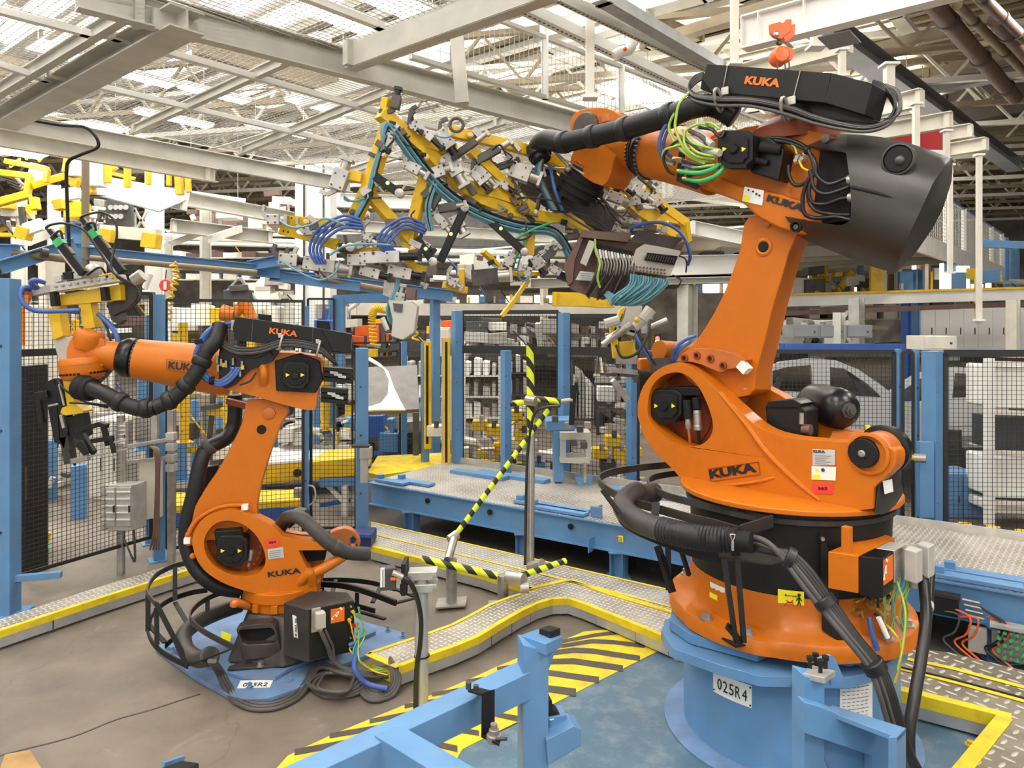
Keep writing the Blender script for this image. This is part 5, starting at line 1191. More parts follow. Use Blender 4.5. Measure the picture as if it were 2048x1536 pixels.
# side hardware on the right stretch
for px,z,w_,h_,m_ in((1866,.33,.10,.10,'black'),):
    c=cv(cvs(1888),-.02,z); MB().hexa(c,dC*.09,nC*.03,UP*.06).build('valve_block','black',con,bevel=.004); MB().hexa(c+UP*.075,dC*.10,nC*.035,UP*.012).build('block_cap','charcoal_metal',con)
mb=MB()
for k in range(4): mb.cyl(cv(cvs(1925+k*3),-.03,.40-.035*k),cv(cvs(1960+k*3),-.03,.395-.035*k),.010,n=8)
mb.builds('cable_connector','alu',con)
for k,(x0,m_) in enumerate(((1960,'cable_black'),(1970,'cable_black'),(1900,'hoist_orange'),(1975,'hoist_orange'),(1878,'cable_grey'),(1915,'hoist_orange'))):
    s=cvs(x0); MB().tube([cv(s,-.03,.37-.02*k),cv(s+.12,-.08,.30),cv(s+.1,-.08,.18),cv(s+.03,-.06,.10),cv(s+.14,-.12,.03)],.007,6).build('hanging_cable',m_,con)
MB().hexa(cv(cvs(1955),-.03,.14),dC*.055,nC*.03,UP*.085).build('junction_box','grey_machine',con,bevel=.006)
vt=thing('valve_terminal','valve terminal full of green cables under the conveyor at right edge','valve block',tuple(cv(cvs(2035),-.1,0)))
mb=MB(); c=cv(cvs(2040),-.08,.16); mb.hexa(c+UP*.13,dC*.17,nC*.05,UP*.012); mb.hexa(c+nC*.05,dC*.16,nC*.01,UP*.12); mb.build('backing_frame','alu_light',vt)
random.seed(21)
for i in range(8):
    for j in range(5): 
        p=c+dC*(-.12+.034*i)+UP*(.09-.042*j); MB().cyl(p,p-nC*.04,.012,n=8).build('green_connector','green',vt) if (i+j)%2 else MB().cyl(p,p-nC*.03,.010,n=8).build('metal_connector','alu',vt)
# ================= fences =================
def panel(label,x0,d0,x1,d1,zb,zt,pitch=.04,mid=None,frame=.03,wire=.0022,wm='wire_black',fm='wire_black',hz=True,name='mesh_fence',group=None,pz=None):
    a=V(((x0-HX)/F*d0,d0,0)); b=V(((x1-HX)/F*d1,d1,0)); L=(b-a).length; d=(b-a)/L
    root=thing(name,label,'fence',tuple(a+UP*zb),group)
    n_=V((-d.y,d.x,0))
    mb=MB()
    for z in(zb,zt)+((mid,) if mid else ()): mb.bar(a+UP*z,b+UP*z,.02 if z!=mid else .03,frame if z!=mid else frame*2)
    for p in(a,b): mb.bar(p+UP*zb,p+UP*zt,frame,.02,up=n_)
    mb.build('frame',fm,root)
    mb=MB(); pz=pz or pitch
    k=int(L/pitch)
    for i in range(1,k): p=a+d*(L*i/k); mb.bar(p+UP*zb,p+UP*zt,wire,wire)
    k=int((zt-zb)/pz)
    for i in range(1,k): z=zb+(zt-zb)*i/k; mb.bar(a+UP*z,b+UP*z,wire,wire)
    mb.build('wire_mesh',wm,root)
    return root
def post(label,x,d,z0,z1,w=.07,m='blue',name='fence_post',foot=True,ang=.6,group=None):
    c=V(((x-HX)/F*d,d,0)); r=thing(name,label,'post',tuple(c+UP*z0),group); u=V((math.cos(ang),math.sin(ang),0))
    MB().bar(c+UP*z0,c+UP*z1,w,w,up=u).build('tube',m,r,bevel=.004)
    if foot: MB().bar(c+UP*z0,c+UP*(z0+.012),w*1.9,w*1.9,up=u).build('base_plate',m,r)
    mb=MB()
    for z in(.25,.55,.8):
        q=c+UP*(z0+(z1-z0)*z)+V((0,-w*.52,0)); mb.lathe(q,V((0,-1,0)),[(.012,0),(.010,.01)],8)
    mb.builds('fixing_bolt','dark_steel',r)
    return r
post('thick blue post at far left edge of the hall',14,5.8,0,2.68,.14,ang=.0)
mb=MB(); c=V(((20-HX)/F*5.8,5.8,0)); mb.bar(c+UP*.28,c+V((.35,.1,.28)),.05,.05); mb.bar(c+V((-.3,0,.22)),c+UP*.22,.05,.05); tag(mb.build('floor_brace','blue',bevel=.003),'blue floor brace at the foot of the thick left post','brace')
panel('black mesh fence panel between the far left post and the robot gripper',38,5.9,302,6.95,.27,2.60,mid=2.08,pitch=.038,wire=.0036)
post('blue fence post behind the small robot forearm',318,7.1,0,2.60,.10)
post('narrow light blue fence post left of the black strip',298,7.6,0,2.4,.07)
panel('black mesh fence panel directly behind the smaller robot',332,7.3,606,7.75,.05,2.55,pitch=.045,wire=.004)
post('thin blue post behind the small robot energy box',612,7.8,0,2.5,.05)
panel('lower black mesh fence panel between two blue posts right of the small robot',622,7.85,712,7.85,.1,2.0,pitch=.045,wire=.0038)
panel('light mesh panel in front of the white column',616,10.3,668,10.3,.2,2.65,pitch=.045,wire=.002)
post('blue post with sensor bracket right of the small robot',724,7.75,0,2.05,.125,ang=.3)
panel('dark mesh gate panel behind the fender table',705,11,800,11.2,.1,2.0,pitch=.05,wire=.003)
post('blue post left of the yellow light curtain',850,9.9,.4,2.04,.09)
post('blue post behind the fender table edge',806,11.6,.1,2.0,.10)
post('tall blue post carrying the blue cross beam',870,11.0,.1,2.73,.12)
post('narrow pale blue post beside the second light curtain',888,9.5,.42,2.12,.05,m='alu_light')
post('tall blue post at left corner of the dark mesh fence',914,9.4,.42,2.47,.11)
panel('tall black mesh fence panel left of the striped pole',924,9.4,1117,9.0,.42,2.45,mid=1.97,pitch=.05,wire=.0045,frame=.05)
post('blue post in front of the tall mesh fence',1012,8.8,.45,1.98,.10)
post('blue post right behind the striped pole',1128,8.95,.42,2.44,.11)
panel('tall black mesh fence panel right of the striped pole',1138,8.95,1275,8.6,.42,2.40,mid=1.97,pitch=.05,wire=.0045,frame=.05)
post('blue post behind the large robot shoulder',1263,8.6,.3,2.0,.09)
panel('black mesh fence panel in front of the car body',1535,7.6,1788,7.5,.1,2.02,pitch=.042,wire=.0036,frame=.045)
post('perforated blue post right of the car fence panel',1796,7.5,.1,2.05,.05)
panel('narrow black mesh fence panel between two blue posts',1806,7.45,1826,7.4,.1,2.02,pitch=.042)
post('slim blue post between narrow fence panels',1832,7.4,.1,2.05,.05)
post('thick blue post with pipe clamp at the right',1864,7.2,.05,2.04,.14)
panel('black mesh fence panel at the right edge before the grey rack',1888,7.2,2140,7.15,.15,2.02,pitch=.045,wire=.0038,frame=.07)
# clamp arm of the right post
r=thing('pipe_clamp_arm','short yellow pipe held by a metal clamp on the right blue post','clamp',tuple(R(1850,915,7.0)))
MB().cyl(R(1795,910,7.1),R(1832,916,7.0),.028).build('yellow_pipe','yellow',r); MB().cyl(R(1828,916,7.0),R(1852,917,6.95),.045).build('clamp','alu',r,angle=30)
MB().prism([R(1840,885,7.05),R(1868,885,7.05),R(1868,1035,7.05),R(1840,1035,7.05)],V((.02,.1,0))).build('mount_plate','blue',r)
# light curtains
for x,d,y0,y1 in((855,9.75,683,898),(893,9.3,676,935)):
    r=thing('light_curtain','yellow light curtain column '+('left of the two, beside the fender table' if x<870 else 'right of the two, before the tall fence post'),'safety sensor',tuple(R(x,y1,d)))
    MB().prism([R(x-7,y0,d),R(x+7,y0,d),R(x+7,y1,d),R(x-7,y1,d)],V((0,.06,0))).build('housing','yellow',r,bevel=.004)
    MB().prism([R(x-3,y0+8,d-.004),R(x+2,y0+8,d-.004),R(x+2,y1-10,d-.004),R(x-3,y1-10,d-.004)],V((0,.004,0))).build('lens_strip','black_gloss',r)
# ================= striped poles with clamps =================
r=thing('striped_barrier','hinged barrier of lime and black striped tubes with steel clamps on floor post','barrier',tuple(G(1035,1186,0)))
pv=R(1064,800,6.55)
MB().cyl(R(1060,1135,6.2),R(1062,860,6.35),.036,n=20).build('steel_post','steel',r)
MB().cyl(R(1062,860,6.35),R(1060,688,6.4),.034,n=20).build('striped_tube','hazard_tube',r)
MB().cyl(R(1022,808,6.4),R(1050,804,6.35),.026).build('striped_tube','hazard_tube',r)
MB().cyl(R(1066,797,6.35),R(1122,803,6.3),.026).build('striped_tube','hazard_tube',r)
MB().cyl(R(905,1078,6.15),R(1100,815,6.3),.022).build('striped_tube','hazard_tube',r)
MB().cyl(R(844,1118,5.9),R(995,1152,5.85),.030).build('striped_tube','hazard_tube',r)
MB().cyl(R(1030,1156,5.75),R(1130,1122,6.1),.026).build('striped_tube','hazard_tube',r)
mb=MB()
for p,q,w in(((896,1120,5.9),(908,1078,6.1),.035),((1015,1155,5.8),(1048,1160,5.7),.05),((1060,1135,6.1),(1085,1128,6.0),.045),((1053,800,6.35),(1072,803,6.3),.045),((898,1080,6.1),(915,1068,6.15),.04),((1040,1175,5.7),(1058,1175,5.7),.045)):
    mb.cyl(R(*p),R(*q),w,n=12)
mb.builds('tube_clamp','alu',r,angle=30,bevel=.004)
for x,y0,y1,d in((903,1118,1205,5.95),(1006,1150,1210,5.9)):
    MB().cyl(R(x,y1,d),R(x,y0,d),.045,n=18).build('floor_stand','alu',r); MB().hexa(R(x,y1,d),V((.12,.02,0)),V((0,.10,0)),UP*.006).build('foot_plate','alu',r)
MB().tube([R(1050,1130,6.1),R(1052,1000,6.2),R(1056,900,6.25),R(1068,830,6.25),R(1090,815,6.25),R(1120,812,6.2)],.012,8).build('cable','cable_black',r)
r=thing('gripper_jaw_sensor','slim black sensor clamp hanging at the end of the striped tube','sensor',tuple(R(1145,800,6.3)))
mb=MB(); mb.bar(R(1148,770,6.3),R(1143,850,6.3),.05,.03); mb.bar(R(1150,765,6.3),R(1158,790,6.3),.02,.02); mb.build('body','black',r,bevel=.005); MB().cyl(R(1120,803,6.3),R(1145,800,6.3),.02).build('holder','alu',r)
# foreground steel post with sensor
r=thing('sensor_post','galvanised tube post with clamped safety switch and black cable in front','post',tuple(G(841,1423,0)))
pb=R(843,1460,4.2); pt=R(845,1165,4.3); 
MB().cyl(V((pt.x,4.25,0)),V((pt.x,4.25,R(845,1150,4.25).z)),.040,n=24).build('tube','galv',r)
for y in(1147,1172):
    q=R(846,y,4.25); m_=MB().hexa(q,V((.085,.01,0)),V((0,.05,0)),UP*.025).build('clamp','alu_light',r,bevel=.006)
    mb=MB()
    for dx in(-.065,.075): mb.lathe(q+V((dx,-.05,0)),V((0,-1,0)),[(.014,0),(.014,.006),(.010,.006),(.010,.014)],8)
    mb.builds('clamp_bolt','steel',m_)
MB().hexa(R(810,1152,4.2),V((.012,.0,0)),V((0,.07,0)),UP*.09).build('angle_plate','black',r); MB().hexa(R(824,1178,4.22),V((.07,0,0)),V((0,.006,0)),UP*.03).build('angle_plate','black',r)
sb=MB().hexa(R(776,1155,4.15),V((.042,.01,0)),V((-.01,.03,0)),UP*.065).build('safety_switch','dark_steel',r,bevel=.008)
MB().hexa(R(765,1155,4.115),V((.012,.002,0)),V((0,.003,0)),UP*.055).build('sticker','label_white',sb)
mb=MB(); 
for x in(784,789): mb.ball(R(x,1158,4.105),.010,8)
mb.builds('indicator_lamp','text_orange',sb)
MB().cyl(R(785,1145,4.1),R(806,1154,4.1),.016,n=14).build('connector','alu',r)
MB().tube([R(804,1153,4.1),R(820,1165,4.1),R(834,1195,4.14),R(842,1240,4.17),R(840,1290,4.18),R(833,1340,4.19),R(831,1420,4.2),R(831,1500,4.2)],.014,10).build('cable','cable_black',r,angle=80)
MB().lathe(R(844,1312,4.25),UP,[(.047,0),(.047,.006)],20).build('cable_tie','black',r)
# ================= foreground blue frame =================
r=thing('blue_tube_frame','light blue square tube frame with upright and bracket in the foreground','frame',tuple(R(1100,1500,2.9)))
def hx(pts,depthv): return MB().prism(pts,depthv)
Zp=R(1080,1290,2.85).z
# upright
PFf=PL(1080,1400,2.80,-12)
MB().prism(PFf.pts([(1046,1290),(1097,1302),(1097,1640),(1046,1640)],0),dk(PFf,.10)).build('upright','blue',r,bevel=.003)
MB().prism([R(1041,1270,2.88),R(1092,1288,2.76),R(1125,1272,2.92),R(1080,1256,3.05)],V((0,0,-.045))).build('top_plate','blue',r,bevel=.003)
MB().prism(PFf.pts([(1098,1305),(1110,1304),(1092,1355),(1083,1353)],-.03),dk(PFf,.012)).build('gusset','blue',r)
bk=MB().prism([R(1078,1257,2.93),R(1101,1263,2.86),R(1121,1256,2.94),R(1098,1250,3.0)],V((0,0,-.07))).build('black_block','black',r,bevel=.003)
zb=CH-(1445-HY)/F*2.8
def tubeb(a,b,w,h,name='cross_tube',m='blue'): return MB().bar(a,b,w,h).build(name,m,r,bevel=.003)
# arm from upright to lower left, top face visible
a=R(1066,1352,2.86); b=R(770,1492,2.50); d_=(b-a).normalized()
tubeb(a,b+d_*.7,.10,.105)
c0=R(775,1490,2.50); tubeb(c0,R(950,1600,2.15),.10,.105)
tubeb(R(1105,1478,2.86),R(1140,1480,2.62),.09,.105) if 0 else None
MB().prism([R(1090,1478,2.80),R(1096,1502,2.78),R(1163,1465,2.85),R(1163,1490,2.85)][:0] or PFf.pts([(1092,1480),(1147,1452),(1163,1458),(1163,1492),(1096,1532)],.02),dk(PFf,.10)).build('lower_bracket','blue',r,bevel=.004)
MB().prism(PFf.pts([(1097,1436),(1133,1430),(1133,1458),(1100,1478)],-.04),dk(PFf,.08)).build('sensor_mount','blue',r,bevel=.003)
q=MB().prism(PFf.pts([(1095,1406),(1104,1400),(1106,1420),(1128,1434),(1128,1440),(1098,1450)],-.05),dk(PFf,.07)).build('sensor_housing','black',r,bevel=.003)
MB().prism([R(1100,1440,2.84),R(1124,1432,2.88),R(1122,1428,2.9),R(1098,1436,2.86)],V((0,0,-.003))).build('sticker','label_white',q)
# black strap bracket hanging on the arm
r2=thing('strap_bracket','black bent strap bracket with round sensor hooked over the blue foreground tube','bracket',tuple(R(970,1440,2.6)))
MB().prism([R(936,1380,2.62),R(965,1388,2.55),R(984,1381,2.62),R(955,1374,2.7)],V((0,0,-.008))).build('top_leg','black_matt',r2)
MB().prism([R(963,1388,2.545),R(984,1381,2.6),R(984,1468,2.6),R(962,1474,2.545)],V((.01,.012,0))).build('strap','black_matt',r2,bevel=.002)
MB().prism([R(962,1470,2.55),R(998,1488,2.46),R(1000,1482,2.5),R(984,1466,2.6)],V((0,0,-.008))).build('bottom_leg','black_matt',r2)
MB().lathe(R(988,1476,2.52),UP,[(.022,-.012),(.026,-.006),(.026,.012),(.018,.014),(.018,.03),(.012,.032),(.012,.05)],18).build('sensor','alu',r2,angle=30)
MB().cyl(R(992,1478,2.5),R(1013,1478,2.48),.006).build('pin','dark_steel',r2)
mb=MB()
for x,y in((937,1372),(952,1378)): mb.lathe(R(x,y,2.62),UP,[(.010,-.01),(.010,.014),(.006,.014)],10)
mb.builds('screw','dark_steel',r2)
# right blue bracket
r=thing('blue_locating_bracket','blue welded locating bracket with four black studs in front of the pedestal','bracket',tuple(R(1700,1500,2.6)))
QF=PL(1640,1400,2.72,-8)
MB().prism(QF.pts([(1609,1352),(1649,1362),(1649,1700),(1609,1700)],0),dk(QF,.09)).build('upright','blue',r,bevel=.003)
tp=MB().prism([R(1601,1345,2.75),R(1649,1356,2.66),R(1671,1341,2.78),R(1624,1330,2.9)],V((0,0,-.022))).build('top_plate','alu_light',r,bevel=.002)
mb=MB()
for x,y,d in((1620,1332,2.83),(1631,1325,2.9),(1641,1339,2.74),(1651,1331,2.82)):
    p=R(x,y,d); mb.lathe(p-UP*.015,UP,[(.008,0),(.008,.035),(.013,.037),(.013,.052),(.008,.053)],12)
mb.builds('stud','black',tp,angle=30)
MB().prism(QF.pts([(1609,1405),(1636,1412),(1812,1478),(1812,1700),(1745,1700),(1745,1512),(1609,1466)],.05),dk(QF,.05)).build('side_arm','blue',r,bevel=.003)
MB().prism([R(1647,1418,2.72),R(1794,1474,2.48),R(1812,1456,2.62),R(1664,1410,2.86)],V((0,0,-.02))).build('arm_top','blue',r,bevel=.003)
MB().prism([R(1794,1474,2.48),R(1812,1456,2.62),R(1812,1700,2.62),R(1794,1700,2.48)],V((-.03,0,0))).build('arm_side','blue',r,bevel=.003)
MB().prism(QF.pts([(1609,1430),(1750,1512),(1750,1700),(1700,1620),(1640,1500)],-.02),dk(QF,.015)).build('gusset','blue',r)
MB().prism(QF.pts([(1636,1318),(1662,1311),(1670,1316),(1690,1362),(1662,1372),(1660,1345)],-.12),dk(QF,.012)).build('rear_tab','blue_deep' if 0 else 'blue',r)
o=thing('mounting_block','black drilled block at the bottom edge left of the blue frame','block',tuple(R(380,1530,3.3)))
MB().prism([R(322,1536,3.4),R(372,1540,3.2),R(398,1526,3.35),R(365,1521,3.5)],V((0,0,-.05))).build('block','black',o,bevel=.004)
MB().bar(R(325,1536,3.45),R(366,1522,3.55),.02,.05).build('blue_tube','blue',o)
# ================= gripper carried by the big robot =================
def bars(root,name,matn,l,bev=.004):
    for it in l:
        p,q,w=it[:3]; h=it[3] if len(it)>3 else w
        MB().bar(R(*p),R(*q),w,h,ext=.004).build(name,matn,root,bevel=bev)
def tubes(root,name,matn,l,r,n=7,sub=6):
    for pts in l: MB().tube([R(p[0],p[1],p[2]+(.35 if root.name=='welding_gripper' and p[0]>1000 else 0)) for p in pts],r,n,sub).build(name,matn,root,angle=80)
gr=thing('welding_gripper','yellow tubular gripper frame with clamps and hoses carried by the big robot','gripper',tuple(R(1160,395,5.15)))
dg=lambda x,y: 4.75+max(0,(x-760))*.0019+(y-230)*.0007
def g3(l): return [(x,y,dg(x,y)) for x,y in l]
def seg(name,m_,pts,w,h):
    pts=g3(pts)
    for a,b in zip(pts[:-1],pts[1:]): MB().bar(R(*a),R(*b),w,h,ext=w*.25).build(name,m_,gr,bevel=.004)
seg('frame_tube','yellow',[(765,229),(845,298),(920,372)],.085,.085)
seg('frame_tube','yellow',[(920,372),(960,398),(1018,421),(1100,437)],.075,.085)
seg('frame_tube','yellow',[(1100,437),(1135,437),(1200,478)],.09,.07)
seg('frame_tube','yellow',[(776,256),(737,378),(703,450)],.07,.09)
seg('frame_tube','yellow',[(735,385),(816,478)],.075,.07)
seg('frame_tube','yellow',[(852,346),(838,400),(817,492)],.07,.075)
seg('frame_tube','yellow',[(838,280),(905,300)],.07,.095)
seg('frame_tube','yellow',[(903,264),(1020,291),(1078,308),(1128,330)],.06,.075)
seg('frame_tube','yellow',[(943,303),(1063,420)],.07,.07)
seg('frame_tube','yellow',[(920,370),(985,385),(1035,400)],.07,.085)
seg('frame_tube','yellow',[(1210,362),(1272,420),(1345,468)],.07,.08)
seg('frame_tube','yellow',[(1290,378),(1325,414),(1370,446),(1374,480)],.06,.075)
seg('frame_tube','yellow',[(1285,426),(1352,440)],.05,.07)
seg('frame_tube','yellow',[(1085,250+60),(1110,325),(1135,345)],.05,.09)
seg('frame_stub','yellow',[(773,200),(767,232)],.05,.05)
seg('frame_stub','yellow',[(1055,563),(1030,598),(1005,630)],.055,.03)
seg('frame_stub','yellow',[(968,505),(1000,535),(1028,548),(1078,548)],.06,.03)
seg('frame_stub','yellow',[(1060,462),(1058,505)],.08,.05)
seg('frame_stub','yellow',[(815,518),(828,535),(848,540)],.045,.05)
seg('frame_stub','yellow',[(890,570),(930,580)],.05,.05); seg('frame_stub','yellow',[(924,540),(924,582)],.04,.06)
seg('frame_stub','yellow',[(690,350),(718,355)],.09,.07)
seg('frame_stub','yellow',[(690,505),(770,500)],.02,.05)
def gp_(name,m_,pts,th=.02,o=0): 
    P=[R(x,y,dg(x,y)+o) for x,y in pts]; MB().prism(P,V((0,th,0))).build(name,m_,gr,bevel=.002)
gp_('c_plate','yellow',[(568,429),(690,442),(691,456),(606,449),(590,462),(596,468),(680,478),(672,492),(640,487),(555,468)])
gp_('c_plate','yellow',[(600,470),(676,487),(670,500),(600,478)],.03,.06)
for x,y in((574,442),(583,436),(567,462),(576,464)): MB().lathe(R(x,y,dg(x,y)-.002),V((0,-1,0)),[(.006,0),(.006,.003)],8).build('bolt_hole','black_matt',gr)
random.seed(4)
def clamp_unit(x,y,ang,L=.16,w=.07,m1='alu_light',m2='alu',nm='clamp_unit',o=-.05,jaw=True,dark=False):
    """pneumatic clamp: body block, cylinder, end caps, jaw"""
    a=math.radians(ang); u=V((math.cos(a),0,math.sin(a))); v=V((-math.sin(a),0,math.cos(a))); n_=V((0,-1,0)); c=R(x,y,dg(x,y)+o)
    b=MB().hexa(c,u*L*.32,v*w*.5,n_*w*.45).build(nm,m1,gr,bevel=.005)
    q=MB(); q.cyl(c+u*L*.3,c+u*L*.62,w*.34,n=14); q.hexa(c+u*L*.64,u*.012,v*w*.45,n_*w*.4); q.build('cylinder',m2 if not dark else 'black_gloss',b,bevel=.003,angle=30)
    q=MB()
    for s1 in(-1,1):
        for s2 in(-1,1): q.lathe(c-u*L*.05+u*s1*L*.18+v*s2*w*.3+n_*w*.46,n_,[(.007,0),(.007,.003)],8)
    q.builds('screw','dark_steel',b)
    if jaw:
        q=MB(); q.bar(c-u*L*.32,c-u*L*.55+v*.05,.022,.03); q.bar(c-u*L*.55+v*.05,c-u*L*.50+v*.10,.02,.028); q.build('jaw','dark_steel' if dark else 'alu',b,bevel=.003)
    return b
for t in [(792,205,80,.14,.06,'dark_steel'),(845,262,-42,.28,.05,'alu_light'),(825,335,-30,.18,.07,'alu_light'),(826,255,-30,.1,.04,'alu_light'),(775,285,75,.2,.06,'alu_light'),(680,360,70,.22,.10,'alu_light'),(548,440,0,.13,.07,'alu_light'),(622,462,5,.16,.06,'alu'),(735,475,-35,.12,.05,'alu'),(578,520,-5,.2,.08,'alu'),(640,530,-8,.34,.09,'alu'),(760,515,2,.42,.08,'alu_light'),(800,545,-10,.26,.08,'alu'),(715,520,0,.2,.08,'alu_light'),(850,490,-35,.12,.05,'alu'),(875,345,20,.16,.08,'alu_light'),
  (905,330,-60,.26,.10,'alu_light'),(930,298,35,.30,.05,'dark_steel'),(975,310,30,.30,.06,'dark_steel'),(890,280,-55,.22,.09,'alu'),(955,355,-50,.2,.06,'alu'),(915,445,-60,.16,.09,'alu'),(895,415,10,.2,.06,'dark_steel'),
  (1040,490,80,.2,.08,'grey_machine'),(1020,520,60,.18,.08,'alu'),(1075,525,-60,.16,.08,'grey_machine'),(1098,510,40,.16,.06,'dark_steel'),(970,555,5,.30,.12,'charcoal_metal'),(905,565,-30,.12,.06,'alu'),
  (1100,360,-40,.26,.12,'charcoal_metal'),(1040,345,-20,.24,.12,'alu'),(1060,385,-35,.28,.08,'charcoal_metal'),(1220,350,-30,.18,.06,'black'),(1260,335,-35,.26,.05,'black'),(1280,385,-35,.22,.07,'alu_light'),(1310,400,-50,.18,.07,'alu'),(1230,395,-20,.2,.08,'alu_light'),(1250,440,-10,.18,.05,'alu'),
  (800,600,80,.16,.07,'alu'),(1180,375,-30,.2,.08,'alu'),(1160,420,-20,.24,.08,'charcoal_metal'),(1215,430,-30,.2,.07,'charcoal_metal')]:
    clamp_unit(*t,dark=random.random()<.35,o=.15 if t[5]=='charcoal_metal' and t[0]>1000 else -.05)
# sensor heads (black barrels with green lamp)
for x,y,a_,L_ in((775,370,-35,.20),(1000,460,-42,.48),(850,500,-55,.2),(690,495,0,.08),(905,470,65,.42)):
    a=math.radians(a_); u=V((math.cos(a),0,math.sin(a))); c=R(x,y,dg(x,y)-.09)
    b=MB().hexa(c,u*L_/2,V((-u.z,0,u.x))*.028,V((0,.028,0))).build('swivel_clamp','black',gr,bevel=.005)
    MB().lathe(c+u*(L_/2),V((0,-1,0)),[(.03,-.02),(.03,.03),(.02,.034)],16).build('pivot_boss','alu',b,angle=30)
    MB().ball(c+V((-u.z,0,u.x))*.01+V((0,-.03,0)),.012,8).build('indicator_lamp','led_green',b)
for t in [(655,545,-5,.24,.06,'alu'),(600,530,-12,.2,.07,'alu'),(690,530,10,.2,.06,'dark_steel'),(740,545,-15,.22,.07,'alu'),(830,560,-30,.14,.05,'dark_steel'),(722,490,20,.16,.05,'alu'),(870,400,60,.2,.06,'dark_steel'),(880,440,-50,.22,.06,'alu'),(940,400,-40,.16,.05,'dark_steel'),(965,345,-45,.22,.06,'alu'),(1010,330,20,.16,.05,'dark_steel'),(1000,365,-35,.2,.06,'alu'),(1030,375,-50,.18,.05,'dark_steel'),(1075,350,15,.2,.07,'alu'),(1055,545,70,.14,.06,'alu'),(1110,540,-30,.16,.06,'alu'),(1085,500,30,.16,.05,'alu_light'),(1130,555,-20,.2,.06,'dark_steel'),(1240,370,-35,.2,.05,'alu'),(1290,360,-40,.2,.05,'dark_steel'),(1265,405,10,.2,.06,'alu'),(1225,455,-20,.2,.05,'alu'),(1300,455,-10,.16,.05,'dark_steel')]: clamp_unit(*t,dark=random.random()<.5,o=-.02)
random.seed(41)
SK=[(765,240),(845,305),(920,372),(1018,421),(1100,437),(1180,470)],[(776,256),(737,378),(705,448)],[(735,385),(814,478)],[(852,346),(817,490)],[(905,262),(1078,306)],[(943,303),(1060,418)],[(1210,362),(1272,420),(1345,466)],[(560,440),(690,450)],[(580,520),(840,515)],[(960,505),(1080,550)]
for l in SK:
    for a,b in zip(l[:-1],l[1:]):
        for j in range(4):
            t=random.random(); x=a[0]+(b[0]-a[0])*t+random.uniform(-12,12); y=a[1]+(b[1]-a[1])*t+random.uniform(-12,14); c=R(x,y,dg(x,y)-.06); an=random.uniform(-1,1)
            if j<2: MB().hexa(c,V((math.cos(an),0,math.sin(an)))*random.uniform(.02,.05),V((-math.sin(an),0,math.cos(an)))*random.uniform(.01,.025),V((0,.02,0))).build('small_bracket',random.choice(['dark_steel','black','alu','brown_metal']),gr,bevel=.003)
            elif j==2: MB().lathe(c,V((0,-1,0)),[(.022,-.01),(.022,.01),(.012,.014),(.012,.022)],10).build('fitting',random.choice(['alu','brass','dark_steel']),gr,angle=30)
            else: MB().tube([c,R(x+random.uniform(-15,15),y+12,dg(x,y)-.09),R(x+random.uniform(-30,30),y+random.uniform(10,34),dg(x,y)-.04)],.006,6,5).build('signal_cable',random.choice(['cable_black','cable_grey','hose_lightblue']),gr,angle=80)
# lower hanging valve box unit at (810,640)
dd0=4.95
u_=MB().prism([R(776,600,dd0),R(822,603,dd0),R(835,612,dd0),R(828,665,dd0),R(805,680,dd0),R(782,672,dd0),(R(785,640,dd0))],V((0,.12,0))).build('valve_unit','grey_machine',gr,bevel=.006)
MB().prism([R(786,606,dd0-.01),R(806,608,dd0-.01),R(804,625,dd0-.01),R(788,622,dd0-.01)],V((0,.02,0))).build('connector_field','dark_steel',u_)
MB().prism([R(812,575,dd0),R(832,578,dd0),R(830,600,dd0),R(812,597,dd0)],V((0,.1,0))).build('mounting_block','brown_metal',u_,bevel=.003)
MB().prism([R(768,560,dd0+.05),R(790,566,dd0+.05),R(785,598,dd0+.05),R(765,590,dd0+.05)],V((0,.06,0))).build('support_bracket','alu',u_,bevel=.003)
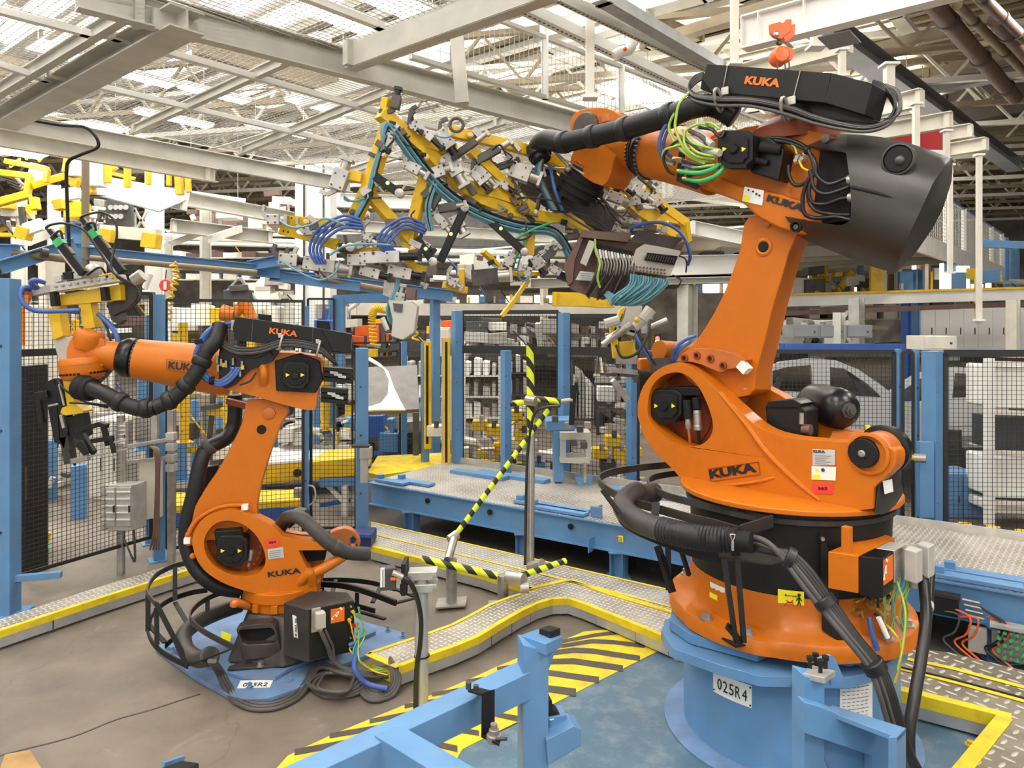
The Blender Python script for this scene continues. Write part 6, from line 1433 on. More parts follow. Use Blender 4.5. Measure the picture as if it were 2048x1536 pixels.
# hose bundle along the main tube
M_=['hose_lightblue','hose_teal','hose_lightblue','cable_black','hose_lightblue','hose_teal','cable_grey','cable_black']
for i in range(8):
    k=i-3.5; o=-.055-.012*(i%3)
    pts=[(765-k*1.5,300+k,0),(768+k*1.5,262-k*1.2,0),(778+k*2,248+k*.8,0),(800+k*1.8,275-k*2.2,0),(840+k*1.6,330-k*2.6,0),(880+k,375-k*3.2,0),(925,410-k*3.4,0),(980,437-k*3.4,0),(1040,455-k*3,0),(1095,460-k*2.4,0),(1120+k,475-k*2,0),(1140+k*2,510-k,0)]
    MB().tube([R(x,y,dg(x,y)+o) for x,y,_ in pts],.0085,7,6).build('hose_bundle',M_[i],gr,angle=80)
for i in range(4):
    k=i-1.5
    MB().tube([R(x,y,dg(x,y)-.07) for x,y in [(770+k*2,270),(752+k*3,330),(738+k*3,385),(715+k*3,430),(700+k*3,455)]],.008,7).build('hose_bundle',M_[i],gr,angle=80)
    MB().tube([R(x,y,dg(x,y)-.07) for x,y in [(742+k*2,385),(722+k*3,400),(700+k*2,402),(688,395-k*2)]],.007,7).build('hose_bundle',M_[(i+1)%4],gr,angle=80)
    MB().tube([R(x,y,dg(x,y)-.07) for x,y in [(872+k*3,360),(858+k*3,400),(856+k*3,430),(862+k*2,462)]],.008,7).build('hose_bundle',M_[(i+2)%4],gr,angle=80)
    MB().tube([R(x,y,dg(x,y)-.09) for x,y in [(724+k*2,448+k*6),(685+k*1,444+k*8),(645+k*7,468+k*5),(630+k*7,500),(642+k*6,528)]],.010,8).build('blue_hose','hose_blue',gr,angle=80)
    MB().tube([R(x,y,dg(x,y)-.09) for x,y in [(850,458+k*6),(810,446+k*7),(778+k*7,466+k*5),(768+k*7,490),(786+k*4,508-k*3)]],.0095,8).build('blue_hose','hose_blue',gr,angle=80)
    MB().tube([R(x,y,dg(x,y)-.05) for x,y in [(800+k*2,520),(795+k*2,570),(780+k*3,610),(782+k*3,640),(800+k*2,655),(822,640-k*2)]],.007,7).build('hose_bundle','hose_teal' if i%2 else 'hose_lightblue',gr,angle=80)
tubes(gr,'air_hose','hose_lightblue',[[(560,442,4.7),(585,455,4.65),(620,450,4.65),(650,437,4.65),(690,450,4.7)],[(560,520,4.8),(600,545,4.78),(640,560,4.8),(670,545,4.8),(680,520,4.8)],[(660,510,4.75),(690,492,4.7),(740,488,4.7),(780,490,4.75)],[(1045,500,5.1),(1035,540,5.1),(1045,562,5.1),(1065,550,5.1)],[(870,270,4.9),(890,275,4.85),(910,268,4.85)]],.007)
tubes(gr,'air_hose','hose_blue',[[(1258,457,5.3),(1290,447,5.3),(1330,447,5.3),(1365,470,5.3),(1380,510,5.3),(1375,530,5.35)],[(1100,330,5.0),(1110,380,4.95),(1125,420,5.0)]],.014,9)
tubes(gr,'air_hose','green',[[(1020,490,5.0),(1045,470,4.95),(1075,455,4.95),(1105,445,5.0)],[(1060,470,5.0),(1035,510,5.0),(1025,540,5.05)]],.008)
tubes(gr,'signal_cable','cable_black',[[(1018,405,5.0),(1050,395,4.95),(1100,400,4.95),(1150,420,5.0)],[(1180,400,5.1),(1200,395,5.05),(1225,430,5.05),(1245,450,5.1)],[(1190,395,5.1),(1210,420,5.05),(1210,450,5.05)],[(1100,420,5.1),(1150,425,5.0),(1190,440,5.0),(1210,455,5.0)],[(770,300,4.6),(790,275,4.6),(782,268,4.62)],[(1010,470,5.0),(1040,480,4.95),(1062,470,4.95),(1050,458,4.98)],[(985,300,4.9),(1000,290,4.85),(1012,310,4.88)],[(1000,330,4.95),(1030,325,4.9),(1035,340,4.92)]],.007)
tubes(gr,'signal_cable','cable_grey',[[(1150,390,5.1),(1190,385,5.0),(1235,430,5.05)],[(1185,395,5.1),(1215,410,5.0),(1250,440,5.1)],[(1110,415,5.1),(1150,440,5.05),(1200,470,5.1)],[(1095,455,5.0),(1115,470,5.0),(1130,500,5.05)]],.008)
mb=MB(); ey=R(913,250,4.85); mb.sweep([ey+V((.045*math.cos(a),0,.045*math.sin(a))) for a in [2*PI*i/20 for i in range(21)]],.011,8); mb.build('lifting_ring','dark_steel',gr)
tubes(gr,'lifting_hook','dark_steel',[[(1066,425,5.1),(1075,415,5.1),(1078,398,5.1),(1085,390,5.1)]],.018)
# docking adapter under the flange
MB().hexa(R(1095,370,5.7),V((.13,0,-.1)),V((.05,0,.08)),V((0,.09,0))).build('tool_changer','charcoal_metal',gr,bevel=.012)
MB().hexa(R(1170,425,5.75),V((.22,0,-.1)),V((.04,0,.09)),V((0,.12,0))).build('adapter_plate','charcoal_metal',gr,bevel=.01)
# valve cabinet
vb=thing('valve_cabinet','brown metal valve tray packed with connectors and teal hoses under the gripper','valve box',tuple(R(1240,560,5.0)))
D=5.25
def vq(m_,name,pts,th,o=0,par=None,bev=.003): return MB().prism([R(x,y,D+o) for x,y in pts],V((.01,th,0))).build(name,m_,par or vb,bevel=bev)
tray=vq('brown_metal','back_tray',[(1166,460),(1262,467),(1258,478),(1352,490),(1372,480),(1330,560),(1300,560),(1205,600),(1175,592),(1140,578),(1127,532)],.02,.08)
vq('brown_metal','left_side_plate',[(1166,459),(1172,462),(1150,520),(1145,565),(1135,572),(1127,532)],.09,0)
vq('charcoal_metal','cover_flap',[(1275,461),(1365,476),(1345,497),(1258,484)],.02,-.06)
vq('brown_metal','top_strip',[(1166,459),(1262,470),(1256,484),(1160,474)],.10,-.02)
vq('grey_machine','module',[(1178,480),(1192,484),(1172,532),(1160,526)],.06,-.04)
lb=vq('label_grey','label_plate',[(1160,542),(1188,545),(1182,562),(1150,560)],.004,-.0); 
for i in range(4): MB().bar(R(1160,546+i*4,D-.004),R(1180,548+i*4,D-.004),.003,.002).build('print_line','text_grey',lb)
vq('grey_machine','manifold',[(1272,498),(1290,487),(1362,502),(1340,552),(1258,540)],.08,-.06)
mf_=vq('black_matt','valve_row',[(1294,505),(1355,512),(1348,530),(1288,520)],.03,-.09)
for i in range(12): MB().bar(R(1290+i*5,518+i*.7,D-.10),R(1294+i*5,508+i*.7,D-.10),.004,.006).build('valve_tab','dark_steel',mf_)
for i in range(10):
    for j in range(2): MB().lathe(R(1266+i*7,533+j*7+i*.8,D-.065),V((0,-1,0)),[(.008,0),(.008,.008)],8).build('push_fitting','brown_metal',vb)
for i in range(13):
    x=1193+i*6; MB().cyl(R(x,498+i*1.2,D-.02),R(x+3,516+i*.6,D-.04),.009,n=8).build('plug','label_white' if i%2 else 'alu',vb)
    MB().cyl(R(x-4,487+i*1.3,D),R(x,498+i*1.2,D-.02),.010,n=8).build('socket','black',vb)
    MB().tube([R(x+3,516,D-.04),R(x+2,535+i%3*5,D-.06),R(x-8,560,D-.04),R(x-22-i%4*4,588+i%5*3,D+.02)],.007,7,5).build('signal_cable','cable_black' if i%3 else 'cable_grey',vb,angle=80)
    MB().tube([R(x+3,516,D-.05),R(x+6,530,D-.07),R(x+2,550,D-.05)],.005,6,4).build('signal_cable','alu',vb)
random.seed(9)
for i in range(16):
    k=i; x0=1262+i*5
    MB().tube([R(x0,548+i*.8,D-.06-(i%2)*.03),R(x0-4,570,D-.08-(i%3)*.02),R(1262+(i-8)*4.5,594+(i%4)*3,D-.06-(i%3)*.02),R(1240+(i-8)*2,610-(i%5)*2.5,D-.03),R(1216+(i%4)*2,596-(i%4)*3,D),R(1205,580,D+.03)],.0085,7,6).build('teal_hose','hose_teal' if i%3 else 'hose_lightblue',vb,angle=80)
tubes(vb,'signal_cable','green_yellow',[[(1190,478,5.2),(1192,505,5.17),(1200,525,4.87),(1195,555,4.87),(1200,575,4.9)]],.008)
tubes(vb,'signal_cable','cable_black',[[(1355,510,5.25),(1372,520,5.23),(1372,545,5.25)],[(1345,550,5.25),(1362,560,5.23),(1355,575,5.25)]],.006)
# gun below (grey spot tool) at (1260,640)
sg=thing('spot_tool','grey and yellow handling tool of a background robot below the valve cabinet','tool',tuple(R(1270,760,7.2)))
def sgp(m_,n_,pts,th=.12,d=7.2): return MB().prism([R(x,y,d) for x,y in pts],V((0,th,0))).build(n_,m_,sg,bevel=.006)
sgp('grey_machine','tool_body',[(1255,608),(1285,612),(1282,640),(1270,668),(1235,656),(1248,635)]); sgp('grey_machine','tool_body',[(1232,650),(1272,662),(1268,672),(1226,660)],.2)
sgp('yellow','yellow_arm',[(1220,648),(1232,648),(1240,715),(1228,718)]); sgp('yellow','yellow_arm',[(1238,685),(1266,682),(1276,716),(1240,718)],.16); sgp('yellow','yellow_arm',[(1240,620),(1250,612),(1240,640),(1230,650)])
for a_,b_,w in(((1205,690,7.1),(1250,655,7.1),.03),((1215,680,7.2),(1262,650,7.2),.04),((1268,655,7.2),(1300,630,7.2),.05),((1300,655,7.3),(1334,640,7.3),.03),((1285,640,7.2),(1302,618,7.2),.06),((1210,648,7.1),(1238,640,7.1),.05)): MB().cyl(R(*a_),R(*b_),w,n=10).build('tool_cylinder','alu' if w<.05 else 'grey_machine',sg,angle=30)
MB().ball(R(1274,640,7.1),.03,8).build('indicator_lamp','led_red' if 0 else 'yellow',sg)
for a_,b_,w in(((1232,720,7.2),(1272,720,7.2),.08),((1222,740,7.2),(1275,745,7.2),.05),((1200,748,7.2),(1278,752,7.2),.03),((1235,725,7.2),(1238,760,7.2),.03),((1268,720,7.2),(1272,765,7.2),.04),((1225,760,7.2),(1255,800,7.3),.05)): MB().bar(R(*a_),R(*b_),w).build('clamp_bracket','alu' if w>.04 else 'dark_steel',sg,bevel=.006)
tubes(sg,'supply_cable','cable_black',[[(1232,690,7.0),(1245,715,6.95),(1275,705,6.95),(1295,670,7.0),(1300,640,7.1)],[(1275,665,7.1),(1292,700,7.0),(1310,730,7.1)]],.014)
tubes(sg,'supply_cable','hose_blue',[[(1270,670,7.05),(1290,705,7.0),(1305,725,7.1)]],.018)
# background orange robot at its foot
br=thing('industrial_robot','small part of an orange robot arm seen left of the large robot shoulder','robot',tuple(R(1310,760,7.6)))
MB().cyl(R(1318,700,7.5),R(1400,705,7.9),.10,n=24).build('forearm','orange',br,angle=30); MB().prism([R(1280,718,7.6),R(1330,715,7.6),R(1345,735,7.6),R(1280,742,7.6)],V((0,.2,0))).build('wrist_housing','orange',br,bevel=.02)
tubes(br,'hose','hose_blue',[[(1345,720,7.4),(1352,695,7.3),(1370,680,7.4),(1390,672,7.6)],[(1350,722,7.4),(1358,700,7.3),(1380,685,7.5)]],.02)
MB().hexa(R(1322,728,7.45),V((.1,0,0)),V((0,.05,0)),UP*.07).build('connector_cluster','dark_steel',br,bevel=.01)
# ================= gripper of the small robot =================
DOFF=.30
g1=thing('handling_gripper','yellow and grey gripper with black linear slides held by the smaller robot','gripper',tuple(R(165,720,4.55)))
D1=4.6
def gq(m_,n_,pts,th=.06,o=0,par=None): return MB().prism([R(x,y,D1+o) for x,y in pts],V((.008,th,0))).build(n_,m_,par or g1,bevel=.003)
gq('yellow','cross_beam',[(107,592),(240,568),(242,600),(110,612)],.08,.05)
gq('yellow','vertical_beam',[(155,603),(179,598),(190,655),(168,660)],.08,.06)
gq('yellow','vertical_beam',[(94,618),(117,612),(126,672),(106,680)],.08,.05)
gq('grey_machine','ribbed_block',[(106,680),(130,672),(146,700),(124,745)],.08,.08)
gq('yellow','lower_beam',[(121,752),(141,758),(150,820),(135,825),(128,790)],.07,.03)
gq('yellow','foot_bracket',[(124,815),(150,808),(168,822),(165,826),(130,831),(120,826)],.10,.0)
sb_=gq('alu_light','manifold_plate',[(98,569),(235,548),(240,562),(100,584)],.09,-.02)
for i in range(9): MB().lathe(R(112+i*14,573-i*2.2,D1-.022),V((0,-1,0)),[(.010,0),(.010,.01),(.006,.012)],8).build('port_screw','alu',sb_)
gq('alu','valve_block',[(62,578),(104,568),(106,582),(66,592)],.06,-.0); gq('black','black_block',[(124,545),(143,543),(145,557),(127,559)],.05,-.02); gq('alu_light','small_block',[(107,553),(122,549),(123,562),(108,566)],.05,-.02); gq('alu_light','small_block',[(146,546),(163,544),(163,556),(147,558)],.05,-.02)
for x in(98,199): gq('black','side_strap',[(x,575 if x>150 else 585),(x+9,573 if x>150 else 583),(x+13,600 if x>150 else 611),(x+3,602 if x>150 else 613)],.05,-.03)
gq('charcoal_metal','swing_plate',[(233,548),(262,548),(276,575),(272,600),(255,618),(225,632),(215,610),(243,590)],.05,.10)
gq('dark_steel','lower_swing_plate',[(215,615),(240,610),(246,640),(236,650),(222,640)],.05,.12)
MB().cyl(R(268,562,4.72),R(286,550,4.72),.045,n=16).build('pneumatic_cylinder','alu',g1,angle=30)
for (a_,b_) in(((100,460,4.5),(168,548,4.5)),((165,438,4.6),(246,545,4.6))):
    p,q=R(*a_),R(*b_); d=(q-p); x_=V((d.z,0,-d.x)).normalized()
    sl=MB().bar(p+d*.12,q,.045,.05).build('linear_cylinder','black',g1,bevel=.006)
    MB().cyl(p+d*.05+x_*.0,p+d*.30,.014).build('piston_rod','alu',sl); MB().bar(p+d*.38+x_*.03,p+d*.95+x_*.03,.016,.02).build('slide_rail','alu_light',sl)
    MB().bar(p+d*.22,p+d*.36,.055,.06).build('green_stop','green',sl,bevel=.004); MB().bar(p,p+d*.10,.03,.03).build('cable_head','black_gloss',sl)
    MB().bar(p+d*.45-x_*.02,p+d*.60-x_*.02,.03,.03).build('clamp','tan_roof',sl)
tubes(g1,'cable','cable_black',[[(100,462,4.5),(92,456,4.5),(104,449,4.5),(130,447,4.48),(165,458,4.45),(190,490,4.45),(210,520,4.45),(226,545,4.45),(250,560,4.45),(275,578,4.5),(278,600,4.5),(255,622,4.55)],[(165,440,4.6),(162,435,4.6),(178,428,4.58),(205,425,4.55),(228,440,4.55),(234,465,4.55),(228,500,4.55),(222,530,4.5),(232,552,4.5),(262,570,4.5)],[(108,470,4.47),(120,462,4.45),(126,478,4.46)],[(172,448,4.57),(188,446,4.55),(192,462,4.56)]],.008)
tubes(g1,'blue_hose','hose_blue',[[(75,575,4.6),(48,575,4.55),(41,592,4.52),(52,612,4.52),(75,622,4.55),(120,622,4.58),(160,620,4.6)],[(90,565,4.6),(70,560,4.55),(62,566,4.55),(75,575,4.6)],[(196,628,4.65),(220,650,4.62),(234,675,4.6),(238,710,4.6)]],.016,9)
tubes(g1,'signal_cable','cable_black',[[(200,630,4.66),(215,660,4.62),(225,690,4.62),(240,715,4.62)],[(175,550,4.55),(200,535,4.5),(215,555,4.55)]],.008)
tubes(g1,'blue_hose','yellow',[[(200,552,4.5),(225,548,4.48),(232,562,4.5)]],.007)
MB().ball(R(186,543,4.6),.055,12).build('accumulator_ball','alu_light',g1)
for l in [[(184,775),(210,750),(232,720),(222,712),(200,740)]]: gq('dark_steel','rear_bracket',l,.05,.15)
# black lower slides
for pts in ([(90,765),(106,757),(112,775),(118,830),(122,890),(108,885),(98,830)],[(110,760),(122,757),(130,800),(136,860),(128,900),(118,880)],[(133,835),(166,826),(175,870),(160,880),(140,872)]): gq('black','slide_unit',pts,.06,.02)
gq('charcoal_metal','slide_unit',[(118,875),(135,872),(145,925),(128,930)],.05,.02)
bars(g1,'black_bar','black',[((72,792,4.6),(95,788,4.6),.02,.05),((78,800,4.6),(84,845,4.6),.035),((84,845,4.6),(88,868,4.6),.012),((155,862,4.55),(200,848,4.5),.03),((200,848,4.5),(214,852,4.5),.05,.03),((208,855,4.5),(216,890,4.5),.03),((185,882,4.5),(225,876,4.45),.03),((222,875,4.45),(228,905,4.45),.025),((165,870,4.55),(188,905,4.5),.03,.04),((140,900,4.55),(150,930,4.55),.016),((160,885,4.5),(176,905,4.5),.05)])
bars(g1,'steel_rod','alu',[((146,922,4.55),(176,915,4.5),.035),((176,914,4.5),(255,898,4.45),.012),((118,770,4.57),(128,810,4.57),.012),((98,812,4.57),(115,808,4.57),.014),((122,830,4.57),(128,855,4.57),.02),((228,885,4.45),(252,880,4.45),.012)])
tubes(g1,'signal_cable','cable_black',[[(115,760,4.6),(125,775,4.58),(145,790,4.57),(175,805,4.55),(225,812,4.5)],[(140,806,4.58),(180,808,4.55),(215,815,4.5)]],.007)

DOFF=0.0
# ================= mesh ceiling over the cell =================
DR=V((.63,.777,0)); DLf=V((-.777,.63,0)); ZM=4.5
O_=G(684,137,ZM)
def rl(r,l,z=ZM): return V((O_.x,O_.y,0))+DR*r+DLf*l+UP*z
def tbeam(name,label,p,q,h,w,m_='beam_grey',kind='i',group=None,cat='beam'):
    r=thing(name,label,cat,tuple((V(p)+V(q))/2),group); mb=MB()
    if kind=='i': mb.ibeam(p,q,h,w,.012)
    elif kind=='c': mb.chan(p,q,h,w,1,.012)
    elif kind=='c-': mb.chan(p,q,h,w,-1,.012)
    else: mb.bar(p,q,w,h)
    mb.build('profile',m_,r,bevel=.002 if kind=='b' else 0)
    mb=MB()
    for t in(.04,.96): mb.hexa(V(p).lerp(V(q),t),(V(q)-V(p)).normalized()*.03,UP*h*.5,(V(q)-V(p)).normalized().cross(UP)*w*.62)
    mb.builds('end_plate',m_,r)
    return r
p0,p1=G(60,262,4.42),G(668,368,4.42); dd_=(p1-p0).normalized()
tbeam('steel_beam','long grey channel beam at the lower edge of the mesh ceiling',G(-60,232,4.42)+UP*0,G(700,372,4.42),.20,.07,'beam_grey','c')
tbeam('steel_beam','pale second channel beam just below the mesh ceiling beam at upper left',G(-200,242,4.12),G(430,352,4.12),.16,.08,'cream','c')
tbeam('steel_beam','wide pale beam running across the mesh ceiling above the yellow gripper',G(150,-12,4.46),G(1560,360,4.46),.22,.10,'beam_grey','c')
tbeam('steel_beam','grey beam rising to the upper right from the ceiling beam junction',G(690,112,4.46),G(1100,-42,4.46),.20,.10,'steel_girder' if 0 else 'beam_grey','c-')
tbeam('steel_beam','heavy double flange beam crossing the mesh ceiling at far left',G(375,38,4.40),G(-30,262,4.40),.14,.24)
tbeam('steel_beam','dark narrow beam beside the heavy beam at far left',G(262,20,4.50),G(-40,205,4.50),.10,.07)
tbeam('steel_beam','thin cross beam of the mesh ceiling, first right of the heavy beam',G(590,112,4.5),G(262,262,4.5),.08,.06)
tbeam('steel_beam','thin cross beam of the mesh ceiling behind the top of the gripper',G(800,172,4.5),G(478,304,4.5),.08,.06)
tbeam('steel_beam','thin cross beam of the mesh ceiling right of the gripper tip',G(1012,240,4.5),G(690,345,4.5),.08,.06)
tbeam('steel_beam','thin cross beam of the mesh ceiling under the wrist of the large robot',G(1240,300,4.5),G(900,392,4.5),.08,.06)
for lab,a_,b_ in (('upper',(200,66),(790,234)),('lower',(96,148),(820,320)),('uppermost',(560,-25),(765,54)),('far left upper',(-60,6),(178,68)),('far left lower',(-60,110),(96,160)),('right upper',(800,238),(1180,330)),('right lower',(820,320),(1100,372))):
    tbeam('ceiling_rail',{'upper':'flat pale rail under the mesh ceiling, upper of the two long ones','lower':'flat pale rail under the mesh ceiling, lower of the two long ones','uppermost':'short pale rail under the mesh at the top centre','far left upper':'short pale mesh rail at the top left corner, upper one','far left lower':'short pale mesh rail at the left edge, lower one','right upper':'pale mesh rail behind the gripper, upper one','right lower':'pale mesh rail behind the gripper, lower one'}[lab],G(*a_,4.47),G(*b_,4.47),.05,.06,'beam_pale','b',cat='rail')
def mesh_sheet(label,r0,r1,l0,l1,z,pitch=.055,w=.0045,m_='mesh_galv'):
    root=thing('ceiling_mesh',label,'wire mesh',tuple(rl((r0+r1)/2,(l0+l1)/2,z)))
    mb=MB(); n_=int((l1-l0)/pitch)
    for i in range(n_+1): l=l0+(l1-l0)*i/n_; mb.bar(rl(r0,l,z),rl(r1,l,z),w,w)
    n_=int((r1-r0)/pitch)
    for i in range(n_+1): r=r0+(r1-r0)*i/n_; mb.bar(rl(r,l0,z+.004),rl(r,l1,z+.004),w,w)
    mb.build('wire_grid',m_,root); mb=MB()
    for a,b in(((r0,l0),(r1,l0)),((r1,l0),(r1,l1)),((r1,l1),(r0,l1)),((r0,l1),(r0,l0))): mb.bar(rl(*a,z),rl(*b,z),.02,.01)
    mb.build('edge_bar','beam_pale',root)
for i,(a,b,t) in enumerate(((-6,-1.6,'wire mesh ceiling panel at the upper left'),(-1.58,.9,'wire mesh ceiling panel above the small robot gripper area'),(.92,3.4,'wire mesh ceiling panel left of the yellow gripper tip'),(3.42,8.5,'wire mesh ceiling panel behind the yellow gripper'))):
    mesh_sheet(t,a,b,.03,3.75,ZM+.05)
mesh_sheet('wire mesh ceiling panel at the top centre beside the bright lamps',-5,-.05,-4,-.05,ZM+.05)
mesh_sheet('wire mesh ceiling panel at the top left corner beyond the heavy beam',-6,-1.0,3.9,8,ZM+.05)
# guard mesh above the long beam
gm=thing('guard_mesh','vertical galvanised guard mesh standing on the long ceiling beam','wire mesh',tuple(G(1100,100,4.6)))
a,b=G(820,118,4.60),G(1560,340,4.60); L=(b-a).length; d=(b-a)/L
mb=MB(); n_=int(L/.065)
for i in range(n_): mb.bar(a+d*(L*i/n_),a+d*(L*i/n_)+UP*.62,.006,.006)
for i in range(7): mb.bar(a+UP*(.05+.1*i),b+UP*(.05+.1*i),.004,.004)
mb.build('wire_grid','mesh_galv',gm); MB().bar(a+UP*.63,b+UP*.63,.05,.04).build('top_rail','beam_grey',gm); MB().bar(a+UP*.02,b+UP*.02,.06,.04).build('bottom_rail','beam_grey',gm)
for px in(1090,1243,1400): 
    k=(px-HX)/F; s=(k*a.y-a.x)/(d.x-k*d.y); MB().bar(a+d*s,a+d*s+UP*.66,.07,.05).build('upright','beam_pale',gm,bevel=.003)
tbeam('hanger_post','brown grey channel hanger crossing in front of the long ceiling beam',R(912,55,6.0),R(925,208,6.0),.10,.11,'beam_grey','b',cat='post')
for x,y0,y1,d,w_,t in((1180,-60,196,6.6,.075,'cream vertical square post above the large robot wrist'),(1469,-60,128,5.6,.055,'cream vertical post left of the hoist'),(1684,100,152,6.6,.055,'short cream hanger below the white rail'),(1778,130,190,7.4,.085,'short thick cream hanger behind the cable loop'),(1832,208,300,8.0,.06,'thin cream hanger right of the cable loop'),(1893,262,345,9,.06,'cream hanger beside the red curtain'),(1958,310,640,8.2,.05,'long thin cream post right of the counterweight'),(1900,330,545,9.0,.05,'long cream post behind the counterweight'),(1632,8,95,6.8,.085,'wide cream double hanger left of the crane beam')):
    r=thing('ceiling_post',t,'post',tuple(R(x,y1,d))); MB().bar(R(x,y0,d),R(x,y1,d),w_,w_).build('tube','cream',r,bevel=.003)
    for yy in(y0,y1): MB().hexa(R(x,yy,d),V((w_*.9,0,0)),V((0,w_*.9,0)),UP*.012).build('flange_plate','beam_pale',r)
# perforated channels and duct at the top
for (a_,b_,w_,m_,t) in (((1020,2),(1440,205),.10,'beam_pale','cream perforated channel rail above the guard mesh'),((1090,-20),(1480,165),.06,'beam_grey','grey rail beside the perforated channel'),((1195,-10),(1450,140),.13,'galv','galvanised cable duct at the top behind the robot box')):
    r=tbeam('cable_tray',t,G(*a_,5.0),G(*b_,5.0),.10,w_,m_,'b',cat='cable tray')
    mb=MB(); p,q=G(*a_,5.0),G(*b_,5.0); x_=(q-p).normalized().cross(UP)
    if 'perforated' in t:
        for i in range(60): c=p.lerp(q,i/60)-UP*.052; mb.hexa(c,(q-p).normalized()*.012,x_*.008,UP*.002)
        mb.build('perforation','dark_steel',r)
r=thing('swan_neck_bracket','white curved bracket with orange dot under the galvanised duct','bracket',tuple(R(1260,90,7)))
MB().tube([R(1262,48,7),R(1263,85,7),R(1258,100,7),R(1240,104,7),R(1228,112,7)],.05,10).build('arm','beam_pale',r); MB().ball(R(1250,98,6.94),.02,8).build('orange_dot','text_orange',r)
# hoist beam with trolley
hb=thing('crane_beam','white crane I-beam at the top right carrying the orange hoist','beam',tuple(G(1700,20,4.7)))
a,b=G(1488,68,4.72),G(1960,-55,4.72); mb=MB(); mb.ibeam(a,b,.26,.13,.014); mb.build('profile','white',hb); d=(b-a).normalized()
for s in(.0,.14,.5,1.1): MB().bar(a+d*s+UP*.13,a+d*s-UP*.13,.13,.010,up=d).build('web_stiffener','white',hb)
MB().hexa(G(1702,60,4.6)+V((0,.2,0)),d*.12,d.cross(UP)*.16,UP*.005).build('mount_plate','steel_girder',hb)
ho=thing('chain_hoist','orange trolley and chain hoist hanging from the white crane beam','hoist',tuple(R(1565,90,5.4)))
H=5.35
MB().prism([R(x,y,H) for x,y in [(1539,49),(1560,43),(1566,46),(1573,38),(1584,38),(1583,62),(1574,68),(1564,78),(1548,74),(1541,66)]],V((0,.03,0))).build('trolley_plate','hoist_orange',ho,bevel=.006)
MB().prism([R(x+8,y+5,H+.16) for x,y in [(1545,50),(1583,42),(1582,66),(1566,80),(1548,74)]],V((0,.03,0))).build('trolley_plate','hoist_orange',ho,bevel=.006)
MB().lathe(R(1552,69,H-.01),V((0,-1,0)),[(.022,0),(.022,.012),(.012,.02)],12).build('wheel_nut','steel',ho)
MB().lathe(R(1560,82,H+.05),V((0,-1,0)),[(.028,-.02),(.028,.02)],14).build('hook_eye','dark_steel',ho)
MB().lathe(R(1562,110,H),V((0,-1,0)),[(.05,-.10),(.066,-.08),(.066,.0),(.05,.02),(.02,.025)],28).build('hoist_body','hoist_orange',ho,angle=40)
MB().lathe(R(1572,110,H+.1),V((0,-1,0)),[(.05,-.05),(.055,.0),(.05,.03)],24).build('chain_wheel','hoist_orange',ho,angle=40)
for x in(1554,1570,1578): MB().tube([R(x,124,H),R(x+1,140,H),R(x,160,H)],.006,6).build('chain','dark_steel',ho)
# rails stepping down to the right
for (a_,b_,z,h,t) in (((1400,172),(1706,88),5.0,.13,'cream hanging rail above the energy supply box'),((1700,232),(1846,196),5.0,.16,'cream hanging rail behind the cable loop, upper one'),((1660,282),(1906,240),4.9,.15,'cream hanging rail above the counterweight, longest one'),((1890,270),(1943,262),5.0,.14,'short cream rail end at right, upper one'),((1892,302),(1974,288),4.9,.14,'short cream rail end at right with bolts'),((1560,40),(1760,-5),6.2,.14,'grey rail behind the crane beam')):
    tbeam('hanging_rail',t,G(*a_,z),G(*b_,z),h*1.3,.09,'cream','c',cat='rail')
# ================= hall roof =================
ZR=9.0
def Rr_(x,y): return V((x,y,ZR))
MB().hexa(V((25,26,ZR+.55)),V((23,0,0)),V((0,36,0)),UP*.03).build('ceiling','roof_brown',kind='structure')
MB().hexa(V((-18,26,ZR+.55)),V((20,0,0)),V((0,36,0)),UP*.03).build('ceiling','beam_pale',kind='structure')  # left deck made pale, its bright light put into the colour
mb=MB(); dl=V((.777,-.63,0)); dr=DR
for i in range(-8,64):
    c=V((6,14,ZR+.42))+dr*(.52*i); mb.bar(c-dl*26,c+dl*26,.20,.10)
mb.build('ceiling','tan_roof',kind='structure')
mb=MB()
for i in range(-14,40):
    c=V((-10,14,ZR+.3))+dr*(.9*i); mb.bar(c-dl*12,c+dl*12,.25,.14)
mb.build('ceiling','white',kind='structure')  # white ribs carry the same painted brightness as the left deck
def roofbeam(lab,a_,b_,z,h,w_,m_,kind='i',name='roof_girder',cat='girder'): return tbeam(name,lab,G(*a_,z),G(*b_,z),h,w_,m_,kind,cat=cat)
roofbeam('dark grey diagonal roof girder at the upper right',(1600,20),(2030,332),7.2,.34,.42,'steel_girder')
roofbeam('grey roof girder branching right below the brown pipes',(1830,180),(2120,128),7.6,.25,.3,'steel_girder')
roofbeam('beige roof purlin beam crossing under the pipes, upper one',(1740,100),(2010,30),8.0,.18,.18,'tan_roof','b')
roofbeam('beige roof purlin beam crossing under the pipes, lower one',(1850,150),(2100,92),8.0,.18,.18,'tan_roof','b')
roofbeam('pale diagonal roof strut at the upper right, upper one',(1790,28),(1836,82),8.3,.12,.25,'cream','b','roof_strut','strut')
roofbeam('pale diagonal roof strut at the upper right, lower one',(1936,165),(1962,196),8.3,.12,.22,'cream','b','roof_strut','strut')
roofbeam('long tan roof truss chord left of the vertical cream post',(1285,92),(1600,-5),8.2,.2,.25,'tan_roof','b')
roofbeam('tan roof beam crossing behind the galvanised duct',(1260,22),(1400,78),8.6,.2,.25,'tan_roof','b')
roofbeam('tan roof beam right of the vertical cream post at the top',(1490,-10),(1560,28),8.6,.2,.25,'tan_roof','b')
roofbeam('wide cream roof beam at the top centre',(1090,70),(1420,-20),8.2,.25,.4,'cream','b')
roofbeam('white roof beam at the top centre, lower of two',(1090,98),(1300,30),8.0,.2,.3,'beam_pale','b')
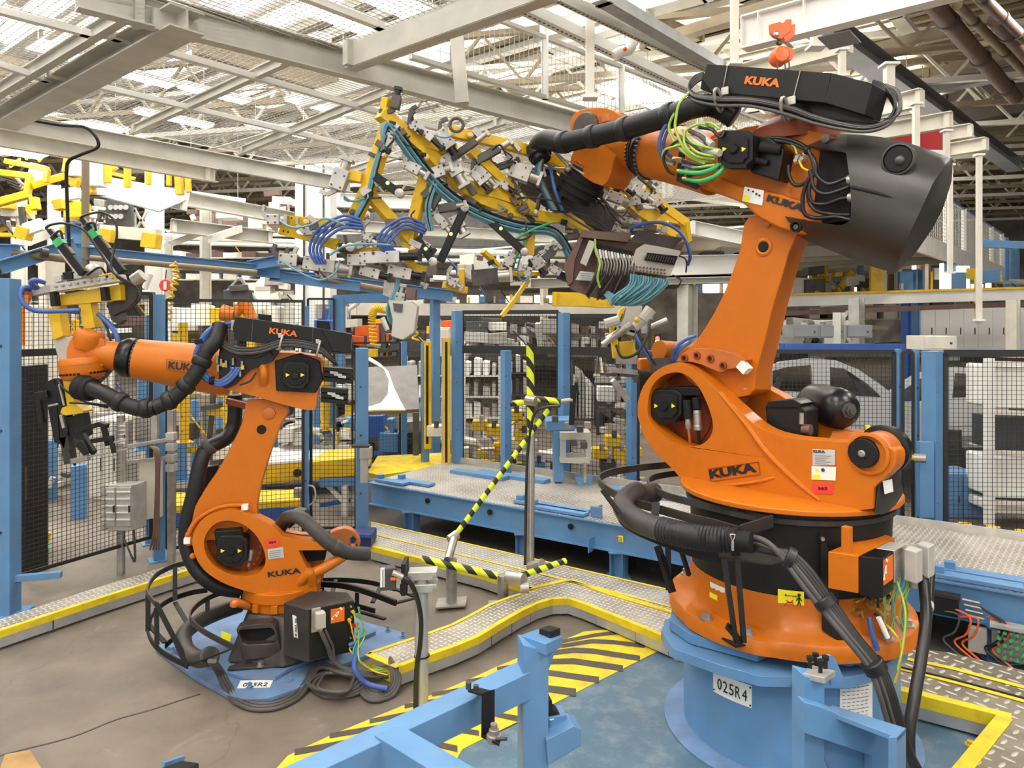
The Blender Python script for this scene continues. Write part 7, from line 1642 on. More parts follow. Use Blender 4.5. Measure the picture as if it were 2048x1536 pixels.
roofbeam('far brown box beam at the right behind the cream rails',(1890,225),(2120,180),8.4,.9,.5,'roof_brown','b')
for i,(a_,b_,r_,m_) in enumerate((((1860,0),(2030,196),.15,'pipe_brown'),((1915,10),(2080,175),.08,'tan_roof'),((1990,40),(2120,190),.12,'pipe_brown'),((1950,-20),(2050,80),.09,'pipe_brown'))):
    r=thing('ceiling_pipe',['thick brown pipe running under the roof, leftmost','tan pipe under the roof beside the thick brown pipe','brown pipe under the roof near the right edge','short brown pipe at the top right corner'][i],'pipe',tuple(G(*a_,7.6)))
    p,q=G(*a_,7.4),G(*b_,7.4); MB().cyl(p,q,r_,n=20).build('pipe',m_,r); 
    for t in(.15,.5,.85): c=p.lerp(q,t); MB().lathe(c,q-p,[(r_*1.2,-.05),(r_*1.2,.05)],20).build('flange_ring','dark_steel',r)
# white pipes and trusses seen through the mesh
random.seed(31)
for i in range(26):
    z=random.uniform(5.6,8.2); r0=random.uniform(-6,12); l0=random.uniform(-2,9); L=random.uniform(1.5,5); al=random.random()<.6
    p=rl(r0,l0,z); q=p+(DLf if al else DR)*L
    o=MB().bar(p,q,random.choice([.1,.15,.3]),random.choice([.1,.2,.3])).build('service_duct',random.choice(['beam_pale','cream','white','alu_light','tan_roof']))
    tag(o,'pale service duct run above the mesh ceiling','duct','service ducts above the mesh ceiling')
# lamps
lampn=0
def lamp(px,py,z,L=1.5,w=.32,lab='',dirv=None):
    p=G(px,py,z); d=dirv or DR
    r=thing('ceiling_lamp',lab,'lamp',tuple(p)); x_=d.cross(UP)
    MB().hexa(p+UP*.05,d*L/2,x_*w/2,UP*.04).build('housing','white',r,bevel=.004); MB().hexa(p,d*L*.48,x_*w*.46,UP*.008).build('diffuser','glow',r)
    for s in(-.4,.4): MB().cyl(p+d*L*s+UP*.08,V((p.x,p.y,9.15))+d*L*s,.008,n=6).build('suspension_rod','alu',r)
for t in ((488,132,6.2,1.0,.42,'glaring white lamp above the mesh left of centre'),(695,44,6.2,1.4,.42,'glaring white lamp above the mesh right of the beam junction'),(790,8,6.2,1.6,.5,'glaring white lamp at the top edge above the mesh'),(1268,186,7.2,1.5,1.0,'square white lamp seen through the guard mesh'),(15,302,4.6,.9,.5,'glaring lamp above the yellow gantry at the left edge'),(350,240,6.6,1.6,.3,'long lamp above the mesh over the small robot'),(560,262,6.8,1.6,.3,'long lamp above the mesh left of the gripper'),(250,150,6.4,1.6,.3,'long lamp above the mesh at the upper left'),(120,60,6.4,1.6,.3,'long lamp above the mesh near the top left corner'),(640,215,6.8,1.5,.35,'lamp above the mesh behind the blue clamp of the gripper'),(430,190,6.8,1.4,.3,'lamp above the mesh between the thin cross beams'),(1320,215,7.6,1.2,.5,'cream lamp right of the square white lamp'),(430,397,5.5,1.6,.25,'slanted white tube lamp below the mesh beam')): lamp(*t[:5],t[5])
# rows of hall lamps added to brighten the cell and the far hall
for i,(x,y,z) in enumerate(((-6,-2,6.8),(-2,-3,6.8),(2,-3,6.8),(6,-1,6.8),(-5,2,7.0),(0,1,7.0),(5,2,7.0),(8,6,7.2),(-9,6,7.2),(9,12,7.6),(-10,12,7.6),(3,16,7.6),(-4,18,7.6),(10,18,7.8),(-12,20,7.8),(5,24,7.8),(-6,26,7.8),(14,26,7.8),(-16,34,6.5),(-4,36,6.5),(8,35,6.5),(20,36,6.5),(28,30,6.5),(22,18,7.5),(-20,24,7))):
    r=thing('added_hall_lamp','added long white hall lamp under the roof, brightening the hall','lamp',(x,y,z),'added hall lamps under the roof')
    MB().hexa(V((x,y,z+.05)),DR*1.3,DLf*.3,UP*.04).build('housing','white',r); MB().hexa(V((x,y,z)),DR*1.25,DLf*.27,UP*.006).build('diffuser','glow_hall',r)
    for s in(-1,1): MB().cyl(V((x,y,z+.09))+DR*s,V((x,y,9.15))+DR*s,.01,n=6).build('suspension_rod','alu',r)
for i in range(9):
    c=V((-10,8,ZR+.45))+dr*(3.2*i); MB().hexa(c,dl*9,dr*.8,UP*.01).build('added_rooflight_%d'%(i+1),'skylight',kind='structure')  # glowing roof strips added to whiten the roof above the mesh
random.seed(91)
for i in range(14):
    y=15+i*2.1; o=thing('roof_truss','lattice roof truss spanning the hall under the deck','truss',(6,y,8.2),'roof trusses of the hall')
    a,b=V((-30,y+8,8.6)),V((36,y-8,8.6))
    for dz in(0,-1.1): MB().bar(a+UP*dz,b+UP*dz,.14,.12).build('chord','cream' if i%2 else 'tan_roof',o)
    mb=MB(); n_=36
    for k in range(n_): p=a.lerp(b,k/n_); q=a.lerp(b,(k+.5)/n_); w_=a.lerp(b,(k+1)/n_); mb.bar(p,q-UP*1.1,.06); mb.bar(q-UP*1.1,w_,.06)
    mb.build('lattice_web','cream' if i%2 else 'tan_roof',o)
# far walls
MB().hexa(V((0,46,3)),V((44,0,0)),V((0,.1,0)),UP*7).build('wall_back','wall_far',kind='structure')
MB().hexa(V((40,24,3)),V((.1,0,0)),V((0,24,0)),UP*7).build('wall_right','wall_far',kind='structure')
MB().hexa(V((-38,24,3)),V((.1,0,0)),V((0,24,0)),UP*7).build('wall_left','wall_far',kind='structure')
# ================= background =================
def cab(label,x0,y0,x1,y1,d,th,m_,doors=2,cat='cabinet',name='control_cabinet',m2=None,phi=0,grille=False):
    P=PL((x0+x1)/2,(y0+y1)/2,d,phi); r=thing(name,label,cat,tuple(P((x0+x1)/2,y1)))
    MB().prism(P.pts([(x0,y0),(x1,y0),(x1,y1),(x0,y1)]),dk(P,th)).build('body',m_,r,bevel=.008)
    w_=(x1-x0)/doors
    for i in range(doors):
        a,b=x0+w_*i+w_*.07,x0+w_*(i+1)-w_*.07; h_=y1-y0
        q=MB().prism(P.pts([(a,y0+h_*.06),(b,y0+h_*.06),(b,y1-h_*.1),(a,y1-h_*.1)],.02),dk(P,.02)).build('door',m2 or m_,r,bevel=.004)
        MB().prism(P.pts([(b-w_*.12,y0+h_*.45),(b-w_*.06,y0+h_*.45),(b-w_*.06,y0+h_*.6),(b-w_*.12,y0+h_*.6)],.035),dk(P,.015)).build('handle','dark_steel',q)
        if grille:
            for k in range(5): MB().bar(P(a,y0+h_*(.15+.15*k),.024),P(b,y0+h_*(.15+.15*k),.024),.012,.012).build('grille_bar','beam_pale',q)
    return r
def rack(label,x0,x1,y0,y1,d,th,m_,n=4,items=('white',),k=5,cat='rack',name='storage_rack',phi=0,ip='stored_panel',seed=0):
    random.seed(seed+int(x0)); P=PL((x0+x1)/2,(y0+y1)/2,d,phi); r=thing(name,label,cat,tuple(P((x0+x1)/2,y1))); pw=.05
    for x in(x0,x1):
        for t in(0,th): MB().bar(P(x,y0,-t),P(x,y1,-t),pw,pw).build('upright',m_,r)
    for i in range(n):
        yy=y0+(y1-y0)*(i+.9)/n; MB().prism([P(x0,yy),P(x1,yy),P(x1,yy,-th),P(x0,yy,-th)],V((0,0,-.03))).build('shelf',m_,r)
        for j in range(k):
            xa=x0+(x1-x0)*(j+.12)/k; xb=xa+(x1-x0)/k*random.uniform(.35,.8); hh=(y1-y0)/n*random.uniform(.4,.8)
            MB().prism(P.pts([(xa,yy-hh),(xb,yy-hh*.9),(xb,yy),(xa,yy)],-.05),dk(P,th*.7)).build(ip,random.choice(items),r,bevel=.006)
    return r
def colm(label,x,y0,y1,d,w_,m_,cat='column',name='steel_column',ang=.7):
    r=thing(name,label,cat,tuple(R(x,y1,d))); u=V((math.cos(ang),math.sin(ang),0))
    mb=MB(); mb.ibeam(R(x,y1,d),R(x,y0,d),w_,w_*.9,w_*.12,up=u); mb.build('section',m_,r); MB().bar(R(x,y1,d),R(x,y1,d)+UP*.03,w_*1.5,w_*1.5).build('base_plate',m_,r); return r
def hb_(label,a,b,h,w_,m_,kind='i',name='steel_beam',cat='beam'): return tbeam(name,label,R(*a),R(*b),h,w_,m_,kind,cat=cat)
# --- columns
cw_=thing('building_column','broad white clad building column behind the gripper','column',tuple(R(625,900,14)))
MB().prism([R(590,330,14),R(608,330,14),R(608,960,14),R(590,960,14)],V((0,.5,0))).build('cladding','beam_pale',cw_,bevel=.01); MB().prism([R(611,330,14.1),R(646,330,14.1),R(646,960,14.1),R(611,960,14.1)],V((0,.5,0))).build('cladding','white',cw_,bevel=.01); MB().prism([R(649,330,14),R(661,330,14),R(661,960,14),R(649,960,14)],V((0,.5,0))).build('cladding','beam_pale',cw_,bevel=.01)
MB().cyl(R(608,330,13.9),R(608,960,13.9),.02).build('conduit','dark_steel',cw_); MB().cyl(R(647,330,13.9),R(647,960,13.9),.02).build('conduit','dark_steel',cw_)
for i,(x,y0,y1,d,w_,m_,t) in enumerate(((38,395,900,16,.26,'cream','cream column behind the far left fence, leftmost'),(108,370,900,18,.24,'cream','cream column between the two linear cylinders tops'),(192,420,900,15,.30,'cream','cream column under the white platform'),(309,320,900,15,.28,'beam_pale','pale column right of the slanted black cylinders'),(411,405,900,15,.17,'beam_grey','grey green column left of the white clad column'),(338,470,640,15.5,.12,'beam_grey','short grey post under the grey mezzanine beam'),(1088,560,700,18,.14,'cream','thin cream post left of the valve cabinet bottom'),(1713,596,705,14,.22,'alu_light','pale post in front of the blue crossbar at right'),(1678,625,700,13,.16,'beam_grey','grey post behind the link arm'),(1826,540,700,17,.34,'blue','blue column behind the right fence panel top'),(1812,600,1000,16,.16,'blue_deep','dark blue column behind the right fence'),(2026,600,715,15,.22,'cream','cream column near the right edge'),(1900,560,710,19,.2,'beam_pale','pale column right of the blue column'),(1955,545,640,17,.12,'yellow','yellow post at right carrying the pale beam'),(1375,570,700,15,.3,'beam_grey','grey column left of the link arm'))): colm(t,x,y0,y1,d,w_,m_)
# --- left gantry
for t in (('pale mezzanine beam at the left, upper long one',(172,366,13),(372,402,13),.34,.2,'white','b'),('grey mezzanine beam left of the white column, upper',(330,392,14),(600,442,16),.26,.2,'beam_grey','c'),('grey mezzanine beam left of the white column, lower',(340,452,14),(545,476,15),.24,.2,'beam_grey','c'),('sloping grey brace under the grey mezzanine beam',(340,488,14),(412,462,14.5),.12,.12,'beam_grey','b'),('second sloping grey brace beside the white column',(420,478,14),(480,458,14.5),.14,.14,'beam_grey','b'),('pale yellow beam above the blue cross beam',(205,462,12),(318,472,12),.2,.15,'cream','b'),('yellow and pale beam at the left edge under the gantry',(45,475,13),(120,450,15),.3,.2,'beam_pale','b'),('light beam right of the white column above the gripper jaws',(662,400,16),(900,408,18),.3,.2,'beam_pale','i'),('grey beam behind the middle of the gripper',(662,450,15),(1130,478,17),.22,.2,'beam_grey','i'),('pale beam behind the valve cabinet top',(1330,376,14),(1500,398,15),.35,.25,'cream','c'),('white mesh platform beam behind the valve cabinet',(1380,455,14),(1500,480,14),.25,.2,'beam_pale','i'),('wide pale beam left of the link arm',(1300,536,15),(1500,532,15),.45,.2,'white','c'),('grey beam left of the link arm under the wide pale one',(1040,568,15),(1500,556,15),.18,.4,'beam_grey','i'),('long pale beam with yellow flange at the right',(1560,602,16),(2120,586,16),.26,.25,'beam_pale','b'),('yellow flange on the long pale beam at the right',(1560,590,16),(2120,574,16),.05,.35,'yellow','b'),('brown pipe beam below the long pale beam',(1540,628,15),(2100,606,15.5),.10,.15,'brown_metal','b'),('dark blue crossbeam behind the car body',(1560,697,11.5),(1808,698,11.5),.16,.10,'blue_deep','b'),('long cream beam behind the dark mesh fence',(690,618,17),(1260,622,17),.28,.3,'cream','b'),('yellow machine beam behind the striped pole top',(1105,598,16),(1228,602,16),.3,.4,'yellow','b'),('light blue crossbeam at the far right edge',(1960,488,12),(2120,492,12),.12,.10,'blue','b')): hb_(*t)
ug=MB().prism([R(195,392,13),R(230,378,13.2),R(372,402,13),R(318,425,11.5)],UP*.02); tag(ug.build('platform_underside','steel_girder'),'grey underside of the pale mezzanine platform at upper left','platform')
# pipes
for i,(a_,b_,r_) in enumerate((((300,472,16),(592,484,17),.06),((300,484,16),(592,492,17),.05),((662,500,17),(1130,508,18),.08),((662,520,17),(1130,522,18),.05),((900,545,18),(1400,548,18),.06))):
    o=MB().cyl(R(*a_),R(*b_),r_,n=12).build('service_pipe','beam_pale'); tag(o,'pale horizontal service pipe behind the fence line in mid hall','pipe','pale service pipes in the middle hall')
# yellow gantry at upper left
yg=thing('overhead_gantry','yellow ladder-like overhead gantry at the far left under the ceiling beam','gantry',tuple(R(60,380,11)))
for a_,b_,w_ in (((45,296,10),(135,314,10),.10),((10,322,10),(95,338,10),.12),((135,314,10),(130,345,10),.12),((95,338,10),(92,365,10),.12),((62,372,10),(128,352,10.4),.16),((-20,410,10),(60,388,10),.18),((0,345,10),(60,352,10),.14),((60,352,10),(55,388,10),.14),((52,318,10),(62,300,10.3),.06),((78,322,10),(92,305,10.3),.06),((20,334,10),(40,318,10.3),.06),((68,395,10),(72,420,10),.18),((118,400,11),(122,420,11),.25),((178,370,12),(182,388,12),.25),((216,322,12),(216,366,12),.16),((255,330,12),(255,375,12),.16),((297,338,12),(297,370,12),.13),((338,342,12),(338,372,12),.13),((357,345,12),(360,390,12),.2),((375,348,12),(377,385,12),.15),((145,345,12),(172,352,12),.12),((140,370,12),(170,350,12),.1),((215,345,12.4),(270,358,12.4),.1),((45,478,12),(52,455,12),.35),((122,462,12),(170,452,12),.2),((203,470,11.8),(228,473,11.8),.35),((288,480,11.8),(318,484,11.8),.4),((205,350,12.4),(232,332,12.4),.16),((135,360,11),(158,368,11),.2)): MB().bar(R(*a_),R(*b_),w_*.55,w_*.6).build('yellow_bar','yellow',yg,bevel=.01)
for a_,b_,w_ in (((0,300,10.4),(50,290,10.4),.5),((62,345,10.4),(90,352,10.4),.7),((140,330,11),(165,330,11),.9),((178,345,12),(210,345,12),1.2),((100,395,12),(160,385,12),.5),((50,460,12),(85,448,12),.5)): MB().bar(R(*a_),R(*b_),w_*.2,w_*.4).build('pale_panel','white',yg,bevel=.01)
for i in range(9): MB().tube([R(0+i*3,345+i*3,10.3),R(25+i*3,350+i*4,10.2),R(45,370+i*2,10.2),R(62+i,372,10.3)],.03,6,4).build('cable','cable_black' if i%2 else 'alu',yg,angle=80)
# control panel picture and lattice frame
lf=thing('lattice_frame','pale lattice frame carrying a dark panel with round gauges under the mezzanine','frame',tuple(R(240,450,14)))
MB().prism([R(212,398,14),R(262,402,14),R(262,452,14),R(212,450,14)],V((0,.1,0))).build('dark_panel','dark_steel',lf)
random.seed(8)
for i in range(7): MB().lathe(R(222+(i%4)*10,415+(i//4)*18,13.95),V((0,-1,0)),[(.05,0),(.05,.02)],12).build('gauge','alu_light',lf)
for i in range(6):
    x=130+i*28
    for (p,q) in (((x,420,14.2),(x+26,462,14.2)),((x+26,420,14.2),(x,462,14.2)),((x,415,14.2),(x,470,14.2))): MB().bar(R(*p),R(*q),.04).build('lattice_bar','beam_grey',lf)
# long blue overhead beam and brown pipe
bb=thing('overhead_blue_beam','light blue overhead beam crossing the left half behind the small robot gripper','beam',tuple(R(300,520,9)))
for a_,b_,h,w_ in (((-40,502,8.2),(40,505,8.2),.16,.14),((0,535,8.0),(150,488,8.6),.14,.12),((165,505,9),(560,545,9.6),.15,.12),((500,532,9.6),(555,522,9.2),.12,.10),((540,548,9.6),(905,592,11),.16,.12),((130,468,9.2),(190,468,9.2),.25,.2),((160,470,9.2),(160,560,9.2),.12,.12),((560,553,9.7),(720,573,10),.13,.1)): MB().ibeam(R(*a_),R(*b_),h,w_,.014).build('beam','blue',bb)
for a_,b_ in (((665,600,10.5),(850,590,11)),((668,600,10.5),(668,640,10.5))): MB().bar(R(*a_),R(*b_),.13).build('goalpost','blue',bb)
MB().bar(R(680,596,10.4),R(680,740,10.4),.13).build('goalpost','blue',bb)
pp_=thing('brown_pipe','long brown pipe hanging under the blue overhead beam','pipe',tuple(R(300,520,8.8)))
for a_,b_,r_ in (((25,506,8.2),(150,520,8.4),.045),((180,516,8.8),(515,545,9.4),.035),((640,556,9.8),(830,590,10.5),.04)): MB().cyl(R(*a_),R(*b_),r_,n=12).build('pipe','tan_roof',pp_)
MB().cyl(R(82,505,8.2),R(96,507,8.25),.055).build('joint','dark_steel',pp_)
# vertical pipe + black bent cable
o=thing('vertical_pipe','thin brown vertical pipe at left from the beam down behind the gripper','pipe',tuple(R(170,560,9))); MB().cyl(R(171,285,9),R(171,560,9),.045).build('pipe','tan_roof',o)
o=thing('bent_cable','black cable conduit bending down from the ceiling beam at upper left','cable',tuple(R(140,500,7.4))); MB().tube([R(50,238,7.6),R(120,250,7.6),R(165,253,7.5),R(185,265,7.5),R(196,282,7.5),R(193,296,7.5),R(160,310,7.4),R(138,322,7.4),R(133,345,7.4),R(135,420,7.4),R(139,505,7.4)],.017,10).build('conduit','black',o,angle=80)
# yellow coil hoses
def coil(label,pts,d,r,turns,th,box=None):
    o=thing('coil_hose',label,'hose',tuple(R(*pts[-1],d))); C_=cr([R(x,y,d) for x,y in pts],20); n_=turns*14; P=[]
    for i in range(n_+1):
        t=i/n_*(len(C_)-1); j=min(int(t),len(C_)-2); c=C_[j].lerp(C_[j+1],t-j); u=(C_[j+1]-C_[j]).normalized(); x_,y_=orth(u,(0,1,0)); a=2*PI*i/14; P.append(c+x_*r*math.cos(a)+y_*r*math.sin(a))
    MB().sweep(P,th,6).build('coil','yellow',o,angle=80)
    if box: MB().prism([R(box[0],box[1],d),R(box[2],box[1],d),R(box[2],box[3],d),R(box[0],box[3],d)],V((0,.1,0))).build('pendant','yellow',o,bevel=.01)
coil('yellow coiled air hose hanging above the white fender',[(772,620),(750,618),(744,640),(748,690)],9.6,.045,22,.011,(736,698,754,714))
coil('yellow coiled air hose at left above the small robot',[(345,525),(352,555),(342,590),(335,640)],8.6,.035,9,.012)
coil('short yellow coiled hose right of the hanging grey valve unit',[(823,640),(828,655),(832,682)],9.6,.04,4,.014)
o=thing('stop_sign','small red and white octagonal tag hanging under the blue beam','sign',tuple(R(331,570,8.6)))
MB().lathe(R(331,571,8.6),V((0,-1,0)),[(.075,0),(.075,.01)],8).build('disc','label_red',o); MB().prism([R(327,563,8.58),R(333,563,8.58),R(333,579,8.58),R(327,579,8.58)],V((0,.005,0))).build('white_bar','white',o); MB().bar(R(331,557,8.6),R(333,540,8.6),.01).build('hanger','dark_steel',o)
# --- left cell equipment
pf=thing('profile_stand','grey aluminium profile stand with panels just behind the left fence','stand',tuple(R(290,1150,6.75)))
for a_,b_,w_ in (((242,830,6.7),(242,1155,6.7),.055),((343,820,6.9),(343,1125,6.9),.06),((240,895,6.7),(345,878,6.9),.035),((240,925,6.7),(345,915,6.9),.035),((248,880,6.7),(250,1000,6.7),.03)): MB().bar(R(*a_),R(*b_),w_).build('profile','alu',pf,bevel=.004)
MB().prism([R(252,925,6.8),R(320,915,6.9),R(320,1035,6.9),R(254,1045,6.8)],V((0,.06,0))).build('white_panel','cream',pf,bevel=.004); MB().prism([R(270,835,6.9),R(314,832,6.95),R(314,880,6.95),R(270,882,6.9)],V((0,.05,0))).build('grey_panel','alu',pf)
for y in(872,893,915,935): MB().hexa(R(343,y,6.85),V((.04,0,0)),V((0,.04,0)),UP*.035).build('corner_bracket','alu_light',pf,bevel=.004)
for i in range(4): MB().tube([R(300+i*3,893,6.75),R(310+i*3,905,6.7),R(312+i*2,960,6.7),R(308+i*3,1060,6.7),R(300+i*6,1100,6.7)],.010,6).build('cable','brown_metal',pf,angle=80)
MB().tube([R(245,1070,6.7),R(262,1110,6.65),R(270,1120,6.7),R(268,1060,6.7)],.01,6).build('cable','cable_grey',pf)
cab('light grey louvred box on the profile stand, lower one',200,970,262,1062,6.55,.18,'alu_light',2,'box','louvre_box',grille=True,phi=18)
cab('light grey louvred box on the profile stand, upper one',226,843,252,900,6.7,.12,'alu_light',1,'box','louvre_box',grille=True)
cab('cream machine cabinet behind the left fence, tallest',50,610,78,900,11,.6,'cream',2); cab('pale control cabinet behind the small robot gripper',88,800,120,960,10,.5,'cream',1); cab('yellow topped cream machine behind the left fence',178,840,232,1010,9.5,.6,'cream',2)
cab('black tall cabinet beside the thick left post',37,732,54,1180,6.6,.3,'black',1); cab('cream cabinet behind the ribbed gripper block',76,500,92,640,14,.6,'cream',1)
for i,(x,y0,y1,d,t) in enumerate(((158,930,1070,8.6,'blue machine post standing behind the gripper jaws'),(64,890,1130,9,'blue machine post near the thick left post'),(100,880,1060,9.5,'blue machine post second from the left edge'),(360,880,960,10,'blue machine post left of the link arm'),(284,720,900,9,'blue machine post behind the smooth hose'),(390,800,940,11,'narrow blue post behind the black hose'),(440,760,900,12,'narrow blue post left of the link arm top'),(548,870,960,11,'short blue post right of the link arm'),(632,760,900,12,'blue post right of the link arm behind fence'),(664,760,1000,11,'blue post left of the sensor post'))): post(t,x,d,CH-(y1-HY)/F*d,CH-(y0-HY)/F*d,.16 if i<4 else .1)
for i,(x,y0,y1,d,t) in enumerate(((366,645,690,9,'short yellow post above the forearm'),(368,790,885,9,'yellow post under the forearm hose'),(455,780,870,10,'yellow strip post behind the link arm'),(650,720,860,10.5,'yellow strip post right of the elbow motors'),(150,640,680,10,'yellow post behind the gripper beam'))): post(t,x,d,CH-(y1-HY)/F*d,CH-(y0-HY)/F*d,.1,'yellow')
yt=thing('yellow_transfer_table','yellow transfer table with pale top behind the link arm of the small robot','table',tuple(R(600,1000,9)))
T=[G(540,922,.95),G(705,900,.95),G(690,880,.95),G(430,895,.95)]
T=[G(500,928,.5),G(708,912,.5),G(702,890,.5),G(440,898,.5)]
tp_=MB().prism(T,V((0,0,-.03))).build('table_top','beam_pale',yt); MB().prism([p-UP*.03 for p in T],V((0,0,-.25))).build('yellow_apron','yellow',yt,bevel=.01)
for i in range(4): MB().bar(T[i]-UP*.2+(T[(i+2)%4]-T[i])*.08,T[i]+(T[(i+2)%4]-T[i])*.08-UP*.48,.10).build('leg','blue',yt)
for x,y in((480,935),(596,935)): MB().lathe(R(x,y+10,8.75),V((0,-1,0)),[(.05,0),(.05,.04)],12).build('round_knob','black',yt)
yb=thing('yellow_blue_platform','low yellow and blue platform behind the fence by the small robot','platform',tuple(R(560,1060,8)))
T=[G(345,1012,.25),G(600,1000,.25),G(600,978,.25),G(350,985,.25)]
MB().prism(T,V((0,0,-.08))).build('yellow_deck','yellow',yb); MB().prism([p-UP*.08 for p in T],V((0,0,-.16))).build('blue_skirt','blue_deep',yb)
wb=thing('work_bench','blue bench frame with pale diagonal legs left of the sensor post','bench',tuple(R(680,1060,8.6)))
for a_,b_,w_,m_ in (((640,965,8.6),(715,962,8.8),.1,'blue'),((620,1050,8.6),(720,1075,8),.07,'blue'),((690,970,8.7),(690,1050,8.7),.07,'cream'),((655,970,8.7),(690,1005,8.7),.05,'cream'),((640,1010,8.6),(700,1000,8.8),.05,'blue_deep')): MB().bar(R(*a_),R(*b_),w_).build('frame_bar',m_,wb)
MB().prism([R(615,925,8.5),R(718,915,8.8),R(718,950,8.8),R(615,958,8.5)],V((0,.8,0))).build('yellow_side','yellow',wb,bevel=.01)
sc=thing('clamp_sensor','grey sensor clamp with looping cable on the fence behind the small robot','sensor',tuple(R(605,1020,7.9)))
MB().hexa(R(600,985,7.8),V((.06,0,0)),V((0,.04,0)),UP*.05).build('bracket','alu',sc,bevel=.008); MB().bar(R(605,995,7.85),R(607,1040,7.85),.04).build('stem','alu',sc); MB().tube([R(612,970,7.8),R(628,975,7.75),R(630,1000,7.75),R(612,1015,7.8)],.01,6).build('cable','alu_light',sc)
sc=thing('clamp_sensor','pale sensor bracket on the blue post right of the small robot','sensor',tuple(R(730,930,7.6)))
MB().hexa(R(722,892,7.55),V((.09,0,0)),V((0,.05,0)),UP*.012).build('plate','dark_steel',sc); MB().hexa(R(732,905,7.55),V((.06,0,0)),V((0,.05,0)),UP*.06).build('bracket','alu_light',sc,bevel=.01); MB().bar(R(728,910,7.55),R(728,965,7.55),.07,.05).build('stem','alu_light',sc)
bt=thing('blue_bin','dark blue plastic bin on the platform beside the small robot hose','bin',tuple(R(722,1092,7))); MB().prism([R(700,1070,7.2),R(742,1072,7.0),R(742,1094,7.0),R(700,1092,7.2)],V((0,.3,0))).build('bin','blue_navy',bt,bevel=.01); MB().bar(R(700,1070,7.15),R(742,1072,6.95),.03).build('rim','blue_deep',bt)
yl=thing('yellow_floor_box','yellow beam end on the floor behind the far left fence','beam',tuple(R(70,1100,7))); MB().bar(R(38,1085,7.2),R(95,1078,7.4),.16,.16).build('beam','yellow',yl,bevel=.01); MB().tube([R(96,1085,7.2),R(94,1105,7.1),R(60,1130,7)],.012,6).build('cable','green',yl)
# second robot in the distance
r3=thing('industrial_robot','distant orange robot with grey tool seen above the energy box of the smaller robot','robot',tuple(R(480,660,12)))
for a_,b_,w_ in (((445,625,12),(470,630,12),.14),((470,630,12),(490,600,12),.09),((488,602,12),(505,640,12),.11)): MB().cyl(R(*a_),R(*b_),w_,w_*.8,n=16).build('arm_segment','orange',r3)
for a_,b_,w_ in (((452,585,12),(478,555,12),.04),((480,555,12),(512,600,12),.05),((450,590,12),(505,590,12),.16),((460,578,11.9),(495,575,11.9),.10)): MB().bar(R(*a_),R(*b_),w_).build('tool_frame','alu' if w_<.1 else 'dark_steel',r3,bevel=.01)
r4=thing('industrial_robot','distant orange robot arm behind the far left fence panel','robot',tuple(R(42,640,12))); MB().cyl(R(42,590,12),R(46,690,12),.12,.09).build('arm_segment','orange',r4); MB().cyl(R(36,588,12),R(52,590,12),.16).build('joint','orange_dark',r4)
# --- middle
ft2=thing('fender_table','grey inspection table behind the blue posts in the middle','table',tuple(R(770,900,10)))
MB().prism([R(712,825,9.6),R(838,818,10),R(834,730,11),R(715,735,10.8)],V((0,.03,-.05))).build('table_top','table_grey',ft2); 
for x in(722,832): MB().bar(R(x,825,9.9),R(x,910,9.9),.08).build('leg','dark_steel',ft2)
fd=thing('car_fender','white car fender panel lying on the grey table in the middle','car part',tuple(R(780,800,9.8)))
fo=[(733,720),(748,728),(768,740),(778,762),(776,790),(762,808),(730,818),(724,824),(760,822),(812,822),(800,800),(788,775),(778,745),(760,728),(740,716)]
MB().prism([R(x,y,10.3-(y-716)*.006) for x,y in fo],V((0,-.03,.02))).build('panel','white_gloss',fd,bevel=.008)
rack('rack with white curved car parts behind the dark mesh fence',928,1000,712,880,11.5,.8,'beam_pale',4,('white','alu_light'),4,ip='car_part')
rack('black rack with parts right of the white part rack',1000,1060,705,880,11.8,.8,'dark_steel',4,('alu_light','dark_steel','grey_machine'),4,ip='car_part')
rack('rack of pale upright panels between striped pole and large robot',1142,1192,720,850,11,.9,'dark_steel',1,('alu_light','beam_pale'),7,ip='upright_panel')
rack('dark rack behind the spot tool',1196,1262,705,870,10.8,.8,'dark_steel',3,('dark_steel','alu','yellow'),4,ip='car_part')
rack('pale shelf with white parts behind the light curtains',812,902,712,880,13,.8,'beam_pale',4,('white','alu_light'),4,ip='car_part')
rack('shelf with colourful bins behind the fender table',708,795,655,715,15,.8,'dark_steel',2,('blue','yellow','dark_steel','hoist_orange','grey_machine'),7,ip='bin')
rack('dark shelf with bins behind the tall fence top',925,1110,640,700,16,.8,'dark_steel',2,('dark_steel','grey_machine','black','alu'),8,ip='bin')
rack('dark shelf with bins behind the spot tool top',1140,1300,640,700,16,.8,'dark_steel',2,('dark_steel','grey_machine','alu','brown_metal'),8,ip='bin')
for i,(x0,x1,y0,y1,d,t) in enumerate(((670,905,632,660,18,'dark machine hood above the fender table'),(915,1290,628,652,19,'long dark machine hood behind the tall mesh fence'),(690,760,600,632,17.5,'brown machine hood left of the coiled hose'))): cab(t,x0,y0,x1,y1,d,1.5,'dark_steel' if i<2 else 'tan_roof',4,'machine','machine_hood')
fx=thing('assembly_fixture','blue and grey assembly fixture right of the striped pole','machine',tuple(R(1130,980,8)))
MB().prism([R(1092,842,8.2),R(1150,840,8.2),R(1150,862,8.2),R(1092,862,8.2)],V((0,.4,0))).build('blue_head','blue',fx,bevel=.015); MB().prism([R(1106,862,8.2),R(1130,862,8.2),R(1126,965,8.2),R(1108,965,8.2)],V((0,.25,0))).build('blue_column','blue',fx,bevel=.01)
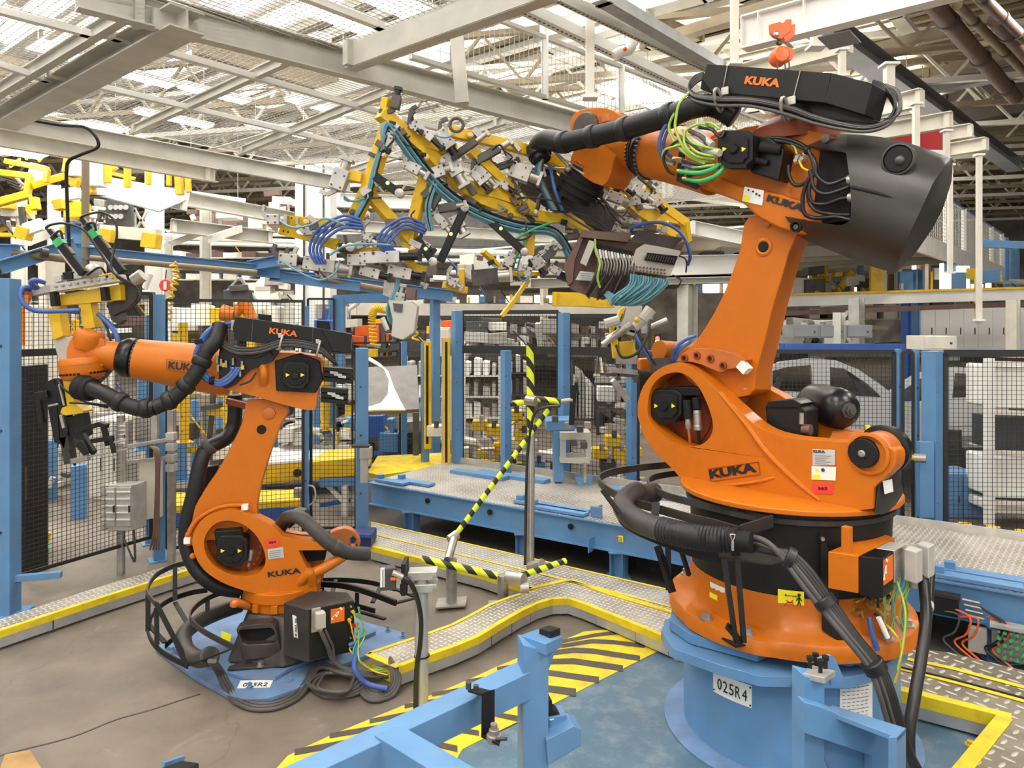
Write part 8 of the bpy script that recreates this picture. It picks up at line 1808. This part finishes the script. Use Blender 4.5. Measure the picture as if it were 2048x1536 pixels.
MB().prism([R(1120,865,8.1),R(1182,865,8.1),R(1182,880,8.1),R(1120,880,8.1)],V((0,.3,0))).build('grey_table','grey_machine',fx,bevel=.01); MB().prism([R(1120,915,8.1),R(1180,915,8.1),R(1180,928,8.1),R(1120,926,8.1)],V((0,.3,0))).build('grey_table','grey_machine',fx,bevel=.01)
for x in(1126,1176): MB().bar(R(x,878,8.15),R(x,918,8.15),.06).build('strut','grey_machine',fx)
MB().cyl(R(1170,925,8.1),R(1170,965,8.1),.02).build('rod','alu',fx); MB().prism([R(1150,955,8.1),R(1186,955,8.1),R(1180,975,8.1),R(1158,975,8.1)],V((0,.2,0))).build('blue_foot','blue',fx)
for x,y in((1135,850),(1160,858),(1175,850),(1110,838),(1148,885),(1168,890)): MB().hexa(R(x,y,8.0),V((.035,0,0)),V((0,.04,0)),UP*.035).build('clamp','alu' if x%2 else 'dark_steel',fx,bevel=.008)
random.seed(12)
for i,(x,y,m_) in enumerate(((1030,830,'yellow'),(1050,845,'yellow'),(1045,870,'yellow'),(960,850,'yellow'),(1225,880,'yellow'),(1240,905,'yellow'),(870,860,'cream'),(1200,905,'yellow'),(985,860,'yellow'),(1060,890,'grey_machine'),(1075,930,'blue'),(1215,930,'dark_steel'))):
    o=thing('machine_block',['yellow clamp block low behind the striped pole','yellow clamp block on the rack right of the pole base','lower yellow block beside the steel post','small yellow block in the dark part rack','yellow block left of the large robot ring','yellow bin at the foot of the large robot ring','cream box on stand between the light curtains','yellow panel under the spot tool','yellow part right of the white part rack','grey block beside the blue fixture','blue block under the blue fixture','dark block under the spot tool'][i],'block',tuple(R(x,y,10)))
    MB().hexa(R(x,y,9.8),V((.10,0,0)),V((0,.12,0)),UP*.07).build('body',m_,o,bevel=.01); MB().hexa(R(x+3,y-12,9.7),V((.03,0,0)),V((0,.03,0)),UP*.05).build('clamp','alu' if i%2 else 'dark_steel',o,bevel=.006)
cab('cream sign cabinet with red and blue labels behind the blue post',876,655,898,712,12,.3,'cream',1)
for i,(x,y) in enumerate(((985,658),(1172,680),(1205,650),(1216,672))): 
    o=thing('notice_sheet','pale notice sheet on the dark hoods, '+('leftmost','second','topmost right','right lower')[i],'sign',tuple(R(x,y,14))); MB().prism([R(x-7,y-7,14),R(x+7,y-7,14),R(x+7,y+7,14),R(x-7,y+7,14)],V((0,.02,0))).build('sheet','label_grey',o); MB().bar(R(x-5,y-2,13.98),R(x+4,y-2,13.98),.02).build('print_line','text_grey',o)
o=thing('signal_lamp','red and green signal lamp left of the large robot link arm','lamp',tuple(R(1315,685,13))); MB().ball(R(1315,677,13),.04,8).build('red_lens','led_red',o); MB().ball(R(1315,684,13),.045,8).build('green_lens','led_green',o); MB().hexa(R(1315,681,13.08),V((.06,0,0)),V((0,.03,0)),UP*.12).build('housing','black',o)
# --- right mezzanine
Am=G(1848,490,4.0); Bm=G(2004,545,4.0); dm=(Bm-Am).normalized(); lm=V((-dm.y,dm.x,0)); Lm=(Bm-Am).length
mz=thing('mezzanine','pale steel mezzanine platform with mesh railing behind the counterweight','platform',tuple(Am))
MB().bar(Am-dm*6,Bm,.08,.42).build('fascia_beam','beam_pale',mz); MB().bar(Bm,Bm+lm*22,.08,.42).build('fascia_beam','beam_grey',mz); MB().bar(Am+lm*9,Bm+lm*9,.3,.4).build('fascia_beam','beam_grey',mz)
for i in range(9): MB().bar(Am+dm*Lm*i/8-lm*0,Am+dm*Lm*i/8+lm*22,.14,.26).build('joist','cream' if i%2 else 'beam_grey',mz)
mb=MB(); mb.hexa(Am+dm*(Lm/2-2)+lm*11+UP*.22,dm*(Lm/2+2),lm*11,UP*.02); mb.build('deck','beam_pale',mz)
mb=MB()
for i in range(60): p=Am+dm*Lm*i/60+UP*.2; mb.bar(p,p+UP*1.1,.012,.012)
for i in range(12): mb.bar(Am+UP*(.2+.09*i),Bm+UP*(.2+.09*i),.01,.01)
mb.build('railing_mesh','mesh_galv',mz)
for i in range(6): p=Am+dm*Lm*i/5+UP*.2; MB().bar(p,p+UP*1.15,.09,.09).build('railing_post','beam_pale',mz)
MB().bar(Am+UP*1.35,Bm+UP*1.35,.06,.06).build('handrail','blue_dusty',mz)
for i in range(3): p=Bm+dm*(1+i*1.6)+UP*-.9; MB().bar(p,p+UP*2.2,.12,.12).build('blue_post','blue',mz)
# gantry clutter on the long beams
random.seed(77)
for i in range(110):
    x=random.choice([random.uniform(1385,1480),random.uniform(1600,1980),random.uniform(900,1240)]); d=random.uniform(16.5,22)
    y1=586 if x>1300 else 606; hgt=random.uniform(18,60) if x>1300 else random.uniform(6,18)
    m_=random.choice(['yellow','cream','cream','beam_pale','blue','tan_roof','glow_dim','glow_dim'])  # some uprights glow by emission: brightness put into the material, no lamps
    o=MB().bar(R(x,y1,d),R(x,y1-hgt,d),random.choice([.06,.09,.14,.3]),.1).build('gantry_part',m_,bevel=.01); tag(o,'upright part of the distant gantry on the long beams, some faintly glowing','machine part','distant gantry uprights')
for i in range(110):
    x=random.choice([random.uniform(1540,2040),random.uniform(60,580),random.uniform(660,1280)]); d=random.uniform(17,30); y=random.uniform(560,720) if x>680 else random.uniform(380,720)
    m_=random.choice(['yellow','cream','beam_pale','white','grey_machine','cream','dark_steel','brown_metal'])
    o=MB().bar(R(x,y,d),R(x+random.uniform(20,90),y+random.uniform(-4,4),d),random.uniform(.06,.25),random.uniform(.08,.3)).build('gantry_part',m_,bevel=.01); tag(o,'lying part of distant machinery far behind the fences','machine part','distant machinery far behind the fences')
cab('white partition with panels behind the car bodies',1562,640,1700,690,15,.3,'white',6,'partition','partition_wall'); cab('white partition at the right behind the grey rack',1840,615,2070,705,17,.3,'white',8,'partition','partition_wall')
cab('dark grey hood behind the link arm at right',1585,650,1745,676,13,.5,'steel_girder',3,'machine','machine_hood'); cab('beige box on the fence line right of the blue column',1845,672,1914,700,12,.5,'cream',1,'box','electrical_box')
for i,(x0,x1,y0,y1,d) in enumerate(((330,590,495,560,17),(60,200,560,700,15),(340,600,600,760,14),(480,720,760,880,14),(1540,1800,560,640,22))):
    rack(['shelving with mixed machine parts left of the white column','machine line behind the small robot gripper','white and grey machine line behind the forearm','machine line right of the small robot link arm','distant rack above the car bodies'][i],x0,x1,y0,y1,d,1.2,'beam_grey' if i!=2 else 'beam_pale',3,('white','cream','dark_steel','grey_machine','yellow' if i!=0 else 'brown_metal'),7,seed=i,ip='machine_part')
cab('purple brown duct housing behind the grey mezzanine beams',380,425,590,470,19,1.5,'brown_metal',4,'duct','duct_housing'); cab('dark duct housing behind the gripper jaws',662,425,1130,500,21,1.5,'dark_steel',6,'duct','duct_housing')
def fixture(label,x0,y0,x1,y1,d,mats,n=14,seed=1,s_=.12):
    random.seed(seed*7+int(x0)); r=thing('machine_fixture',label,'machine',tuple(R((x0+x1)/2,y1,d)))
    MB().bar(R(x0,y1,d),R(x1,y1,d),.12,.08).build('base_beam',mats[0],r,bevel=.01)
    for i in range(n):
        x=random.uniform(x0,x1); y=random.uniform(y0,y1); k=random.random(); m_=random.choice(mats); c=R(x,y,d+random.uniform(-.2,.3)); z=random.uniform(.4,1.3)*s_
        if k<.4: MB().hexa(c,V((z,0,random.uniform(-.02,.02))),V((0,z,0)),UP*z*random.uniform(.3,1)).build('block',m_,r,bevel=.01)
        elif k<.7: MB().bar(c,R(x+random.uniform(-12,12),y1,d),z*.5,z*.5).build('support_bar',m_,r,bevel=.004)
        elif k<.85: MB().cyl(c,c+V((random.uniform(-1,1)*z*3,0,random.uniform(-1,1)*z*2)),z*.35,n=10).build('cylinder',m_,r,angle=30)
        else: MB().tube([c,c+V((z,-.05,-z)),c+V((z*2,0,-z*2.5))],.014,6,4).build('cable',random.choice(['black','hose_blue','yellow']),r,angle=80)
    return r
YB=['yellow','yellow','dark_steel','cream']; MX=['grey_machine','dark_steel','alu','beam_pale','cream']; BL=['blue','dark_steel','alu','blue_deep']
for i,(x0,y0,x1,y1,d,m_,t) in enumerate(((352,770,470,900,10.4,YB,'yellow fixture with bent bars under the small robot forearm hose'),(60,760,135,900,10,MX,'pale machine parts behind the black slides of the gripper'),(165,690,235,830,10.5,MX+['yellow'],'mixed fixture behind the small robot wrist'),(55,930,140,1060,9.5,YB+['blue'],'low yellow and blue fixture behind the far left fence'),(410,900,470,950,9.6,YB,'low yellow fixture left of the link arm'),(560,840,700,895,10.5,MX+['yellow'],'parts lying on the transfer table'),(640,600,700,700,14,MX+BL,'tall mixed machine right of the white clad column'),(700,830,845,905,12,BL+['dark_steel'],'dark fixture under the fender table'),(925,860,1010,925,10.6,YB+MX,'mixed fixture behind the tall mesh fence, low left'),(1020,780,1060,930,10.2,YB+MX,'yellow and grey fixture behind the striped tube'),(1090,870,1290,960,10.5,MX+['yellow'],'long low fixture behind the blue assembly fixture'),(1200,760,1282,860,10.2,MX,'grey clamp fixture left of the large robot ring'),(1190,700,1270,760,9.8,MX+['dark_steel'],'clamps below the spot tool'),(1880,860,1975,950,10,['dark_steel','dark_body','alu','white'],'dark parts under the second car body'),(670,430,780,500,16,MX,'grey machinery behind the gripper jaws'),(860,500,1100,560,16,MX,'machinery behind the lower gripper arm'),(125,395,205,470,14,MX+['yellow'],'machinery behind the slanted cylinders'),(470,560,590,610,15,MX,'white and grey machinery above the forearm'),(215,560,300,600,14,MX+['yellow'],'machinery between gripper and white column'),(1378,500,1480,560,17,MX+['yellow'],'cream machinery left of the link arm'),(1590,540,1800,590,18,YB+['blue','cream'],'yellow gantry machinery above the long pale beam'),(1830,545,2040,590,18,YB+['cream','blue'],'gantry machinery at the right above the pale beam'),(1560,640,1700,690,14,MX,'grey machine parts in front of the white partition'),(940,640,1110,700,14,['dark_steel','grey_machine','alu','cream'],'dark machinery behind the tall fence'),(700,640,900,700,15,['dark_steel','blue','yellow','grey_machine','hoist_orange'],'colourful machinery above the fender table'),(0,395,60,470,14,YB+MX,'yellow machinery at the left edge'),(300,400,590,470,17,MX+['brown_metal'],'grey machinery between the mezzanine beams'))): fixture(t,x0,y0,x1,y1,d,m_,16 if x1-x0<130 else 26,i+1,.10 if d<12 else .2)
# --- cars
def car(label,dx,dy,d,sc=1.0,fl=1):
    r=thing('car',label,'car',tuple(R(1660+dx,905+dy,d)))
    def q(l,o=0): return [R(1660+dx+(x-1660)*sc*fl,800+dy+(y-800)*sc,d+o) for x,y in l]
    out=[(1505,760),(1530,738),(1560,724),(1615,717),(1670,720),(1715,738),(1760,768),(1800,800),(1850,812),(1880,830),(1885,870),(1870,905),(1840,905),(1820,880),(1795,872),(1770,885),(1755,908),(1560,908),(1550,885),(1525,872),(1505,885)]
    w1=[(1545,742),(1575,734),(1622,730),(1628,785),(1545,782)]; w2=[(1660,734),(1690,738),(1735,768),(1765,795),(1662,790)]; w3=[(1512,758),(1536,744),(1536,782),(1512,780)]
    MB().prism(q(out),V((0,.06,0)),[q(w1),q(w2),q(w3)]).build('side_panel','silver_body',r,bevel=.01); MB().prism(q(out,1.6),V((0,.06,0)),[q(w1,1.6),q(w2,1.6),q(w3,1.6)]).build('far_side_panel','silver_body',r)
    tp=[(1530,740),(1560,726),(1615,719),(1670,722),(1712,738)]; A_=q(tp,.03);B_=q(tp,1.6); k=len(A_); MB().add(A_+B_,[(i,i+1,k+i+1,k+i) for i in range(k-1)]).build('roof','silver_body',r,recalc=False)
    tp=[(1770,798),(1850,812),(1882,832)]; A_=q(tp,.03);B_=q(tp,1.6); MB().add(A_+B_,[(0,1,4,3),(1,2,5,4)]).build('bonnet','silver_body',r,recalc=False)
    for l in ([(1545,780),(1560,748),(1568,748),(1556,782)],[(1695,742),(1712,750),(1735,792),(1722,792)],[(1512,782),(1765,795),(1765,806),(1512,794)]): MB().prism(q(l,.08),V((0,.04,0))).build('inner_frame','dark_body',r)
    MB().prism(q([(1505,840),(1755,850),(1755,854),(1505,844)],-.005),V((0,.01,0))).build('crease','alu',r); MB().prism(q([(1560,905),(1755,905),(1755,912),(1560,912)]),V((0,1.6,0))).build('floor_pan','dark_body',r)
    for x in(1530,1795): MB().cyl(*q([(x,900)],.1),*q([(x,900)],.3),.28,n=20).build('wheel_arch_liner','dark_body',r)
car('silver unpainted car body behind the fence right of the link arm',0,0,9.6); car('second silver car body behind the first at the right',215,10,11.2,.92,-1)
cab('black skid conveyor under the car bodies',1540,912,1800,945,9.4,1.2,'dark_steel',5,'conveyor','skid_conveyor'); cab('black skid conveyor under the second car body',1880,895,2060,935,9.8,1,'dark_steel',4,'conveyor','skid_conveyor')
for i,x in enumerate((1560,1640,1720,1910,1985)): post(['dark support post under the car body, leftmost','dark support post under the car body, second','dark support post under the car body, third','dark support post under the second car, left','dark support post under the second car, right'][i],x,9.6,.05,.9,.12,'dark_steel')
rk=thing('grey_rack','pale grey steel rack with white panels behind the right fence panel','rack',tuple(R(2010,1060,8.2)))
for x in(1978,2120): MB().bar(R(x,716,8.1),R(x,1075,8.1),.09,.07).build('upright','beam_pale',rk,bevel=.004)
for y0,y1 in((730,820),(915,1000),(1005,1030)): MB().prism([R(1985,y0,8.15),R(2110,y0+6,8.15),R(2110,y1,8.15),R(1985,y1-4,8.15)],V((0,.5,0))).build('white_panel','beam_pale',rk,bevel=.03)
for y in(726,824,905,1005): MB().bar(R(1980,y,8.1),R(2120,y+5,8.1),.06,.05).build('shelf_beam','cream',rk)
MB().prism([R(1988,835,8.3),R(2110,835,8.3),R(2110,898,8.3),R(1988,898,8.3)],V((0,.4,0))).build('dark_bay','dark_body',rk)
cab('blue machine box low behind the right fence panel',1886,948,1965,1045,8.6,.5,'blue',2,'machine','machine_box')
hz_=thing('hazard_kerb','yellow and black striped kerb behind the right fence','kerb',tuple(R(1970,1062,8))); MB().bar(R(1885,1052,8.0),R(2100,1078,7.7),.10,.12).build('striped_bar','hazard_bar',hz_,bevel=.006); MB().bar(R(1885,1064,8.05),R(2100,1090,7.75),.06,.1).build('base','dark_steel',hz_)
cur=thing('red_curtain','red and white welding curtain behind the hanging rails at right','curtain',tuple(R(1830,330,10)))
MB().prism([R(1775,262,10),R(1886,258,10),R(1888,300,10),R(1785,298,10)],V((0,.02,0))).build('red_cloth','fabric_red',cur); MB().prism([R(1785,298,10),R(1888,300,10),R(1890,330,10),R(1840,330,10)],V((0,.02,0))).build('white_cloth','white',cur)
o=thing('yellow_tag','tiny yellow block on top of the large robot housing rear','tag',tuple(R(1735,857,4.2))); MB().hexa(R(1735,855,4.4),V((.013,0,0)),V((0,.01,0)),UP*.013).build('block','label_yellow',o); MB().bar(R(1735,858,4.4),R(1735,866,4.4),.006).build('pin','dark_steel',o)
# ---------------- camera, light
cam_d=bpy.data.cameras.new('camera'); cam_o=bpy.data.objects.new('camera',cam_d); COL.objects.link(cam_o)
cam_o.location=CAM; cam_o.rotation_euler=(PI/2,0,0); cam_d.sensor_width=36; cam_d.lens=F/2048*36; cam_d.shift_y=-(768-HY)/2048; cam_d.clip_end=300; cam_d.clip_start=.05
SC.camera=cam_o
SC.view_settings.view_transform='Standard'; SC.view_settings.look='None'; SC.view_settings.gamma=1; SC.view_settings.exposure=0.95
SC.cycles.max_bounces=7; SC.cycles.diffuse_bounces=3; SC.cycles.glossy_bounces=3
w=bpy.data.worlds.new('world'); SC.world=w; w.use_nodes=True
w.node_tree.nodes['Background'].inputs[0].default_value=(1.0,.97,.92,1); w.node_tree.nodes['Background'].inputs[1].default_value=.62
